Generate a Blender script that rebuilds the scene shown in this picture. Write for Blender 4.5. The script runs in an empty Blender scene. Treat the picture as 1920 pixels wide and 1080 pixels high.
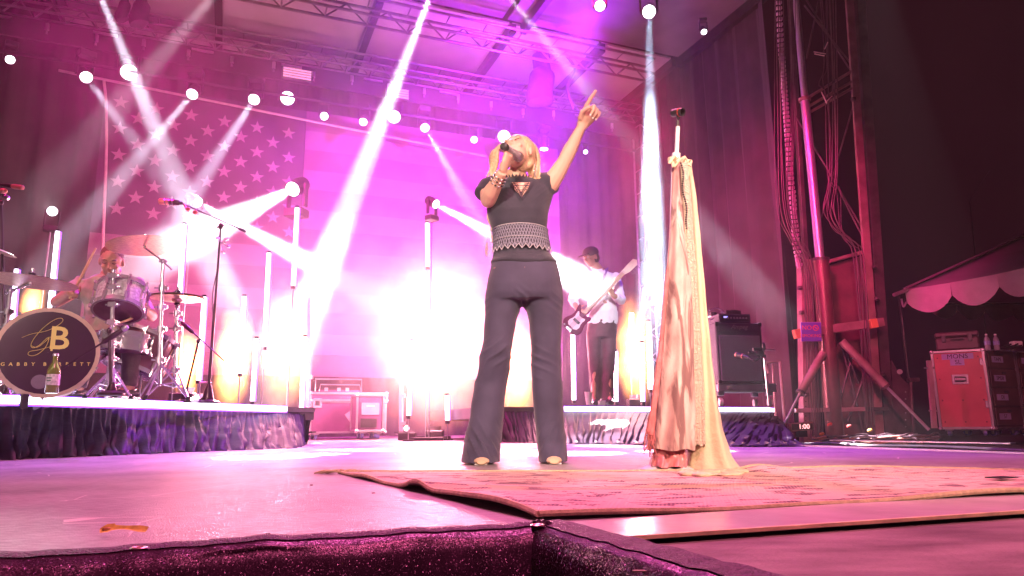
import bpy, bmesh, math, random
from mathutils import Vector, Matrix, Quaternion, noise
random.seed(7)
SC = bpy.context.scene
COL = SC.collection
V = Vector
# ------------------------------------------------------------------ camera
F = 1312.0                      # focal length in photo pixels (1920 wide)
TH = math.atan(257.0 / F)       # pitch up
RO = math.radians(0.5)          # slight roll
EYE = V((0, 0, 0.18))           # just above the stage boards
_f = V((0, math.cos(TH), math.sin(TH))); _u0 = V((0, -math.sin(TH), math.cos(TH))); _r0 = V((1, 0, 0))
CR = _r0 * math.cos(RO) - _u0 * math.sin(RO); CU = _u0 * math.cos(RO) + _r0 * math.sin(RO)
cam = bpy.data.cameras.new('camera'); camo = bpy.data.objects.new('camera', cam); COL.objects.link(camo)
cam.sensor_width = 36.0; cam.lens = 36.0 * F / 1920.0; cam.clip_start = 0.02; cam.clip_end = 400
M4 = Matrix((CR, CU, -_f)).transposed().to_4x4(); M4.translation = EYE; camo.matrix_world = M4
SC.camera = camo
# ------------------------------------------------------------------ world (night)
w = bpy.data.worlds.new("World"); SC.world = w; w.use_nodes = True
nt = w.node_tree; bg = nt.nodes['Background']
sky = nt.nodes.new('ShaderNodeTexSky'); sky.sky_type = 'NISHITA'; sky.sun_disc = False
sky.sun_elevation = math.radians(-8); sky.sun_rotation = math.radians(200)
mxs = nt.nodes.new('ShaderNodeMixRGB'); mxs.blend_type = 'ADD'; mxs.inputs[0].default_value = 1.0; mxs.inputs[2].default_value = (.16, .006, .05, 1)   # faint wine-red glow of the lit night haze
nt.links.new(sky.outputs[0], mxs.inputs[1]); nt.links.new(mxs.outputs[0], bg.inputs[0]); bg.inputs[1].default_value = 0.05
# ------------------------------------------------------------------ render settings
SC.view_settings.view_transform = 'Standard'
try: SC.view_settings.look = 'None'
except Exception: pass
SC.view_settings.gamma = 1.0; SC.view_settings.use_curve_mapping = False
SC.view_settings.exposure = 0.0
SC.render.engine = 'CYCLES'
cy = SC.cycles
cy.use_denoising = True
try:
    cy.denoiser = 'OPENIMAGEDENOISE'; cy.denoising_input_passes = 'RGB_ALBEDO_NORMAL'; cy.denoising_prefilter = 'ACCURATE'
except Exception: pass
cy.use_light_tree = True
cy.max_bounces = 4; cy.diffuse_bounces = 2; cy.glossy_bounces = 2; cy.transmission_bounces = 4
cy.volume_bounces = 0; cy.transparent_max_bounces = 8
cy.volume_step_rate = 4.0; cy.volume_max_steps = 64
cy.sample_clamp_indirect = 4.0; cy.sample_clamp_direct = 0
cy.caustics_reflective = False; cy.caustics_refractive = False
cy.use_adaptive_sampling = False
# ------------------------------------------------------------------ pixel -> place
def ray(px, py):
    return _f + CR * ((px - 960) / F) + CU * ((540 - py) / F)
def G(px, py, z=0.0):            # point on a level plane
    d = ray(px, py); return EYE + d * ((z - EYE.z) / d.z)
def D(px, py, y):                # point at a given distance ahead
    d = ray(px, py); return EYE + d * (y / d.y)
def PL(px, py, p0, n):
    d = ray(px, py); return EYE + d * ((V(p0) - EYE).dot(V(n)) / d.dot(V(n)))
ANG = math.radians(22)
U = V((math.cos(ANG), math.sin(ANG), 0)); W = V((-math.sin(ANG), math.cos(ANG), 0)); Z = V((0, 0, 1))  # stage right-left, stage depth
# ------------------------------------------------------------------ lamps of the rig, and an added fill
def spot(loc, target, energy, color=(1, 1, 1), size=12, blend=0.35, radius=0.05, name='spot'):
    l = bpy.data.lights.new(name, 'SPOT'); l.energy = energy; l.color = color
    l.spot_size = math.radians(size); l.spot_blend = blend; l.shadow_soft_size = radius
    o = bpy.data.objects.new(name, l); COL.objects.link(o); o.location = loc
    o.rotation_euler = (V(target) - V(loc)).to_track_quat('-Z', 'Y').to_euler()
    return o
def point(loc, energy, color, radius=0.1, name='lamp_light'):
    l = bpy.data.lights.new(name, 'POINT'); l.energy = energy; l.color = color; l.shadow_soft_size = radius
    o = bpy.data.objects.new(name, l); COL.objects.link(o); o.location = loc
    return o
# front-of-house lamps on the singer and the rug (outside the frame, behind and beside the camera)
spot((-2.0, -3.5, 3.6), (0.1, 3.2, 0.95), 3600, (1.0, 0.72, 0.56), 19, 0.8, 0.2, 'front_light')
spot((3.2, -3.0, 3.6), (0.6, 3.0, 0.6), 3300, (1.0, 0.66, 0.50), 24, 0.8, 0.2, 'front_light')
spot((-1.5, -3.0, 4.4), (-2.8, 5.2, 0.9), 1700, (1.0, 0.70, 0.62), 18, 0.9, 0.2, 'front_light')
spot((0.8, 0.2, 4.6), (0.6, 2.2, 0.0), 1050, (1.0, 0.24, 0.40), 80, 0.9, 0.4, 'front_wash')
# saturated colour washes of the overhead rig, and an added low fill
spot((-5.0, 3.0, 6.2), (-3.6, 9.0, 1.5), 3200, (0.92, 0.01, 0.26), 80, 0.9, 0.3, 'wash_light')
spot((0.0, 6.0, 6.6), (-0.8, 12.5, 2.4), 5200, (0.86, 0.02, 0.58), 74, 0.9, 0.3, 'wash_light')
spot((1.2, 9.0, 5.9), (-0.6, 12.5, 4.6), 6500, (0.42, 0.02, 1.0), 95, 0.9, 0.2, 'wash_light')
spot((0.6, 11.6, 4.4), (0.4, 10.4, 7.0), 2600, (0.42, 0.02, 1.0), 80, 0.9, 0.2, 'wash_light')
spot((-1.0, 8.0, 6.3), (-2.6, 5.5, 0.0), 4200, (0.35, 0.03, 1.0), 46, 0.8, 0.2, 'wash_light')
spot((2.2, 8.5, 6.3), (2.0, 6.0, 0.0), 3400, (0.30, 0.04, 1.0), 40, 0.8, 0.2, 'wash_light')
spot((1.6, 1.0, 4.5), (5.4, 9.4, 1.0), 1700, (1.0, 0.20, 0.30), 30, 0.9, 0.3, 'wash_light')
spot((1.2, 5.0, 5.0), (4.0, 10.4, 2.6), 2000, (0.95, 0.02, 0.24), 46, 0.9, 0.3, 'wash_light')
spot((-6.0, 6.0, 6.0), (-1.5, 9.5, 1.0), 6500, (0.98, 0.02, 0.42), 60, 0.9, 0.3, 'wash_light')
spot((0.0, 7.0, 6.4), (-0.4, 4.2, 0.0), 2600, (1.0, 0.18, 0.50), 70, 0.9, 0.3, 'wash_light')
spot((-0.5, 4.5, 5.0), (-0.3, 1.2, 0.0), 300, (0.9, 0.12, 0.5), 34, 0.9, 0.2, 'wash_light')
spot((-2.4, -1.5, 0.5), (-2.9, 5.0, 1.2), 420, (1.0, 0.62, 0.62), 20, 0.9, 0.1, 'front_light')  # low fill spot added to brighten the undersides of the cymbals
spot((0.2, -1.5, 3.0), (1.05, 7.7, 1.4), 5000, (0.95, 0.84, 1.0), 9, 0.9, 0.1, 'front_light')
spot((0.6, 8.0, 6.0), (3.9, 11.6, 2.6), 3000, (0.90, 0.01, 0.18), 60, 0.9, 0.3, 'wash_light')
# ------------------------------------------------------------------ materials
_M = {}
def mat(name, col=(.5, .5, .5), rough=.5, metal=0.0, var=.15, scale=8.0, bump=0.0, bscale=40.0, emit=None, es=0.0,
        sheen=0.0, trans=0.0, alpha=1.0, coat=0.0, spec=.5, stretch=None, col2=None, detail=4.0):
    if name in _M: return _M[name]
    m = bpy.data.materials.new(name); m.use_nodes = True; n = m.node_tree; L = n.links
    b = n.nodes['Principled BSDF']; b.inputs['Roughness'].default_value = rough; b.inputs['Metallic'].default_value = metal
    b.inputs['Sheen Weight'].default_value = sheen; b.inputs['Transmission Weight'].default_value = trans
    b.inputs['Alpha'].default_value = alpha; b.inputs['Coat Weight'].default_value = coat; b.inputs['Specular IOR Level'].default_value = spec
    tc = n.nodes.new('ShaderNodeTexCoord'); mp = n.nodes.new('ShaderNodeMapping'); L.new(tc.outputs['Object'], mp.inputs[0])
    if stretch: mp.inputs['Scale'].default_value = stretch
    no = n.nodes.new('ShaderNodeTexNoise'); no.inputs['Scale'].default_value = scale; no.inputs['Detail'].default_value = detail
    L.new(mp.outputs[0], no.inputs['Vector'])
    cr = n.nodes.new('ShaderNodeValToRGB'); L.new(no.outputs['Fac'], cr.inputs[0])
    c2 = col2 if col2 else tuple(min(1, c * (1 + var)) for c in col)
    c1 = tuple(c * (1 - var) for c in col) if not col2 else col
    cr.color_ramp.elements[0].position = .32; cr.color_ramp.elements[1].position = .68
    cr.color_ramp.elements[0].color = (*c1, 1); cr.color_ramp.elements[1].color = (*c2, 1)
    L.new(cr.outputs[0], b.inputs['Base Color'])
    if bump > 0:
        nb = n.nodes.new('ShaderNodeTexNoise'); nb.inputs['Scale'].default_value = bscale; nb.inputs['Detail'].default_value = 6
        L.new(mp.outputs[0], nb.inputs['Vector'])
        bp = n.nodes.new('ShaderNodeBump'); bp.inputs['Strength'].default_value = bump; bp.inputs['Distance'].default_value = .02
        L.new(nb.outputs['Fac'], bp.inputs['Height']); L.new(bp.outputs[0], b.inputs['Normal'])
    if emit:
        b.inputs['Emission Color'].default_value = (*emit, 1); b.inputs['Emission Strength'].default_value = es
        m.cycles.emission_sampling = 'NONE'
    _M[name] = m
    return m
# ------------------------------------------------------------------ mesh builder
def wloc(o):
    p = V((0, 0, 0))
    while o is not None: p += o.location; o = o.parent
    return p
def frame(ax):
    ax = V(ax).normalized(); t = V((0, 0, 1)) if abs(ax.z) < .95 else V((1, 0, 0))
    a = ax.cross(t).normalized(); b = ax.cross(a).normalized()
    return a, b, ax
class MB:
    def __init__(s): s.v = []; s.f = []; s.mi = []; s.cur = 0
    def add(s, vs, fs):
        k = len(s.v); s.v += [V(v) for v in vs]; s.f += [tuple(i + k for i in f) for f in fs]; s.mi += [s.cur] * len(fs); return s
    def box(s, c, sz, ax=None):          # ax = (x,y,z) unit axes
        c = V(c); X, Y, Zz = ax if ax else (V((1, 0, 0)), V((0, 1, 0)), V((0, 0, 1)))
        hx, hy, hz = (V(X) * sz[0] / 2, V(Y) * sz[1] / 2, V(Zz) * sz[2] / 2)
        p = [c + hx * i + hy * j + hz * k for i in (-1, 1) for j in (-1, 1) for k in (-1, 1)]
        return s.add(p, [(0, 1, 3, 2), (4, 6, 7, 5), (0, 4, 5, 1), (2, 3, 7, 6), (0, 2, 6, 4), (1, 5, 7, 3)])
    def ring(s, pts_list, close=True, cap=True):   # loft between rings of equal length
        k = len(s.v); n = len(pts_list[0])
        for r in pts_list: s.v += [V(p) for p in r]
        fs = []
        for i in range(len(pts_list) - 1):
            for j in range(n if close else n - 1):
                a = k + i * n + j; b = k + i * n + (j + 1) % n
                fs.append((a, b, b + n, a + n))
        if cap:
            fs.append(tuple(k + j for j in range(n))[::-1]); fs.append(tuple(k + (len(pts_list) - 1) * n + j for j in range(n)))
        s.f += fs; s.mi += [s.cur] * len(fs); return s
    def tube(s, p0, p1, r0, r1=None, n=8, cap=True):
        r1 = r0 if r1 is None else r1; p0 = V(p0); p1 = V(p1); a, b, _ = frame(p1 - p0)
        R = [[p + (a * math.cos(t * 2 * math.pi / n) + b * math.sin(t * 2 * math.pi / n)) * r for t in range(n)] for p, r in ((p0, r0), (p1, r1))]
        return s.ring(R, cap=cap)
    def path(s, pts, rad, n=8, cap=True, flat=1.0, up=None):
        pts = [V(p) for p in pts]; m = len(pts); rad = [rad] * m if not hasattr(rad, '__len__') else rad
        R = []; pa = None
        for i, p in enumerate(pts):
            t = (pts[min(i + 1, m - 1)] - pts[max(i - 1, 0)]).normalized()
            if pa is None:
                pa = (V(up) - t * t.dot(V(up))).normalized() if up else frame(t)[0]
            else: pa = (pa - t * t.dot(pa)).normalized()
            pb = t.cross(pa)
            R.append([p + (pa * math.cos(q * 2 * math.pi / n) + pb * math.sin(q * 2 * math.pi / n) * flat) * rad[i] for q in range(n)])
        return s.ring(R, cap=cap)
    def lathe(s, o, ax, prof, n=24, cap=True):     # prof: (r, h) along ax
        o = V(o); a, b, c = frame(ax)
        return s.ring([[o + c * h + (a * math.cos(t * 2 * math.pi / n) + b * math.sin(t * 2 * math.pi / n)) * max(r, 1e-4) for t in range(n)] for r, h in prof], cap=cap)
    def ell(s, c, r, ax=None, nu=16, nv=10):
        c = V(c); X, Y, Zz = ax if ax else (V((1, 0, 0)), V((0, 1, 0)), V((0, 0, 1)))
        R = []
        for i in range(nv + 1):
            ph = -math.pi / 2 + math.pi * i / nv; cr = max(math.cos(ph), .02)
            R.append([c + X * r[0] * cr * math.cos(t * 2 * math.pi / nu) + Y * r[1] * cr * math.sin(t * 2 * math.pi / nu) + Zz * r[2] * math.sin(ph) for t in range(nu)])
        return s.ring(R)
    def grid(s, fn, nu, nv):
        k = len(s.v)
        for j in range(nv + 1):
            for i in range(nu + 1): s.v.append(V(fn(i / nu, j / nv)))
        fs = [(k + j * (nu + 1) + i, k + j * (nu + 1) + i + 1, k + (j + 1) * (nu + 1) + i + 1, k + (j + 1) * (nu + 1) + i) for j in range(nv) for i in range(nu)]
        s.f += fs; s.mi += [s.cur] * len(fs); return s
    def prism(s, pts, off):               # planar polygon extruded by a vector
        pts = [V(p) for p in pts]; n = len(pts); k = len(s.v); s.v += pts + [p + V(off) for p in pts]
        fs = [tuple(k + i for i in range(n))[::-1], tuple(k + n + i for i in range(n))] + [(k + i, k + (i + 1) % n, k + n + (i + 1) % n, k + n + i) for i in range(n)]
        s.f += fs; s.mi += [s.cur] * len(fs); return s
    def ringband(s, c, ax, r_in, r_out, h, n=32):
        return s.lathe(c, ax, [(r_in, 0), (r_out, 0), (r_out, h), (r_in, h), (r_in, 0)], n, cap=False)
    def build(s, name, m, parent=None, smooth=True, bevel=0.0, loc=None, angle=35, local=False, mods=None):
        me = bpy.data.meshes.new(name)
        if local: off = V((0, 0, 0)); lo = V((0, 0, 0)) if loc is None else V(loc)
        elif parent is not None: off = wloc(parent); lo = V((0, 0, 0))
        else:
            if loc is None:
                xs = [v.x for v in s.v]; ys = [v.y for v in s.v]; zs = [v.z for v in s.v]
                loc = V(((min(xs) + max(xs)) / 2, (min(ys) + max(ys)) / 2, min(zs)))
            off = V(loc); lo = V(loc)
        me.from_pydata([tuple(v - off) for v in s.v], [], s.f)
        ms = m if isinstance(m, (list, tuple)) else [m]
        for q in ms: me.materials.append(q)
        if len(ms) > 1: me.polygons.foreach_set('material_index', s.mi)
        bm = bmesh.new(); bm.from_mesh(me); bmesh.ops.recalc_face_normals(bm, faces=bm.faces)
        if bevel > 0:
            es = [e for e in bm.edges if len(e.link_faces) == 2 and e.calc_face_angle(0) > .6]
            bmesh.ops.bevel(bm, geom=es, offset=bevel, segments=1, affect='EDGES', clamp_overlap=True)
        bm.to_mesh(me); bm.free()
        me.shade_smooth() if smooth else me.shade_flat()
        if smooth:
            try: me.set_sharp_from_angle(angle=math.radians(angle))
            except Exception: pass
        o = bpy.data.objects.new(name, me); COL.objects.link(o); o.location = lo
        if parent is not None: o.parent = parent
        return o
def tag(o, label=None, cat=None, group=None, kind=None):
    if label: o['label'] = label
    if cat: o['category'] = cat
    if group: o['group'] = group
    if kind: o['kind'] = kind
    return o
def thing(name, loc, label, cat, group=None, kind=None):
    o = bpy.data.objects.new(name, None); COL.objects.link(o); o.location = V(loc); o.empty_display_size = .1
    return tag(o, label, cat, group, kind)
def dup(root, loc=None, rot=None, label=None):
    r = root.copy(); COL.objects.link(r)
    if loc is not None: r.location = loc
    if rot is not None: r.rotation_euler = rot
    if label: r['label'] = label
    for ch in list(root.children):
        c = ch.copy(); COL.objects.link(c); c.parent = r
        for g in list(ch.children):
            d = g.copy(); COL.objects.link(d); d.parent = c
    return r
def remesh(o, voxel, smooth=4, fac=.5):
    """merge the overlapping lofts of one body into one continuous surface"""
    md = o.modifiers.new('r', 'REMESH'); md.mode = 'VOXEL'; md.voxel_size = voxel
    sm = o.modifiers.new('s', 'SMOOTH'); sm.iterations = smooth; sm.factor = fac
    dg = bpy.context.evaluated_depsgraph_get(); ev = o.evaluated_get(dg)
    me = bpy.data.meshes.new_from_object(ev); o.modifiers.clear(); old = o.data; mats = list(old.materials)
    o.data = me; me.materials.clear()
    for q in mats: me.materials.append(q)
    me.shade_smooth(); return o
def text_obj(name, body, m, parent, c, right, up, size, depth=.002, align='CENTER', bold=False, shear=0.0, spacing=1.0):
    cu = bpy.data.curves.new(name, 'FONT'); cu.body = body; cu.size = size; cu.extrude = depth; cu.align_x = align; cu.align_y = 'CENTER'
    cu.resolution_u = 3; cu.shear = shear; cu.space_character = spacing
    if bold: cu.offset = size * .015
    o = bpy.data.objects.new(name, cu); COL.objects.link(o)
    R = V(right).normalized(); Up = V(up).normalized(); N = R.cross(Up)
    mm = Matrix((R, Up, N)).transposed().to_4x4(); mm.translation = V(c) - (wloc(parent) if parent else V((0, 0, 0)))
    bpy.context.view_layer.update()
    dg = bpy.context.evaluated_depsgraph_get(); me = bpy.data.meshes.new_from_object(o.evaluated_get(dg))
    bpy.data.objects.remove(o); me.transform(mm); me.materials.clear(); me.materials.append(m)
    q = bpy.data.objects.new(name, me); COL.objects.link(q)
    if parent is not None: q.parent = parent
    return q
def cat_rom(pts, k=6):
    pts = [V(p) for p in pts]; out = []
    P = [pts[0] * 2 - pts[1]] + pts + [pts[-1] * 2 - pts[-2]]
    for i in range(1, len(P) - 2):
        for j in range(k):
            t = j / k; a, b, c, d = P[i - 1], P[i], P[i + 1], P[i + 2]
            out.append(.5 * ((2 * b) + (c - a) * t + (2 * a - 5 * b + 4 * c - d) * t * t + (3 * b - a - 3 * c + d) * t ** 3))
    out.append(pts[-1]); return out
def lerp(a, b, t): return a + (b - a) * t
# ------------------------------------------------------------------ common finishes
BLK = mat('black_paint', (.03, .028, .03), .45, bump=.1)
DARKM = mat('dark_steel', (.06, .055, .06), .38, .7, bump=.1)
CHROME = mat('chrome', (.80, .79, .82), .26, .72, var=.05)
ALU = mat('aluminium', (.55, .55, .57), .3, .9, var=.1, bump=.05)
STEEL = mat('worn_steel', (.34, .31, .31), .42, .6, var=.25, bump=.15)
RUBBER = mat('rubber', (.02, .02, .02), .7)
CLOTHB = mat('black_drape', (.034, .020, .026), .9, sheen=.06, var=.3, scale=3, bump=.3, bscale=150)
SATIN = mat('satin_skirt', (.020, .012, .022), .54, var=.3, scale=3, bump=.15, bscale=30, spec=.28)
WHITE = mat('white_plastic', (.78, .77, .76), .4, var=.05)
WOOD = mat('bare_timber', (.42, .27, .16), .6, var=.3, scale=5, stretch=(1, 1, 8), bump=.2)
# ================================================================== SETTING
LP = V((-6.65, 10.06, 0))                       # line the back row of lamps hangs on
BK = LP + W * .8                                # plane of the flag
ZR = .38                                        # riser height
# ---- floor sheets
FLOOR = mat('stage_cloth', (.33, .30, .30), .55, var=.22, scale=2.2, bump=.25, bscale=260, stretch=(1, 2.2, 1), detail=8)
def floor_mat():
    m = mat('stage_boards', (.30, .27, .28), .5, var=.30, scale=2.6, bump=.3, bscale=260, detail=10); n = m.node_tree; L = n.links; b = n.nodes['Principled BSDF']
    tc = n.nodes.new('ShaderNodeTexCoord'); w1 = n.nodes.new('ShaderNodeTexNoise'); w1.inputs['Scale'].default_value = 28; w1.inputs['Detail'].default_value = 8
    mp = n.nodes.new('ShaderNodeMapping'); mp.inputs['Scale'].default_value = (1, 4, 1); mp.inputs['Rotation'].default_value = (0, 0, ANG)
    L.new(tc.outputs['Object'], mp.inputs[0]); L.new(mp.outputs[0], w1.inputs['Vector'])
    r = n.nodes.new('ShaderNodeMapRange'); r.inputs['From Min'].default_value = .35; r.inputs['From Max'].default_value = .65; r.inputs['To Min'].default_value = .33; r.inputs['To Max'].default_value = .62
    L.new(w1.outputs['Fac'], r.inputs['Value']); L.new(r.outputs[0], b.inputs['Roughness'])
    # trodden grain, streaked along the boards
    g1 = n.nodes.new('ShaderNodeTexNoise'); g1.inputs['Scale'].default_value = 55; g1.inputs['Detail'].default_value = 9; g1.inputs['Roughness'].default_value = .75; L.new(mp.outputs[0], g1.inputs['Vector'])
    gr = n.nodes.new('ShaderNodeMapRange'); gr.inputs['From Min'].default_value = .3; gr.inputs['From Max'].default_value = .7; gr.inputs['To Min'].default_value = .72; gr.inputs['To Max'].default_value = 1.25; L.new(g1.outputs['Fac'], gr.inputs['Value'])
    gm = n.nodes.new('ShaderNodeVectorMath'); gm.operation = 'SCALE'; L.new(b.inputs['Base Color'].links[0].from_socket, gm.inputs[0]); L.new(gr.outputs[0], gm.inputs['Scale']); L.new(gm.outputs[0], b.inputs['Base Color'])
    # scuffs: thin pale worn scratches
    sc = n.nodes.new('ShaderNodeTexVoronoi'); sc.feature = 'DISTANCE_TO_EDGE'; sc.inputs['Scale'].default_value = 2.3
    nz = n.nodes.new('ShaderNodeTexNoise'); nz.inputs['Scale'].default_value = 3.0; nz.inputs['Detail'].default_value = 5
    mx = n.nodes.new('ShaderNodeVectorMath'); mx.operation = 'ADD'; L.new(tc.outputs['Object'], mx.inputs[0]); L.new(nz.outputs['Color'], mx.inputs[1]); L.new(mx.outputs[0], sc.inputs['Vector'])
    lt = n.nodes.new('ShaderNodeMath'); lt.operation = 'LESS_THAN'; lt.inputs[1].default_value = .006; L.new(sc.outputs['Distance'], lt.inputs[0])
    gt = n.nodes.new('ShaderNodeTexNoise'); gt.inputs['Scale'].default_value = 1.7; L.new(tc.outputs['Object'], gt.inputs['Vector'])
    g2 = n.nodes.new('ShaderNodeMath'); g2.operation = 'GREATER_THAN'; g2.inputs[1].default_value = .56; L.new(gt.outputs['Fac'], g2.inputs[0])
    ml = n.nodes.new('ShaderNodeMath'); ml.operation = 'MULTIPLY'; L.new(lt.outputs[0], ml.inputs[0]); L.new(g2.outputs[0], ml.inputs[1])
    mc = n.nodes.new('ShaderNodeMixRGB'); mc.inputs[2].default_value = (.6, .55, .52, 1)
    src = b.inputs['Base Color'].links[0].from_socket; L.new(src, mc.inputs[1]); L.new(ml.outputs[0], mc.inputs[0]); L.new(mc.outputs[0], b.inputs['Base Color'])
    return m
FLM = floor_mat()
C0 = G(1015, 989)
EL = (G(0, 1053) - C0).normalized()             # front edge runs left
S1 = G(1460, 835); S2 = G(1920, 852); SD = (S2 - S1).normalized()
FE0 = S1 - SD * 9.5; FE1 = S2 + SD * 3
TD = (G(1330, 1080) - C0).normalized()          # side edge of the runway
e0 = G(1255, 1022, -.012); e1 = G(1920, 975, -.012); ED = (e1 - e0).normalized()
eL = e0 - ED * ((e0 - C0).length * .55); eL = C0 + TD * .19
b0 = MB(); lft = C0 + EL * 9
def xline(p, d, q_, e_):                        # crossing of two ground lines
    den = d.x * e_.y - d.y * e_.x; k = ((q_.x - p.x) * e_.y - (q_.y - p.y) * e_.x) / den; return p + d * k
bR = xline(e1, ED, S1, SD); bR.z = 0
b0.add([lft, C0, V((eL.x, eL.y, 0)), bR, FE0, V((-13, 15.5, 0)), V((-14, 3, 0)), C0 + (bR - C0) * .5 + V((0, 2, 0)), V((-4, 8, 0))], [(0, 1, 7, 8, 6), (1, 2, 3, 7), (3, 4, 8, 7), (4, 5, 8), (5, 6, 8)])
fl = b0.build('stage_floor', FLM, smooth=False, loc=(0, 0, 0)); tag(fl, kind='structure')
# glossy pale board between the rug and the runway
BRD = mat('pale_runway_board', (.62, .55, .55), .22, var=.12, scale=5, bump=.05, bscale=30, detail=8)
r1 = G(1110, 985, .004); r2 = bR - ED * .02
q = MB(); k0 = V((C0.x + .03, C0.y + .02, .006)); k1 = V((eL.x, eL.y, .006)) + ED * .02; k2 = V((r2.x, r2.y, .006)); k3 = V((r2.x, r2.y, .006)) + SD * -.4
q.prism([k0, k1, k2, k3], (0, 0, -.005)); tag(q.build('runway_board', BRD, smooth=False, loc=k1), kind='structure')
TRIMM = mat('yellowed_edge_trim', (.80, .74, .38), .45, var=.25, scale=20, bump=.1)
q = MB(); q.box((k1 + k2) / 2 + V((.0008, -.005, -.0005)), ((k2 - k1).length, .009, .006), ((k2 - k1).normalized(), Z.cross((k2 - k1).normalized()), Z)); tag(q.build('edge_trim', TRIMM, smooth=False), kind='structure')
# runway floor: rough dark boards a finger lower
RWM = mat('dark_runway_floor', (.15, .11, .11), .6, col2=(.36, .29, .27), scale=4.5, bump=.45, bscale=90, detail=10, stretch=(1, 2.6, 1))
z2 = -.006
q = MB(); q.add([V((eL.x, eL.y, z2)), C0 + TD * 3 + V((0, 0, z2)), C0 + TD * 3 - EL * 6 + V((0, 0, z2)), V((bR.x, bR.y, z2)) ], [(0, 1, 2, 3)])
tag(q.build('runway_floor', RWM, smooth=False, loc=(0, 0, 0)), kind='structure')
# wing deck beyond the stage edge and the ground round the stage
WDM = mat('wing_deck_ply', (.07, .06, .06), .6, var=.4, scale=2, bump=.2)
q = MB(); q.add([FE0 + Z * -.13, FE1 + Z * -.13, FE1 + V((9, 0, -.13)), FE0 + V((12, 2, -.13))], [(0, 1, 2, 3)]); tag(q.build('wing_deck', WDM, smooth=False, loc=(0, 0, 0)), kind='structure')
q = MB(); q.add([V((-60, -13, -1.2)), V((60, -13, -1.2)), V((60, 60, -1.2)), V((-60, 60, -1.2))], [(0, 1, 2, 3)])
tag(q.build('ground', mat('trodden_ground', (.05, .04, .035), .9, var=.4, scale=1.2, bump=.4), smooth=False, loc=(0, 0, 0)), kind='structure')
# metal edge strips that catch the light along the stage side
STRIP = mat('edge_strip_metal', (.8, .78, .8), .3, .85, var=.05, bump=.05)
for a, b_, wd in ((G(1440, 834.5), G(2100, 858), .045), (G(1560, 826.5), G(1900, 833), .07)):
    q = MB(); d = (b_ - a).normalized(); q.box((a + b_) / 2 + V((0, 0, .006)), ((b_ - a).length, wd, .01), (d, Z.cross(d), Z))
    tag(q.build('edge_strip', STRIP, smooth=False), kind='structure')
# stage front fascia behind the skirt
q = MB()
for a, b_ in ((lft, C0), (C0, C0 + TD * 3)):
    d = (b_ - a).normalized(); nrm = V((d.y, -d.x, 0)) if a is lft else V((-d.y, d.x, 0))
    q.add([a - nrm * 0 + Z * -.02, b_ + Z * -.02, b_ + Z * -1.2, a + Z * -1.2], [(0, 1, 2, 3)])
tag(q.build('stage_fascia', BLK, smooth=False), kind='structure')
# ---- back curtain with folds, and side curtain running forward to the mast
def drape(p0, p1, z0, z1, name, fold=.5, amp=.09, label=None, kind='structure', m=CLOTHB, seed=0):
    q = MB(); L_ = (p1 - p0).length; d = (p1 - p0).normalized(); nr = Z.cross(d)
    def fn(u, v):
        s_ = u * L_; a = amp * (.5 + .5 * (1 - v) + .3 * math.sin(seed + s_ * .7))
        off = a * math.sin(s_ * 2 * math.pi / fold + 1.5 * math.sin(s_ * 1.3 + seed) + .6 * math.sin(v * 5 + s_)) + .03 * math.sin(s_ * 23 + seed)
        return p0 + d * s_ + nr * off + Z * lerp(z0, z1, v)
    q.grid(fn, int(L_ / fold * 9), 10)
    return tag(q.build(name, m, smooth=True, angle=180), label, None, None, kind)
b1 = PL(1250, 400, BK + W * .35, W); b1.z = 0
drape(BK + W * .35 - U * 5, b1, 0, 7.2, 'back_curtain', .55, .08)
mtop = D(1478, 400, 9.9); mtop.z = 0
drape(b1, V((mtop.x, mtop.y, 0)), -.1, 9.5, 'side_curtain', .8, .13, seed=3)
# ---- roof: pale skin panels between the rear and the middle truss, darker roof ahead
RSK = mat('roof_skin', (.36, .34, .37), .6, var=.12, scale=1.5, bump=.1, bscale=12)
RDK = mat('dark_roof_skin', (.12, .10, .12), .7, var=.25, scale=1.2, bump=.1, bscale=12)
roof = thing('stage_roof', PL(700, 100, BK, W), 'pale fabric roof of the stage slung above the rear trusses', 'roof', kind='structure')
zr = 6.98
a0 = G(1140, 210, zr); a1 = G(1212, 150, zr)                      # right end of the roof
RU = (G(1140, 210, zr) - G(300, 60, zr)).normalized()
dpt = -(a1 - a0).length
def rp(s_, t): return a0 - U * s_ - W * t + Z * .0
edges = [0, 1.55, 3.3, 5.6, 8.0, 10.5]
for i in range(len(edges) - 1):
    s0, s1_ = edges[i] + .03, edges[i + 1] - .03
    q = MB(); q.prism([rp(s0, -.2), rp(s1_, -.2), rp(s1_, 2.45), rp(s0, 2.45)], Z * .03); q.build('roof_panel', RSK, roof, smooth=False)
for i in range(len(edges)):
    q = MB(); q.box(rp(edges[i] - .03, 1.12) - Z * .08, (.12, 2.7, .16), (U, W, Z)); q.build('rafter', DARKM, roof, smooth=False)
for i in range(3):
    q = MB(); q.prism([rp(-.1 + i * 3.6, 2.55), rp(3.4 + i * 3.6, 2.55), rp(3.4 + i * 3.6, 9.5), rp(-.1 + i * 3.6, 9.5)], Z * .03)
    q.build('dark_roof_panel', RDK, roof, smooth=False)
for i in range(4):
    q = MB(); q.box(rp(-.1 + i * 3.2, 6) - Z * .1, (.1, 7, .18), (U, W, Z)); q.build('rafter', DARKM, roof, smooth=False)
q = MB(); q.box(rp(-.12, 1.1) - Z * .0, (.1, 2.8, .12), (U, W, Z)); q.build('gutter_beam', DARKM, roof, smooth=False)
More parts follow.
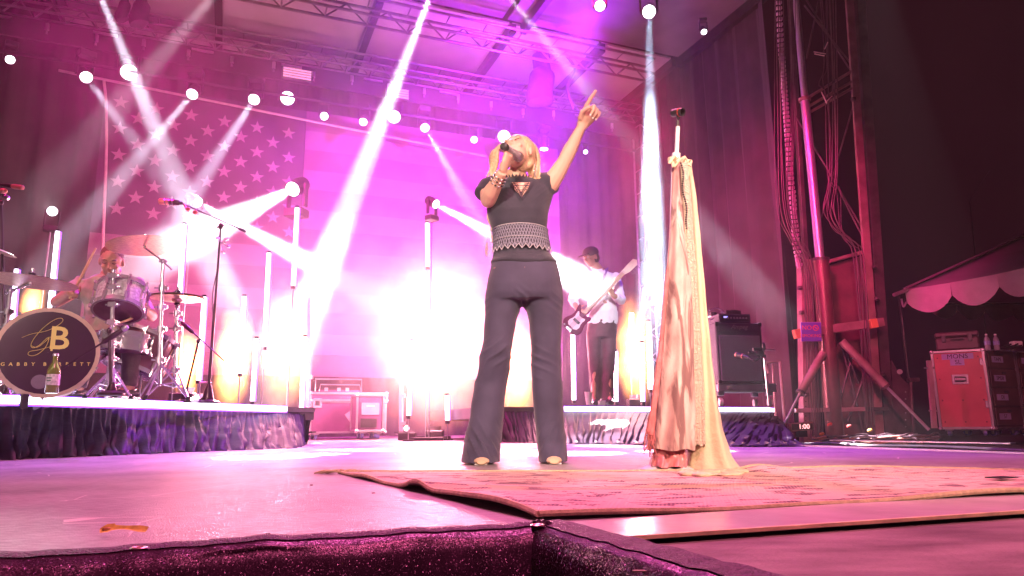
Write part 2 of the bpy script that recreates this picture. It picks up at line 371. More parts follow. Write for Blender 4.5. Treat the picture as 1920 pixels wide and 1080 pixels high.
# ---- trusses
TRM = mat('truss_tube', (.20, .18, .20), .35, .8, var=.2)
def truss(name, p0, p1, h, dp, label, cat, bay=.45, up=Z, r=.024, m=TRM, kind=None, dropz=True):
    t = thing(name, p0, label, cat, kind=kind); d = (p1 - p0).normalized(); L_ = (p1 - p0).length; sd = d.cross(up).normalized(); u_ = V(up)
    cs = [u_ * 0 + sd * 0, u_ * h, sd * dp, sd * dp + u_ * h]
    for c in cs: MB().tube(p0 + c, p1 + c, r, n=6).build('chord', m, t)
    n_ = int(L_ / bay)
    for i in range(n_):
        A = p0 + d * (L_ * i / n_); B = p0 + d * (L_ * (i + 1) / n_); M_ = (A + B) / 2
        MB().tube(A, M_ + u_ * h, r * .6, n=5).tube(M_ + u_ * h, B, r * .6, n=5).build('brace', m, t)
    q = MB()
    for i in range(0, n_ + 1):
        A = p0 + d * (L_ * i / n_); q.tube(A, A + sd * dp, r * .55, n=4).tube(A + u_ * h, A + u_ * h + sd * dp, r * .55, n=4)
    tag(q.build('rung', m, t), kind='stuff')
    return t
tp0 = LP - U * 1.6 + Z * 6.4; tp1 = LP + U * 10.0 + Z * 6.4
truss('rear_truss', tp0, tp1, .27, .27, 'long dark box truss running across the rear of the stage above the lamp row', 'truss', .42, kind=None)
m0 = PL(560, 13, LP - W * 1.6, W); m1 = PL(1212, 153, LP - W * 1.6, W); m0 = m0 - (m1 - m0).normalized() * 2.2
m0.z = m1.z = 6.44
truss('middle_truss', m0, m1, .29, .3, 'dark zigzag truss crossing under the roof nearest the camera', 'truss', .62)
# valance of black cloth under the rear truss with small work fittings clamped on it
q = MB(); q.box((tp0 + tp1) / 2 - Z * .19 - W * .0, ((tp1 - tp0).length, .05, .33), (U, W, Z))
tag(q.build('truss_valance', CLOTHB, smooth=False), 'black cloth valance strapped below the rear truss', 'valance')
q = MB().tube(tp0 - Z * .62, tp1 - Z * .62, .03, n=8); tag(q.build('lamp_pipe', DARKM), 'long thin dark pipe that the rear row of lamps is clamped to', 'pipe')
CLN = ['above and left of the leftmost lens', 'over the leftmost lens', 'near the first chain bag', 'below the wider chain bag', 'over the large lens by the flag corner', 'over the first stars', 'left of the wide strobe panel', 'over the wide strobe panel', 'right of the wide strobe panel', 'midway between the two strobe panels', 'left of the smaller strobe panel', 'right of the smaller strobe panel', 'left of the big motor bag', 'under the big motor bag', 'by the looping motor cable', 'above the singer’s pointing hand', 'last one before the ladder truss']
for i in range(17):
    p = lerp(tp0, tp1, (i + .6) / 17.5) - W * .06 - Z * (.12 + .1 * random.random())
    t = thing('pipe_clamp', p - Z * .12, 'small metal clamp on the truss valance, ' + CLN[i], 'clamp', 'clamps along the rear truss')
    MB().box(p, (.05, .04, .12)).build('hook', ALU, t, bevel=.004); MB().tube(p - Z * .05, p - Z * .13 , .02, n=8).build('bolt', CHROME, t)
BLN = ['at the far left', 'left of the first chain bag', 'above the flag corner', 'above the middle of the stars', 'next to the wide strobe panel', 'where the brightest slanting beam crosses', 'over the singer’s head', 'near the roof’s right end']
for i in range(8):
    p = lerp(tp0, tp1, (i + .3) / 8.2) - W * .05 - Z * (.08)
    q = MB().box(p, (.34, .03, .035), (U, W, Z)); tag(q.build('scaffold_label', ALU, smooth=False), 'short bright metal bar on the truss valance, ' + BLN[i], 'metal bar', 'short bars along the rear truss')
# pixel panel strobes on the rear truss
for i, (px, py, lw, lb) in enumerate(((557, 141, .5, 'wide strobe panel with pink glowing bars under the rear truss'), (745, 177, .42, 'smaller strobe panel with pink glowing bars right of the wide one'))):
    p = PL(px, py, LP - W * .1, W); t = thing('strobe_panel', p - Z * .12, lb, 'strobe light', 'strobe panels')
    MB().box(p, (lw, .1, .2), (U, W, Z)).build('case', BLK, t, bevel=.01)
    for k in range(4): MB().box(p - W * .055 + Z * (.07 - k * .047), (lw * .92, .02, .028), (U, W, Z)).build('light_bar', mat('strobe_bar', (.5, .3, .4), .4, emit=(1, .42, .62), es=.9 ), t, smooth=False)
# chain bags and motors hanging in the roof
BAGM = mat('chain_bag_canvas', (.04, .03, .04), .9, var=.3, bump=.3)
for i, (x0, x1, y0, y1, lb) in enumerate(((222, 238, -15, 40, 'narrow black chain bag hanging left of its wider neighbour'), (250, 274, -15, 48, 'wider black chain bag hanging in the roof at far left'), (990, 1037, 60, 196, 'big dark motor bag hanging between the trusses above the singer'))):
    pc = PL((x0 + x1) / 2, y0, LP - W * 1.0, W); pd = PL((x0 + x1) / 2, y1, LP - W * 1.0, W); r_ = (x1 - x0) / 2 / F * 13
    if pc.z > 6.9: pc.z = 6.9
    t = thing('chain_bag', pd, lb, 'chain bag', 'chain bags under the roof')
    MB().path(cat_rom([pc, lerp(pc, pd, .4) + U * .03, lerp(pc, pd, .8) - U * .02, pd], 4), [r_ * .7] * 4 + [r_ * 1.0] * 4 + [r_ * 1.08] * 4 + [r_ * .6], 12).build('bag', BAGM, t)
    MB().tube(pc, pc + Z * .3, .02).build('strap', BLK, t)
pts = [PL(x, y, LP - W * 1.05, W) for x, y in ((1060, 100), (1078, 130), (1064, 165), (1075, 205))]
tag(MB().path(cat_rom(pts), .03, 6).build('motor_cable', BLK), 'thick black cable looping down beside the motor bag', 'cable')
# ---- vertical ladder truss behind the mic stand
la = PL(1226, 470, BK - W * .6, W); la.z = 0; lh = 6.5
truss('ladder_truss', la - U * .19, la - U * .19 + Z * lh, .36, .3, 'pale upright ladder truss behind the microphone stand', 'truss', .5, up=U, r=.022, m=mat('alu_truss_tube', (.5, .48, .52), .35, .8))
# ================================================================== FLAG
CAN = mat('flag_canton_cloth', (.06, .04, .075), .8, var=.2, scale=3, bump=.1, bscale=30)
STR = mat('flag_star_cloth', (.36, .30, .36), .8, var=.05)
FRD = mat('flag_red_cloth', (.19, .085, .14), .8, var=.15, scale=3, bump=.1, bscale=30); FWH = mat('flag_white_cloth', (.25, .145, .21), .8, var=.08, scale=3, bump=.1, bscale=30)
tl = PL(199, 160, BK, W); tl.z = 5.9
sA = PL(227, 193, BK, W); sB = PL(541, 251, BK, W); sC = PL(219, 392, BK, W)
flag = thing('flag', tl, 'huge stars and stripes flag hung across the back of the stage', 'flag')
canw = (PL(572, 265, BK, W) - PL(199, 160, BK, W)).dot(U)
ztop = 5.92; zs = .345; can_h = 7 * zs * 1.09
FLW = 8.4; H13 = 13 * zs * 1.09; sh = H13 / 13
def fp(u, z, o=0): p = V((tl.x, tl.y, 0)) + U * u; p.z = z; return p - W * (o + .02 * math.sin(u * 2.1 + z))
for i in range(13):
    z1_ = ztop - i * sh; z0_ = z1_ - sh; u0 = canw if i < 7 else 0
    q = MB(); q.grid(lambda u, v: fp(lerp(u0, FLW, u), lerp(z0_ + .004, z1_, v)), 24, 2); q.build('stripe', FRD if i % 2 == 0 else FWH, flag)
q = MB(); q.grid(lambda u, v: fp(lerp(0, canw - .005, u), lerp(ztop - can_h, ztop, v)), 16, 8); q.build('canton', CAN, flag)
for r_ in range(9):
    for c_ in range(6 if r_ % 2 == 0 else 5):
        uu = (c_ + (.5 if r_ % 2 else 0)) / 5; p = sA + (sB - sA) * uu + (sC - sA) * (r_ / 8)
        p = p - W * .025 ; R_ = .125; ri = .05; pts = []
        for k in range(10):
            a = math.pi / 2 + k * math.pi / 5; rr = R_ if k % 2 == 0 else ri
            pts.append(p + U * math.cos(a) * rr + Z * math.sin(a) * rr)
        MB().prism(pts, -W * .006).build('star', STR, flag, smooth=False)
# ropes and top batten
pr = [PL(195, 152, BK - W * .1, W), PL(199, 200, BK - W * .1, W), PL(199, 300, BK - W * .1, W), PL(194, 430, BK - W * .1, W), PL(192, 560, BK - W * .1, W)]
tag(MB().path(cat_rom(pr), .022, 6).build('rope', mat('pale_rope', (.7, .6, .6), .8, bump=.3)), 'pale rope hanging down the left edge of the flag', 'rope')
a = PL(110, 132, BK - W * .15, W); b_ = PL(912, 293, BK - W * .15, W)
tag(MB().tube(a, b_, .022, n=6).build('flag_pipe', mat('pale_pipe', (.55, .5, .52), .4, .6)), 'thin pale pipe along the top edge of the flag', 'pipe')
# ================================================================== RISERS
VHALO = mat('violet_halo_rim', (.25, .1, .5), .4, emit=(.30, .08, 1.0), es=2.4)  # violet halo of the lights, put into glowing rim parts
LEDW = mat('led_white', (.9, .9, .95), .3, var=.02, emit=(.93, .88, 1.0), es=6.0)
DECK = mat('riser_deck', (.10, .09, .10), .5, var=.3, scale=3, bump=.1)
def skirt(pts_top, pts_bot, z_t, name, label, folds=34, seed=1, sag=.03):
    """satin cloth hanging between a top line and a bottom line"""
    q = MB(); T = cat_rom(pts_top, 6); B = cat_rom(pts_bot, 6); n = len(T) - 1
    rnd = random.Random(seed); ph = [rnd.uniform(0, 6.28) for _ in range(8)]
    def pick(P, u): x = u * (len(P) - 1); i = min(int(x), len(P) - 2); return lerp(P[i], P[i + 1], x - i)
    def fn(u, v):
        t, b = pick(T, u), pick(B, u); tu = pick(T, min(1, u + .01)) - pick(T, max(0, u - .01)); nr = tu.cross(Z).normalized()
        p = lerp(t, b, v); s_ = u * folds * 6.28
        a = .008 + .045 * v ** .8
        f1 = math.sin(s_ + 2.2 * math.sin(u * 17 + ph[0]) + 1.1 * v * math.sin(u * 31 + ph[1]))
        f1 = (1 - abs(f1)) ** 1.6 * 1.6 - .6
        f2 = math.sin(s_ * .43 + ph[2] + v * 2.5 * math.sin(u * 23)); f3 = 1.6 * math.sin(s_ * 1.3 + ph[3] + v * 5 * math.sin(u * 11 + 1))
        off = a * (f1 + .7 * f2 + .25 * f3) + .03 * v * v * noise.noise(V((u * 30, v * 4, seed))) * 2
        lift = .012 * math.sin(s_ * .5 + ph[4]) * (v > .97)
        return p + nr * off + Z * (lift + .02 * (1 - abs(2 * v - 1)) * noise.noise(V((u * 40, v * 6, seed + 5))))
    q.grid(fn, int(folds * 12), 18)
    return tag(q.build(name, SATIN, smooth=True, angle=180), label, 'riser skirt')
def prismz(q, pts, z0, z1): q.prism([V((p.x, p.y, z0)) for p in pts], (0, 0, z1 - z0)); return q
# --- left (drum) riser
A1 = G(-150, 741, ZR); B1 = G(536, 763, ZR); dAB = (B1 - A1).normalized(); nAB = V((dAB.y, -dAB.x, 0))   # outward, to the camera side
inn = -nAB
corner = B1 + V((.22, .25, 0)); back1 = corner + V((-1.2, 2.0, 0))
t = thing('drum_riser', V((A1.x - 1, A1.y + 1, 0)), 'low riser under the drum kit with a bright light strip along its edge', 'riser')
q = MB(); prismz(q, [A1, B1, corner, back1, A1 + V((-3.2, 4.0, 0)), A1 + V((-3, .4, 0))], ZR - .13, ZR - .002); q.build('deck', DECK, t, smooth=False)
for p in (A1 + inn * .3, B1 + inn * .3, back1 + V((-.2, -.2, 0)), lerp(A1, B1, .5) + inn * .3):
    MB().tube(V((p.x, p.y, 0)), V((p.x, p.y, ZR - .1)), .03).build('leg', ALU, t)
def led_line(a, b_, name, parent, nrm, h=.05):
    q = MB(); d = (b_ - a).normalized(); c = (a + b_) / 2 + nrm * .012 - Z * .022
    q.box(c, ((b_ - a).length, .02, h), (d, nrm, Z)); o = q.build(name, LEDW, parent, bevel=.006)
    e = MB(); e.box(c - nrm * .004 - Z * (h / 2 + .006), ((b_ - a).length, .026, .012), (d, nrm, Z)); e.box(c - nrm * .004 + Z * (h / 2 + .004), ((b_ - a).length, .02, .007), (d, nrm, Z)); e.build('strip_halo', VHALO, o, smooth=False)  # glowing bars above and below the strip, drawn for its violet halo
    return o
g1 = G(36, 743, ZR); g2 = G(46, 743.5, ZR)
led_line(A1, g1, 'light_strip', t, nAB); led_line(g2, B1, 'light_strip', t, nAB)
MB().box((g1 + g2) / 2 + nAB * .01 - Z * .03, (.05, .05, .09), (dAB, nAB, Z)).build('corner_clip', BLK, t, bevel=.005)
q = MB(); e = (corner - B1).normalized(); q.box((B1 + corner) / 2 - Z * .03, ((corner - B1).length, .03, .04), (e, Z.cross(e), Z)); q.build('deck_edge', ALU, t)
A1b = G(-150, 869); B1b = G(548, 840); Cb = G(572, 831)
skirt([V((p.x, p.y, ZR - .05)) + nAB * .0 for p in (A1, lerp(A1, B1, .35), lerp(A1, B1, .7), B1)] + [V((corner.x, corner.y, ZR - .04))],
      [A1b, lerp(A1b, B1b, .35), lerp(A1b, B1b, .7), B1b, Cb], 0, 'drum_riser_skirt', 'crumpled black satin skirt hanging from the drum riser', 36, 3)
# --- right (bass) riser
A2 = G(935, 763, ZR); L2 = G(1057, 763, ZR); B2 = G(1436, 765, ZR); d2 = (B2 - L2).normalized(); n2 = V((d2.y, -d2.x, 0))
C2 = B2 + V((.30, .55, 0))
A2 = L2 - d2 * 1.0
t = thing('bass_riser', V(((A2.x + B2.x) / 2, A2.y + 1, 0)), 'low riser under the bass player with a bright light strip along its front', 'riser')
q = MB(); prismz(q, [A2, B2, C2, C2 + V((-.9, 2.4, 0)), A2 + V((-.9, 2.4, 0))], ZR - .13, ZR - .002); q.build('deck', DECK, t, smooth=False)
for p in (A2, B2, lerp(A2, B2, .5)): MB().tube(V((p.x, p.y + .3, 0)), V((p.x, p.y + .3, ZR - .1)), .03).build('leg', ALU, t)
led_line(L2, B2, 'light_strip', t, n2); d3 = (C2 - B2).normalized(); led_line(B2, C2, 'light_strip', t, V((d3.y, -d3.x, 0)))
K = G(1492, 838)
skirt([V((p.x, p.y, ZR - .05)) for p in (A2, L2, lerp(L2, B2, .5), B2, C2)],
      [G(938, 829), G(1060, 832), G(1230, 835), G(1385, 838), K], 0, 'bass_riser_skirt', 'black satin skirt of the bass riser, spilling onto the floor at its right end', 36, 9)
# ================================================================== LAMPS
LENS = mat('lamp_lens', (.9, .9, .9), .2, var=.02, emit=(.93, .92, 1.0), es=9.0)
HOUS = mat('lamp_housing', (.035, .03, .035), .4, bump=.1)
def moving_head(pos, aim, r, label, name='moving_head_lamp', hang=True, energy=0, col=(.86, .9, 1.0), size=7, tgt=None, pole=False, group='moving head lamps of the rig', blend=.75, off=0.0):
    pos = V(pos); d = (V(aim) - pos).normalized()
    up = 1 if hang else -1
    base = pos - d * (r * 1.5) + Z * up * (r * 3.4)
    t = thing(name, base if hang or not pole else V((base.x, base.y, 0)), label, 'stage lamp', group)
    a, b_, c = frame(d); s = Z.cross(d).normalized() if abs(d.z) < .98 else U
    MB().box(base + Z * up * r * .3, (r * 2.6, r * 2.0, r * 1.1), (s, s.cross(Z), Z)).build('base', HOUS, t, bevel=r * .1)
    piv = pos - d * (r * 1.5)
    for sg in (-1, 1):
        MB().box(piv + s * sg * r * 1.25 + Z * up * r * 1.3, (r * .3, r * .8, r * 3.2), (s, s.cross(Z), Z)).build('yoke_arm', HOUS, t, bevel=r * .08)
    hd = MB().lathe(pos, d, [(r * .7, -r * 3.2), (r * 1.0, -r * 2.9), (r * 1.12, -r * 1.5), (r * 1.0, -r * .6), (r * 1.1, -r * .3), (r * 1.1, 0), (r * .98, 0), (r * .96, -r * .12)], 20).build('head', HOUS, t)
    MB().lathe(pos, d, [(r * .94, -r * .10), (r * .8, -r * .02), (r * .4, r * .05), (.0, r * .07)], 20).build('lens', LENS, hd)
    if pole:
        MB().tube(V((base.x, base.y, 0)), V((base.x, base.y, base.z - r)), .010).build('pole', ALU, t)
        MB().box(V((base.x, base.y, .02)), (.4, .4, .04)).build('base_plate', DARKM, t, bevel=.005)
    if energy: spot(pos + d * (r * .3), aim if tgt is None else tgt, energy, col, size, blend, r * .45, 'lamp_beam')
    return t
PXM = 1 / F
def lamp_px(px, py, rpx, plane_off, aim, label, **k):
    p = PL(px, py, LP + W * plane_off, W); dist = (p - EYE).dot(_f); return moving_head(p, aim, rpx * PXM * dist, label, **k)
def toward(p, q, a): return p + (q - p) * a
CAMP = V((0, -1, .6))
lamps = [   # px, py, r, aim(px,py,y), energy, colour, size, label
 (19, 112, 8, (60, 300, 6), 0, None, 7, 'small lens at the far left end of the lamp row'),
 (162, 145, 11, (300, 330, 8.2), 30000, (.75, .8, 1), 5, 'lamp at the top left corner of the flag, shining down to the right'),
 (242, 136, 15, (330, 330, 7.6), 0, None, 7, 'large lens left of the flag corner, above a steep pale beam'),
 (360, 177, 10.5, (120, 460, 7.4), 60000, (.8, .82, 1), 5, 'lamp over the stars throwing a beam down to the left'),
 (476, 187, 10.5, (340, 400, 8.0), 62000, (.72, .76, 1), 4.5, 'lamp over the stars throwing a narrow beam at the boom microphone'),
 (539, 184, 13, (500, 900, 0), 0, None, 7, 'big round lens facing the camera under the wide strobe panel'),
 (608, 218, 7.5, (900, 900, 3), 0, None, 7, 'small oval lens just right of the flag stars'),
 (681, 229, 7.5, (560, 500, 8), 0, None, 7, 'small oval lens left of the brightest slanting beam'),
 (739, 219, 12, (700, 900, 0), 0, None, 7, 'big lens tucked against the brightest slanting beam'),
 (797, 240, 8.5, (935, 480, 8.5), 50000, (.8, .8, 1), 4, 'lamp with a thin beam falling towards the singer’s shoulder'),
 (889, 262, 6.5, (1100, 900, 3), 0, None, 7, 'tiny tilted lens left of the singer’s head'),
 (945, 256, 12, (1100, 800, 0), 0, None, 7, 'big tilted lens right behind the singer’s hair'),
 (1020, 280, 8, (1012, 600, 12.7), 20000, (.85, .85, 1), 5, 'lamp with a short beam behind the singer’s raised arm'),
 (1098, 285, 4, (1200, 600, 6), 0, None, 7, 'tiny faint lens to the right of the raised arm')]
for px, py, r, (ax, ay, ay_), e, c, sz, lb in lamps:
    aim = D(ax, ay, ay_) if ay_ > .5 else CAMP
    lamp_px(px, py, r, 0, aim, lb, energy=e, col=c or (1, 1, 1), size=sz)
# lamps hung nearer, on the middle truss
ML = -4.5
lamp_px(1125, 11, 10, ML, V((.6, 3, 2)), tgt=D(1118, 200, 10.4), label= 'lamp at the top edge of the photograph with a short vertical beam', energy=25000, col=(.8, .8, .9), size=5)
lamp_px(1217, 22, 12.5, ML, V((.8, 3, 2)), tgt=D(1226, 720, 9.6), label='bright lamp straight above the ladder truss with a tall white beam', energy=230000, col=(.50, .72, 1), size=7.5)
lamp_px(1320, 60, 5.5, ML, D(1400, 300, 7), 'small lens under the dark roof at far right')
# beams entering the frame from lamps above it
for (x0, y0, o0), (x1, y1, yd), e, c, s_, lb in (
    ((172, -46, -1.8), (335, 345, 8.2), 110000, (.78, .84, 1), 6, 'lamp above the frame feeding the steep beam over the stars'),
    ((460, -75, -3.4), (60, 380, 9.0), 15000, (.98, .80, .92), 9, 'lamp above the frame throwing a wide soft beam down to the left'),
    ((818, -36, -3.4), (640, 420, 8.6), 150000, (.9, .88, 1), 6.5, 'lamp above the frame throwing the brightest slanting beam'),
    ((925, -40, -3.6), (1180, 262, 8.6), 50000, (.9, .82, 1), 5.5, 'lamp above the frame throwing a beam down to the right')):
    lamp_px(x0, y0, 10, o0, D(x1, y1, yd), lb, energy=e, col=c, size=s_)
# lamps on poles at the back of the stage
for px, py, r, y, aim, e, c, s_, lb in (
    (98, 396, 9.5, 7.6, CAMP, 500, (1, .9, .9), 20, 'lamp in a grey yoke on a pole behind the left cymbals'),
    (372, 380, 10, 8.6, D(760, 590, 7.6), 60000, (1, .95, .97), 8, 'lamp behind the boom microphone with a beam going down to the right'),
    (548, 355, 15, 9.2, D(330, 462, 7.2), 90000, (.97, .96, 1), 13, 'glaring lamp on the flag whose fat beam points down to the left'),
    (818, 383, 9, 8.9, D(1085, 525, 7.55), 110000, (1, .97, 1), 9, 'lamp left of the singer with a fat white beam aimed behind her'),
    (1215, 548, 8, 9.4, D(1183, 660, 8.5), 22000, (1, .96, .96), 9, 'lamp right of the bass player shining down to the left')):
    moving_head(D(px, py, y), aim, r * PXM * y, lb, name='pole_lamp', hang=False, energy=e, col=c, size=s_, pole=True, group='lamps on poles at the back')
# spots straight down that draw bright pools on the boards
for (x, y), s_, e, c in (((500, 857), 5.5, 40000, (1, .86, 1)), ((590, 852), 4, 30000, (1, .9, 1)), ((1060, 850), 7, 36000, (1, .8, 1)), ((900, 846), 8, 16000, (1, .75, .95)), ((1285, 846), 6, 20000, (.95, .85, 1)), ((1800, 838), 9, 6000, (1, .8, .9))):
    g_ = G(x, y); spot(g_ + V((.5, 1.4, 6.2)), g_, e, c, s_, .12, .02, 'floor_pool_spot')
# ---- LED tubes
TUBE = mat('led_tube', (.9, .9, .95), .3, var=.02, emit=(.88, .84, 1.0), es=5.0)
def led_tube(top, bot, y, lb, zb=0.0, w_=3.9):
    a = D(*top, y); b_ = D(*bot, y); r_ = w_ * PXM * y; d = (a - b_).normalized(); s = V((1, 0, 0))
    t = thing('led_tube', b_, lb, 'light tube', 'upright light tubes round the risers')
    MB().path([b_, a], r_, 10).build('tube', TUBE, t)
    MB().box((a + b_) / 2 + V((r_ * .9, r_ * .8, 0)), (r_ * .7, r_ * 1.2, (a - b_).length), (s, s.cross(d) * -1, d)).build('tube_halo', VHALO, t, smooth=False)  # glowing bar beside the tube, drawn for its violet halo
    MB().tube(a, a + d * r_ * 1.0, r_ * 1.05, n=10).build('end_cap', BLK, t)
    MB().tube(b_, b_ - d * r_ * 1.6, r_ * 1.1, n=10).build('end_cap', BLK, t)
    if b_.z > zb + .12: MB().tube(V((b_.x, b_.y + .02, zb)), b_ - d * r_, 0.007, n=6).build('stand', ALU, t)
    MB().tube(V((b_.x, b_.y + .02, zb)), V((b_.x, b_.y + .02, zb + .02)), .07, n=12).build('base', BLK, t)
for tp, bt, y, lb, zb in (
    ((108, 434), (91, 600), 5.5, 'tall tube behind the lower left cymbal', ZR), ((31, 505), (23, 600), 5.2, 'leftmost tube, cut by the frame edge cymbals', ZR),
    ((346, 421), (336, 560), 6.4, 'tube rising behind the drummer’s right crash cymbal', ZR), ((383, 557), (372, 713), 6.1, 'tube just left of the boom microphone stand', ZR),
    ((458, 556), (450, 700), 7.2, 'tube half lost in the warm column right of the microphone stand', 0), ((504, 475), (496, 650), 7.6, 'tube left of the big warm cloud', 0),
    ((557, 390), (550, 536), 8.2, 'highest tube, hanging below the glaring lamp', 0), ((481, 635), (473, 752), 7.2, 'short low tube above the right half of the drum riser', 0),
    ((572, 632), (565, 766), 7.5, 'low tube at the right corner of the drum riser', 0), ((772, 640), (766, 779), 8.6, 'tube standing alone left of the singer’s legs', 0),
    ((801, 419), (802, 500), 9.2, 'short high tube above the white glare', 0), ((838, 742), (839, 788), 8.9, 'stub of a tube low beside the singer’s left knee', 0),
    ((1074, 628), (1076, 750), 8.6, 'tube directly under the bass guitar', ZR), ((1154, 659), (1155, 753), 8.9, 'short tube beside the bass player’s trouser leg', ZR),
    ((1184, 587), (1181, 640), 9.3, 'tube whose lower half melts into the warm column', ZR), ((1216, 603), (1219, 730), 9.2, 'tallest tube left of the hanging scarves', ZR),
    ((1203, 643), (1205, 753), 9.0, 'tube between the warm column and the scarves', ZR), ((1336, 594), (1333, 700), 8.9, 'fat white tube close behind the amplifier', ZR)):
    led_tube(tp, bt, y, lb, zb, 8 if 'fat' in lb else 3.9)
# ---- warm light columns: glowing jets with soft edges above small floor units
def glow_mat(name, es):
    m = bpy.data.materials.new(name); m.use_nodes = True; n = m.node_tree; L = n.links; n.nodes.remove(n.nodes['Principled BSDF'])
    tc = n.nodes.new('ShaderNodeTexCoord'); mp = n.nodes.new('ShaderNodeMapping'); mp.inputs['Location'].default_value = (-1, -1, -1); mp.inputs['Scale'].default_value = (2, 2, 2)
    nz = n.nodes.new('ShaderNodeTexNoise'); nz.inputs['Scale'].default_value = 3.5; nz.inputs['Detail'].default_value = 3; L.new(tc.outputs['Object'], nz.inputs['Vector'])
    L.new(tc.outputs['Generated'], mp.inputs[0]); ln = n.nodes.new('ShaderNodeVectorMath'); ln.operation = 'LENGTH'
    ad = n.nodes.new('ShaderNodeVectorMath'); ad.operation = 'MULTIPLY_ADD'; ad.inputs[1].default_value = (.9, .9, .45); ad.inputs[2].default_value = (0, 0, 0)
    su = n.nodes.new('ShaderNodeVectorMath'); su.operation = 'SUBTRACT'; su.inputs[1].default_value = (.5, .5, .5); L.new(nz.outputs['Color'], su.inputs[0])
    L.new(su.outputs[0], ad.inputs[0]); L.new(mp.outputs[0], ad.inputs[2]); L.new(ad.outputs[0], ln.inputs[0])
    iv = n.nodes.new('ShaderNodeMath'); iv.operation = 'SUBTRACT'; iv.inputs[0].default_value = 1.0; iv.use_clamp = True; L.new(ln.outputs['Value'], iv.inputs[1])
    pw = n.nodes.new('ShaderNodeMath'); pw.operation = 'POWER'; pw.inputs[1].default_value = 2.0; L.new(iv.outputs[0], pw.inputs[0])
    ml = n.nodes.new('ShaderNodeMath'); ml.operation = 'MULTIPLY'; ml.inputs[1].default_value = es; L.new(pw.outputs[0], ml.inputs[0])
    em = n.nodes.new('ShaderNodeEmission'); em.inputs[0].default_value = (1.0, .35, .10, 1); L.new(ml.outputs[0], em.inputs[1]); L.new(em.outputs[0], n.nodes['Material Output'].inputs['Volume'])
    m.cycles.volume_step_rate = .5
    return m
def light_column(px, py, rx, ry, y, lb, es=16, pw=60, zb=0):
    c = D(px, py, y); s_ = PXM * y; rx *= s_ * 1.7; ry *= s_ * 1.25
    base = V((c.x, c.y, zb)); t = thing('floor_flare', base, lb, 'floor flare', 'warm flares around the risers')
    MB().ell(c, (rx, rx, ry), nu=16, nv=12).build('glow', glow_mat('warm_glow', es / rx), t)
    MB().box(base + Z * .06, (.22, .22, .12)).build('housing', BLK, t, bevel=.01); MB().lathe(base + Z * .12, Z, [(.07, 0), (.08, .05), (.05, .05)], 14).build('nozzle', ALU, t)
    if pw: point(c, pw, (1.0, .34, .44), max(rx * .4, .05), 'flare_light')
for a in ((62, 572, 14, 46, 6.6, 'small orange flare behind the bass drum', 16, 30, ZR), (352, 688, 17, 66, 6.6, 'flare low between the drum hardware and the microphone stand', 30, 40, ZR),
          (438, 668, 24, 88, 7.4, 'tall orange and white flare right of the microphone stand', 34, 110, 0), (538, 645, 40, 110, 8.6, 'broad flare at the right end of the drum riser', 18, 220, 0),
          (818, 630, 80, 170, 9.4, 'largest flare, a white glare left of the singer’s legs', 10, 1250, 0), (968, 690, 34, 105, 9.0, 'flare seen between the singer’s legs', 14, 320, 0),
          (1188, 665, 24, 100, 9.2, 'flare left of the hanging scarves', 22, 90, ZR)):
    light_column(*a)
# ================================================================== DRUM KIT (on the riser)
DSH = mat('clear_drum_shell', (.80, .72, .76), .25, .25, var=.35, scale=60, spec=.9)
DHEAD = mat('drum_head_black', (.055, .022, .045), .35, var=.1, spec=.4)
DHEAD2 = mat('drum_head_smoke', (.14, .06, .09), .25, var=.2)
GOLD = mat('glowing_gold_print', (.85, .62, .22), .3, .6, var=.1, emit=(.85, .6, .25), es=.25)  # print given a faint glow of its own
BRONZE = mat('cymbal_bronze', (.95, .74, .52), .36, .8, var=.15, scale=30, stretch=(1, 1, 12), bump=.03)
HOOP = mat('pale_hoop', (.72, .55, .42), .3, .3, var=.1)
def drum(name, c, ax, R, h, label, headm, shellm=DSH, hoopm=CHROME, lugs=8, hr=.012, front_only=False):
    c = V(c); ax = V(ax).normalized(); a, b_, _ = frame(ax)
    t = thing(name, c - ax * h / 2, label, 'drum')
    MB().lathe(c, ax, [(R * .985, -h / 2), (R, -h / 2 + .01), (R, h / 2 - .01), (R * .985, h / 2)], 36).build('shell', shellm, t)
    for s in (-1, 1):
        MB().lathe(c + ax * s * h / 2, ax, [(R * .97, s * .002), (R * .9, s * .005), (.001, s * .006)], 36, cap=False).build('drum_head', headm if s > 0 or not front_only else WHITE, t)
        MB().ringband(c + ax * s * (h / 2 - .012) - ax * .012, ax, R * .965, R + hr, .03, 36).build('hoop', hoopm, t)
    for i in range(lugs):
        an = 2 * math.pi * (i + .5) / lugs; d = a * math.cos(an) + b_ * math.sin(an)
        q = MB(); q.tube(c + d * (R + .018) - ax * h * .48, c + d * (R + .018) + ax * h * .48, .005, n=5)
        for s in (-1, 1): q.box(c + d * (R + .012) + ax * s * h * .28, (.022, .018, .05), (d, ax.cross(d), ax)); q.tube(c + d * (R + .02) + ax * s * h * .44, c + d * (R + .02) + ax * s * h * .56, .009, n=6)
        q.build('lug', CHROME, t)
    return t
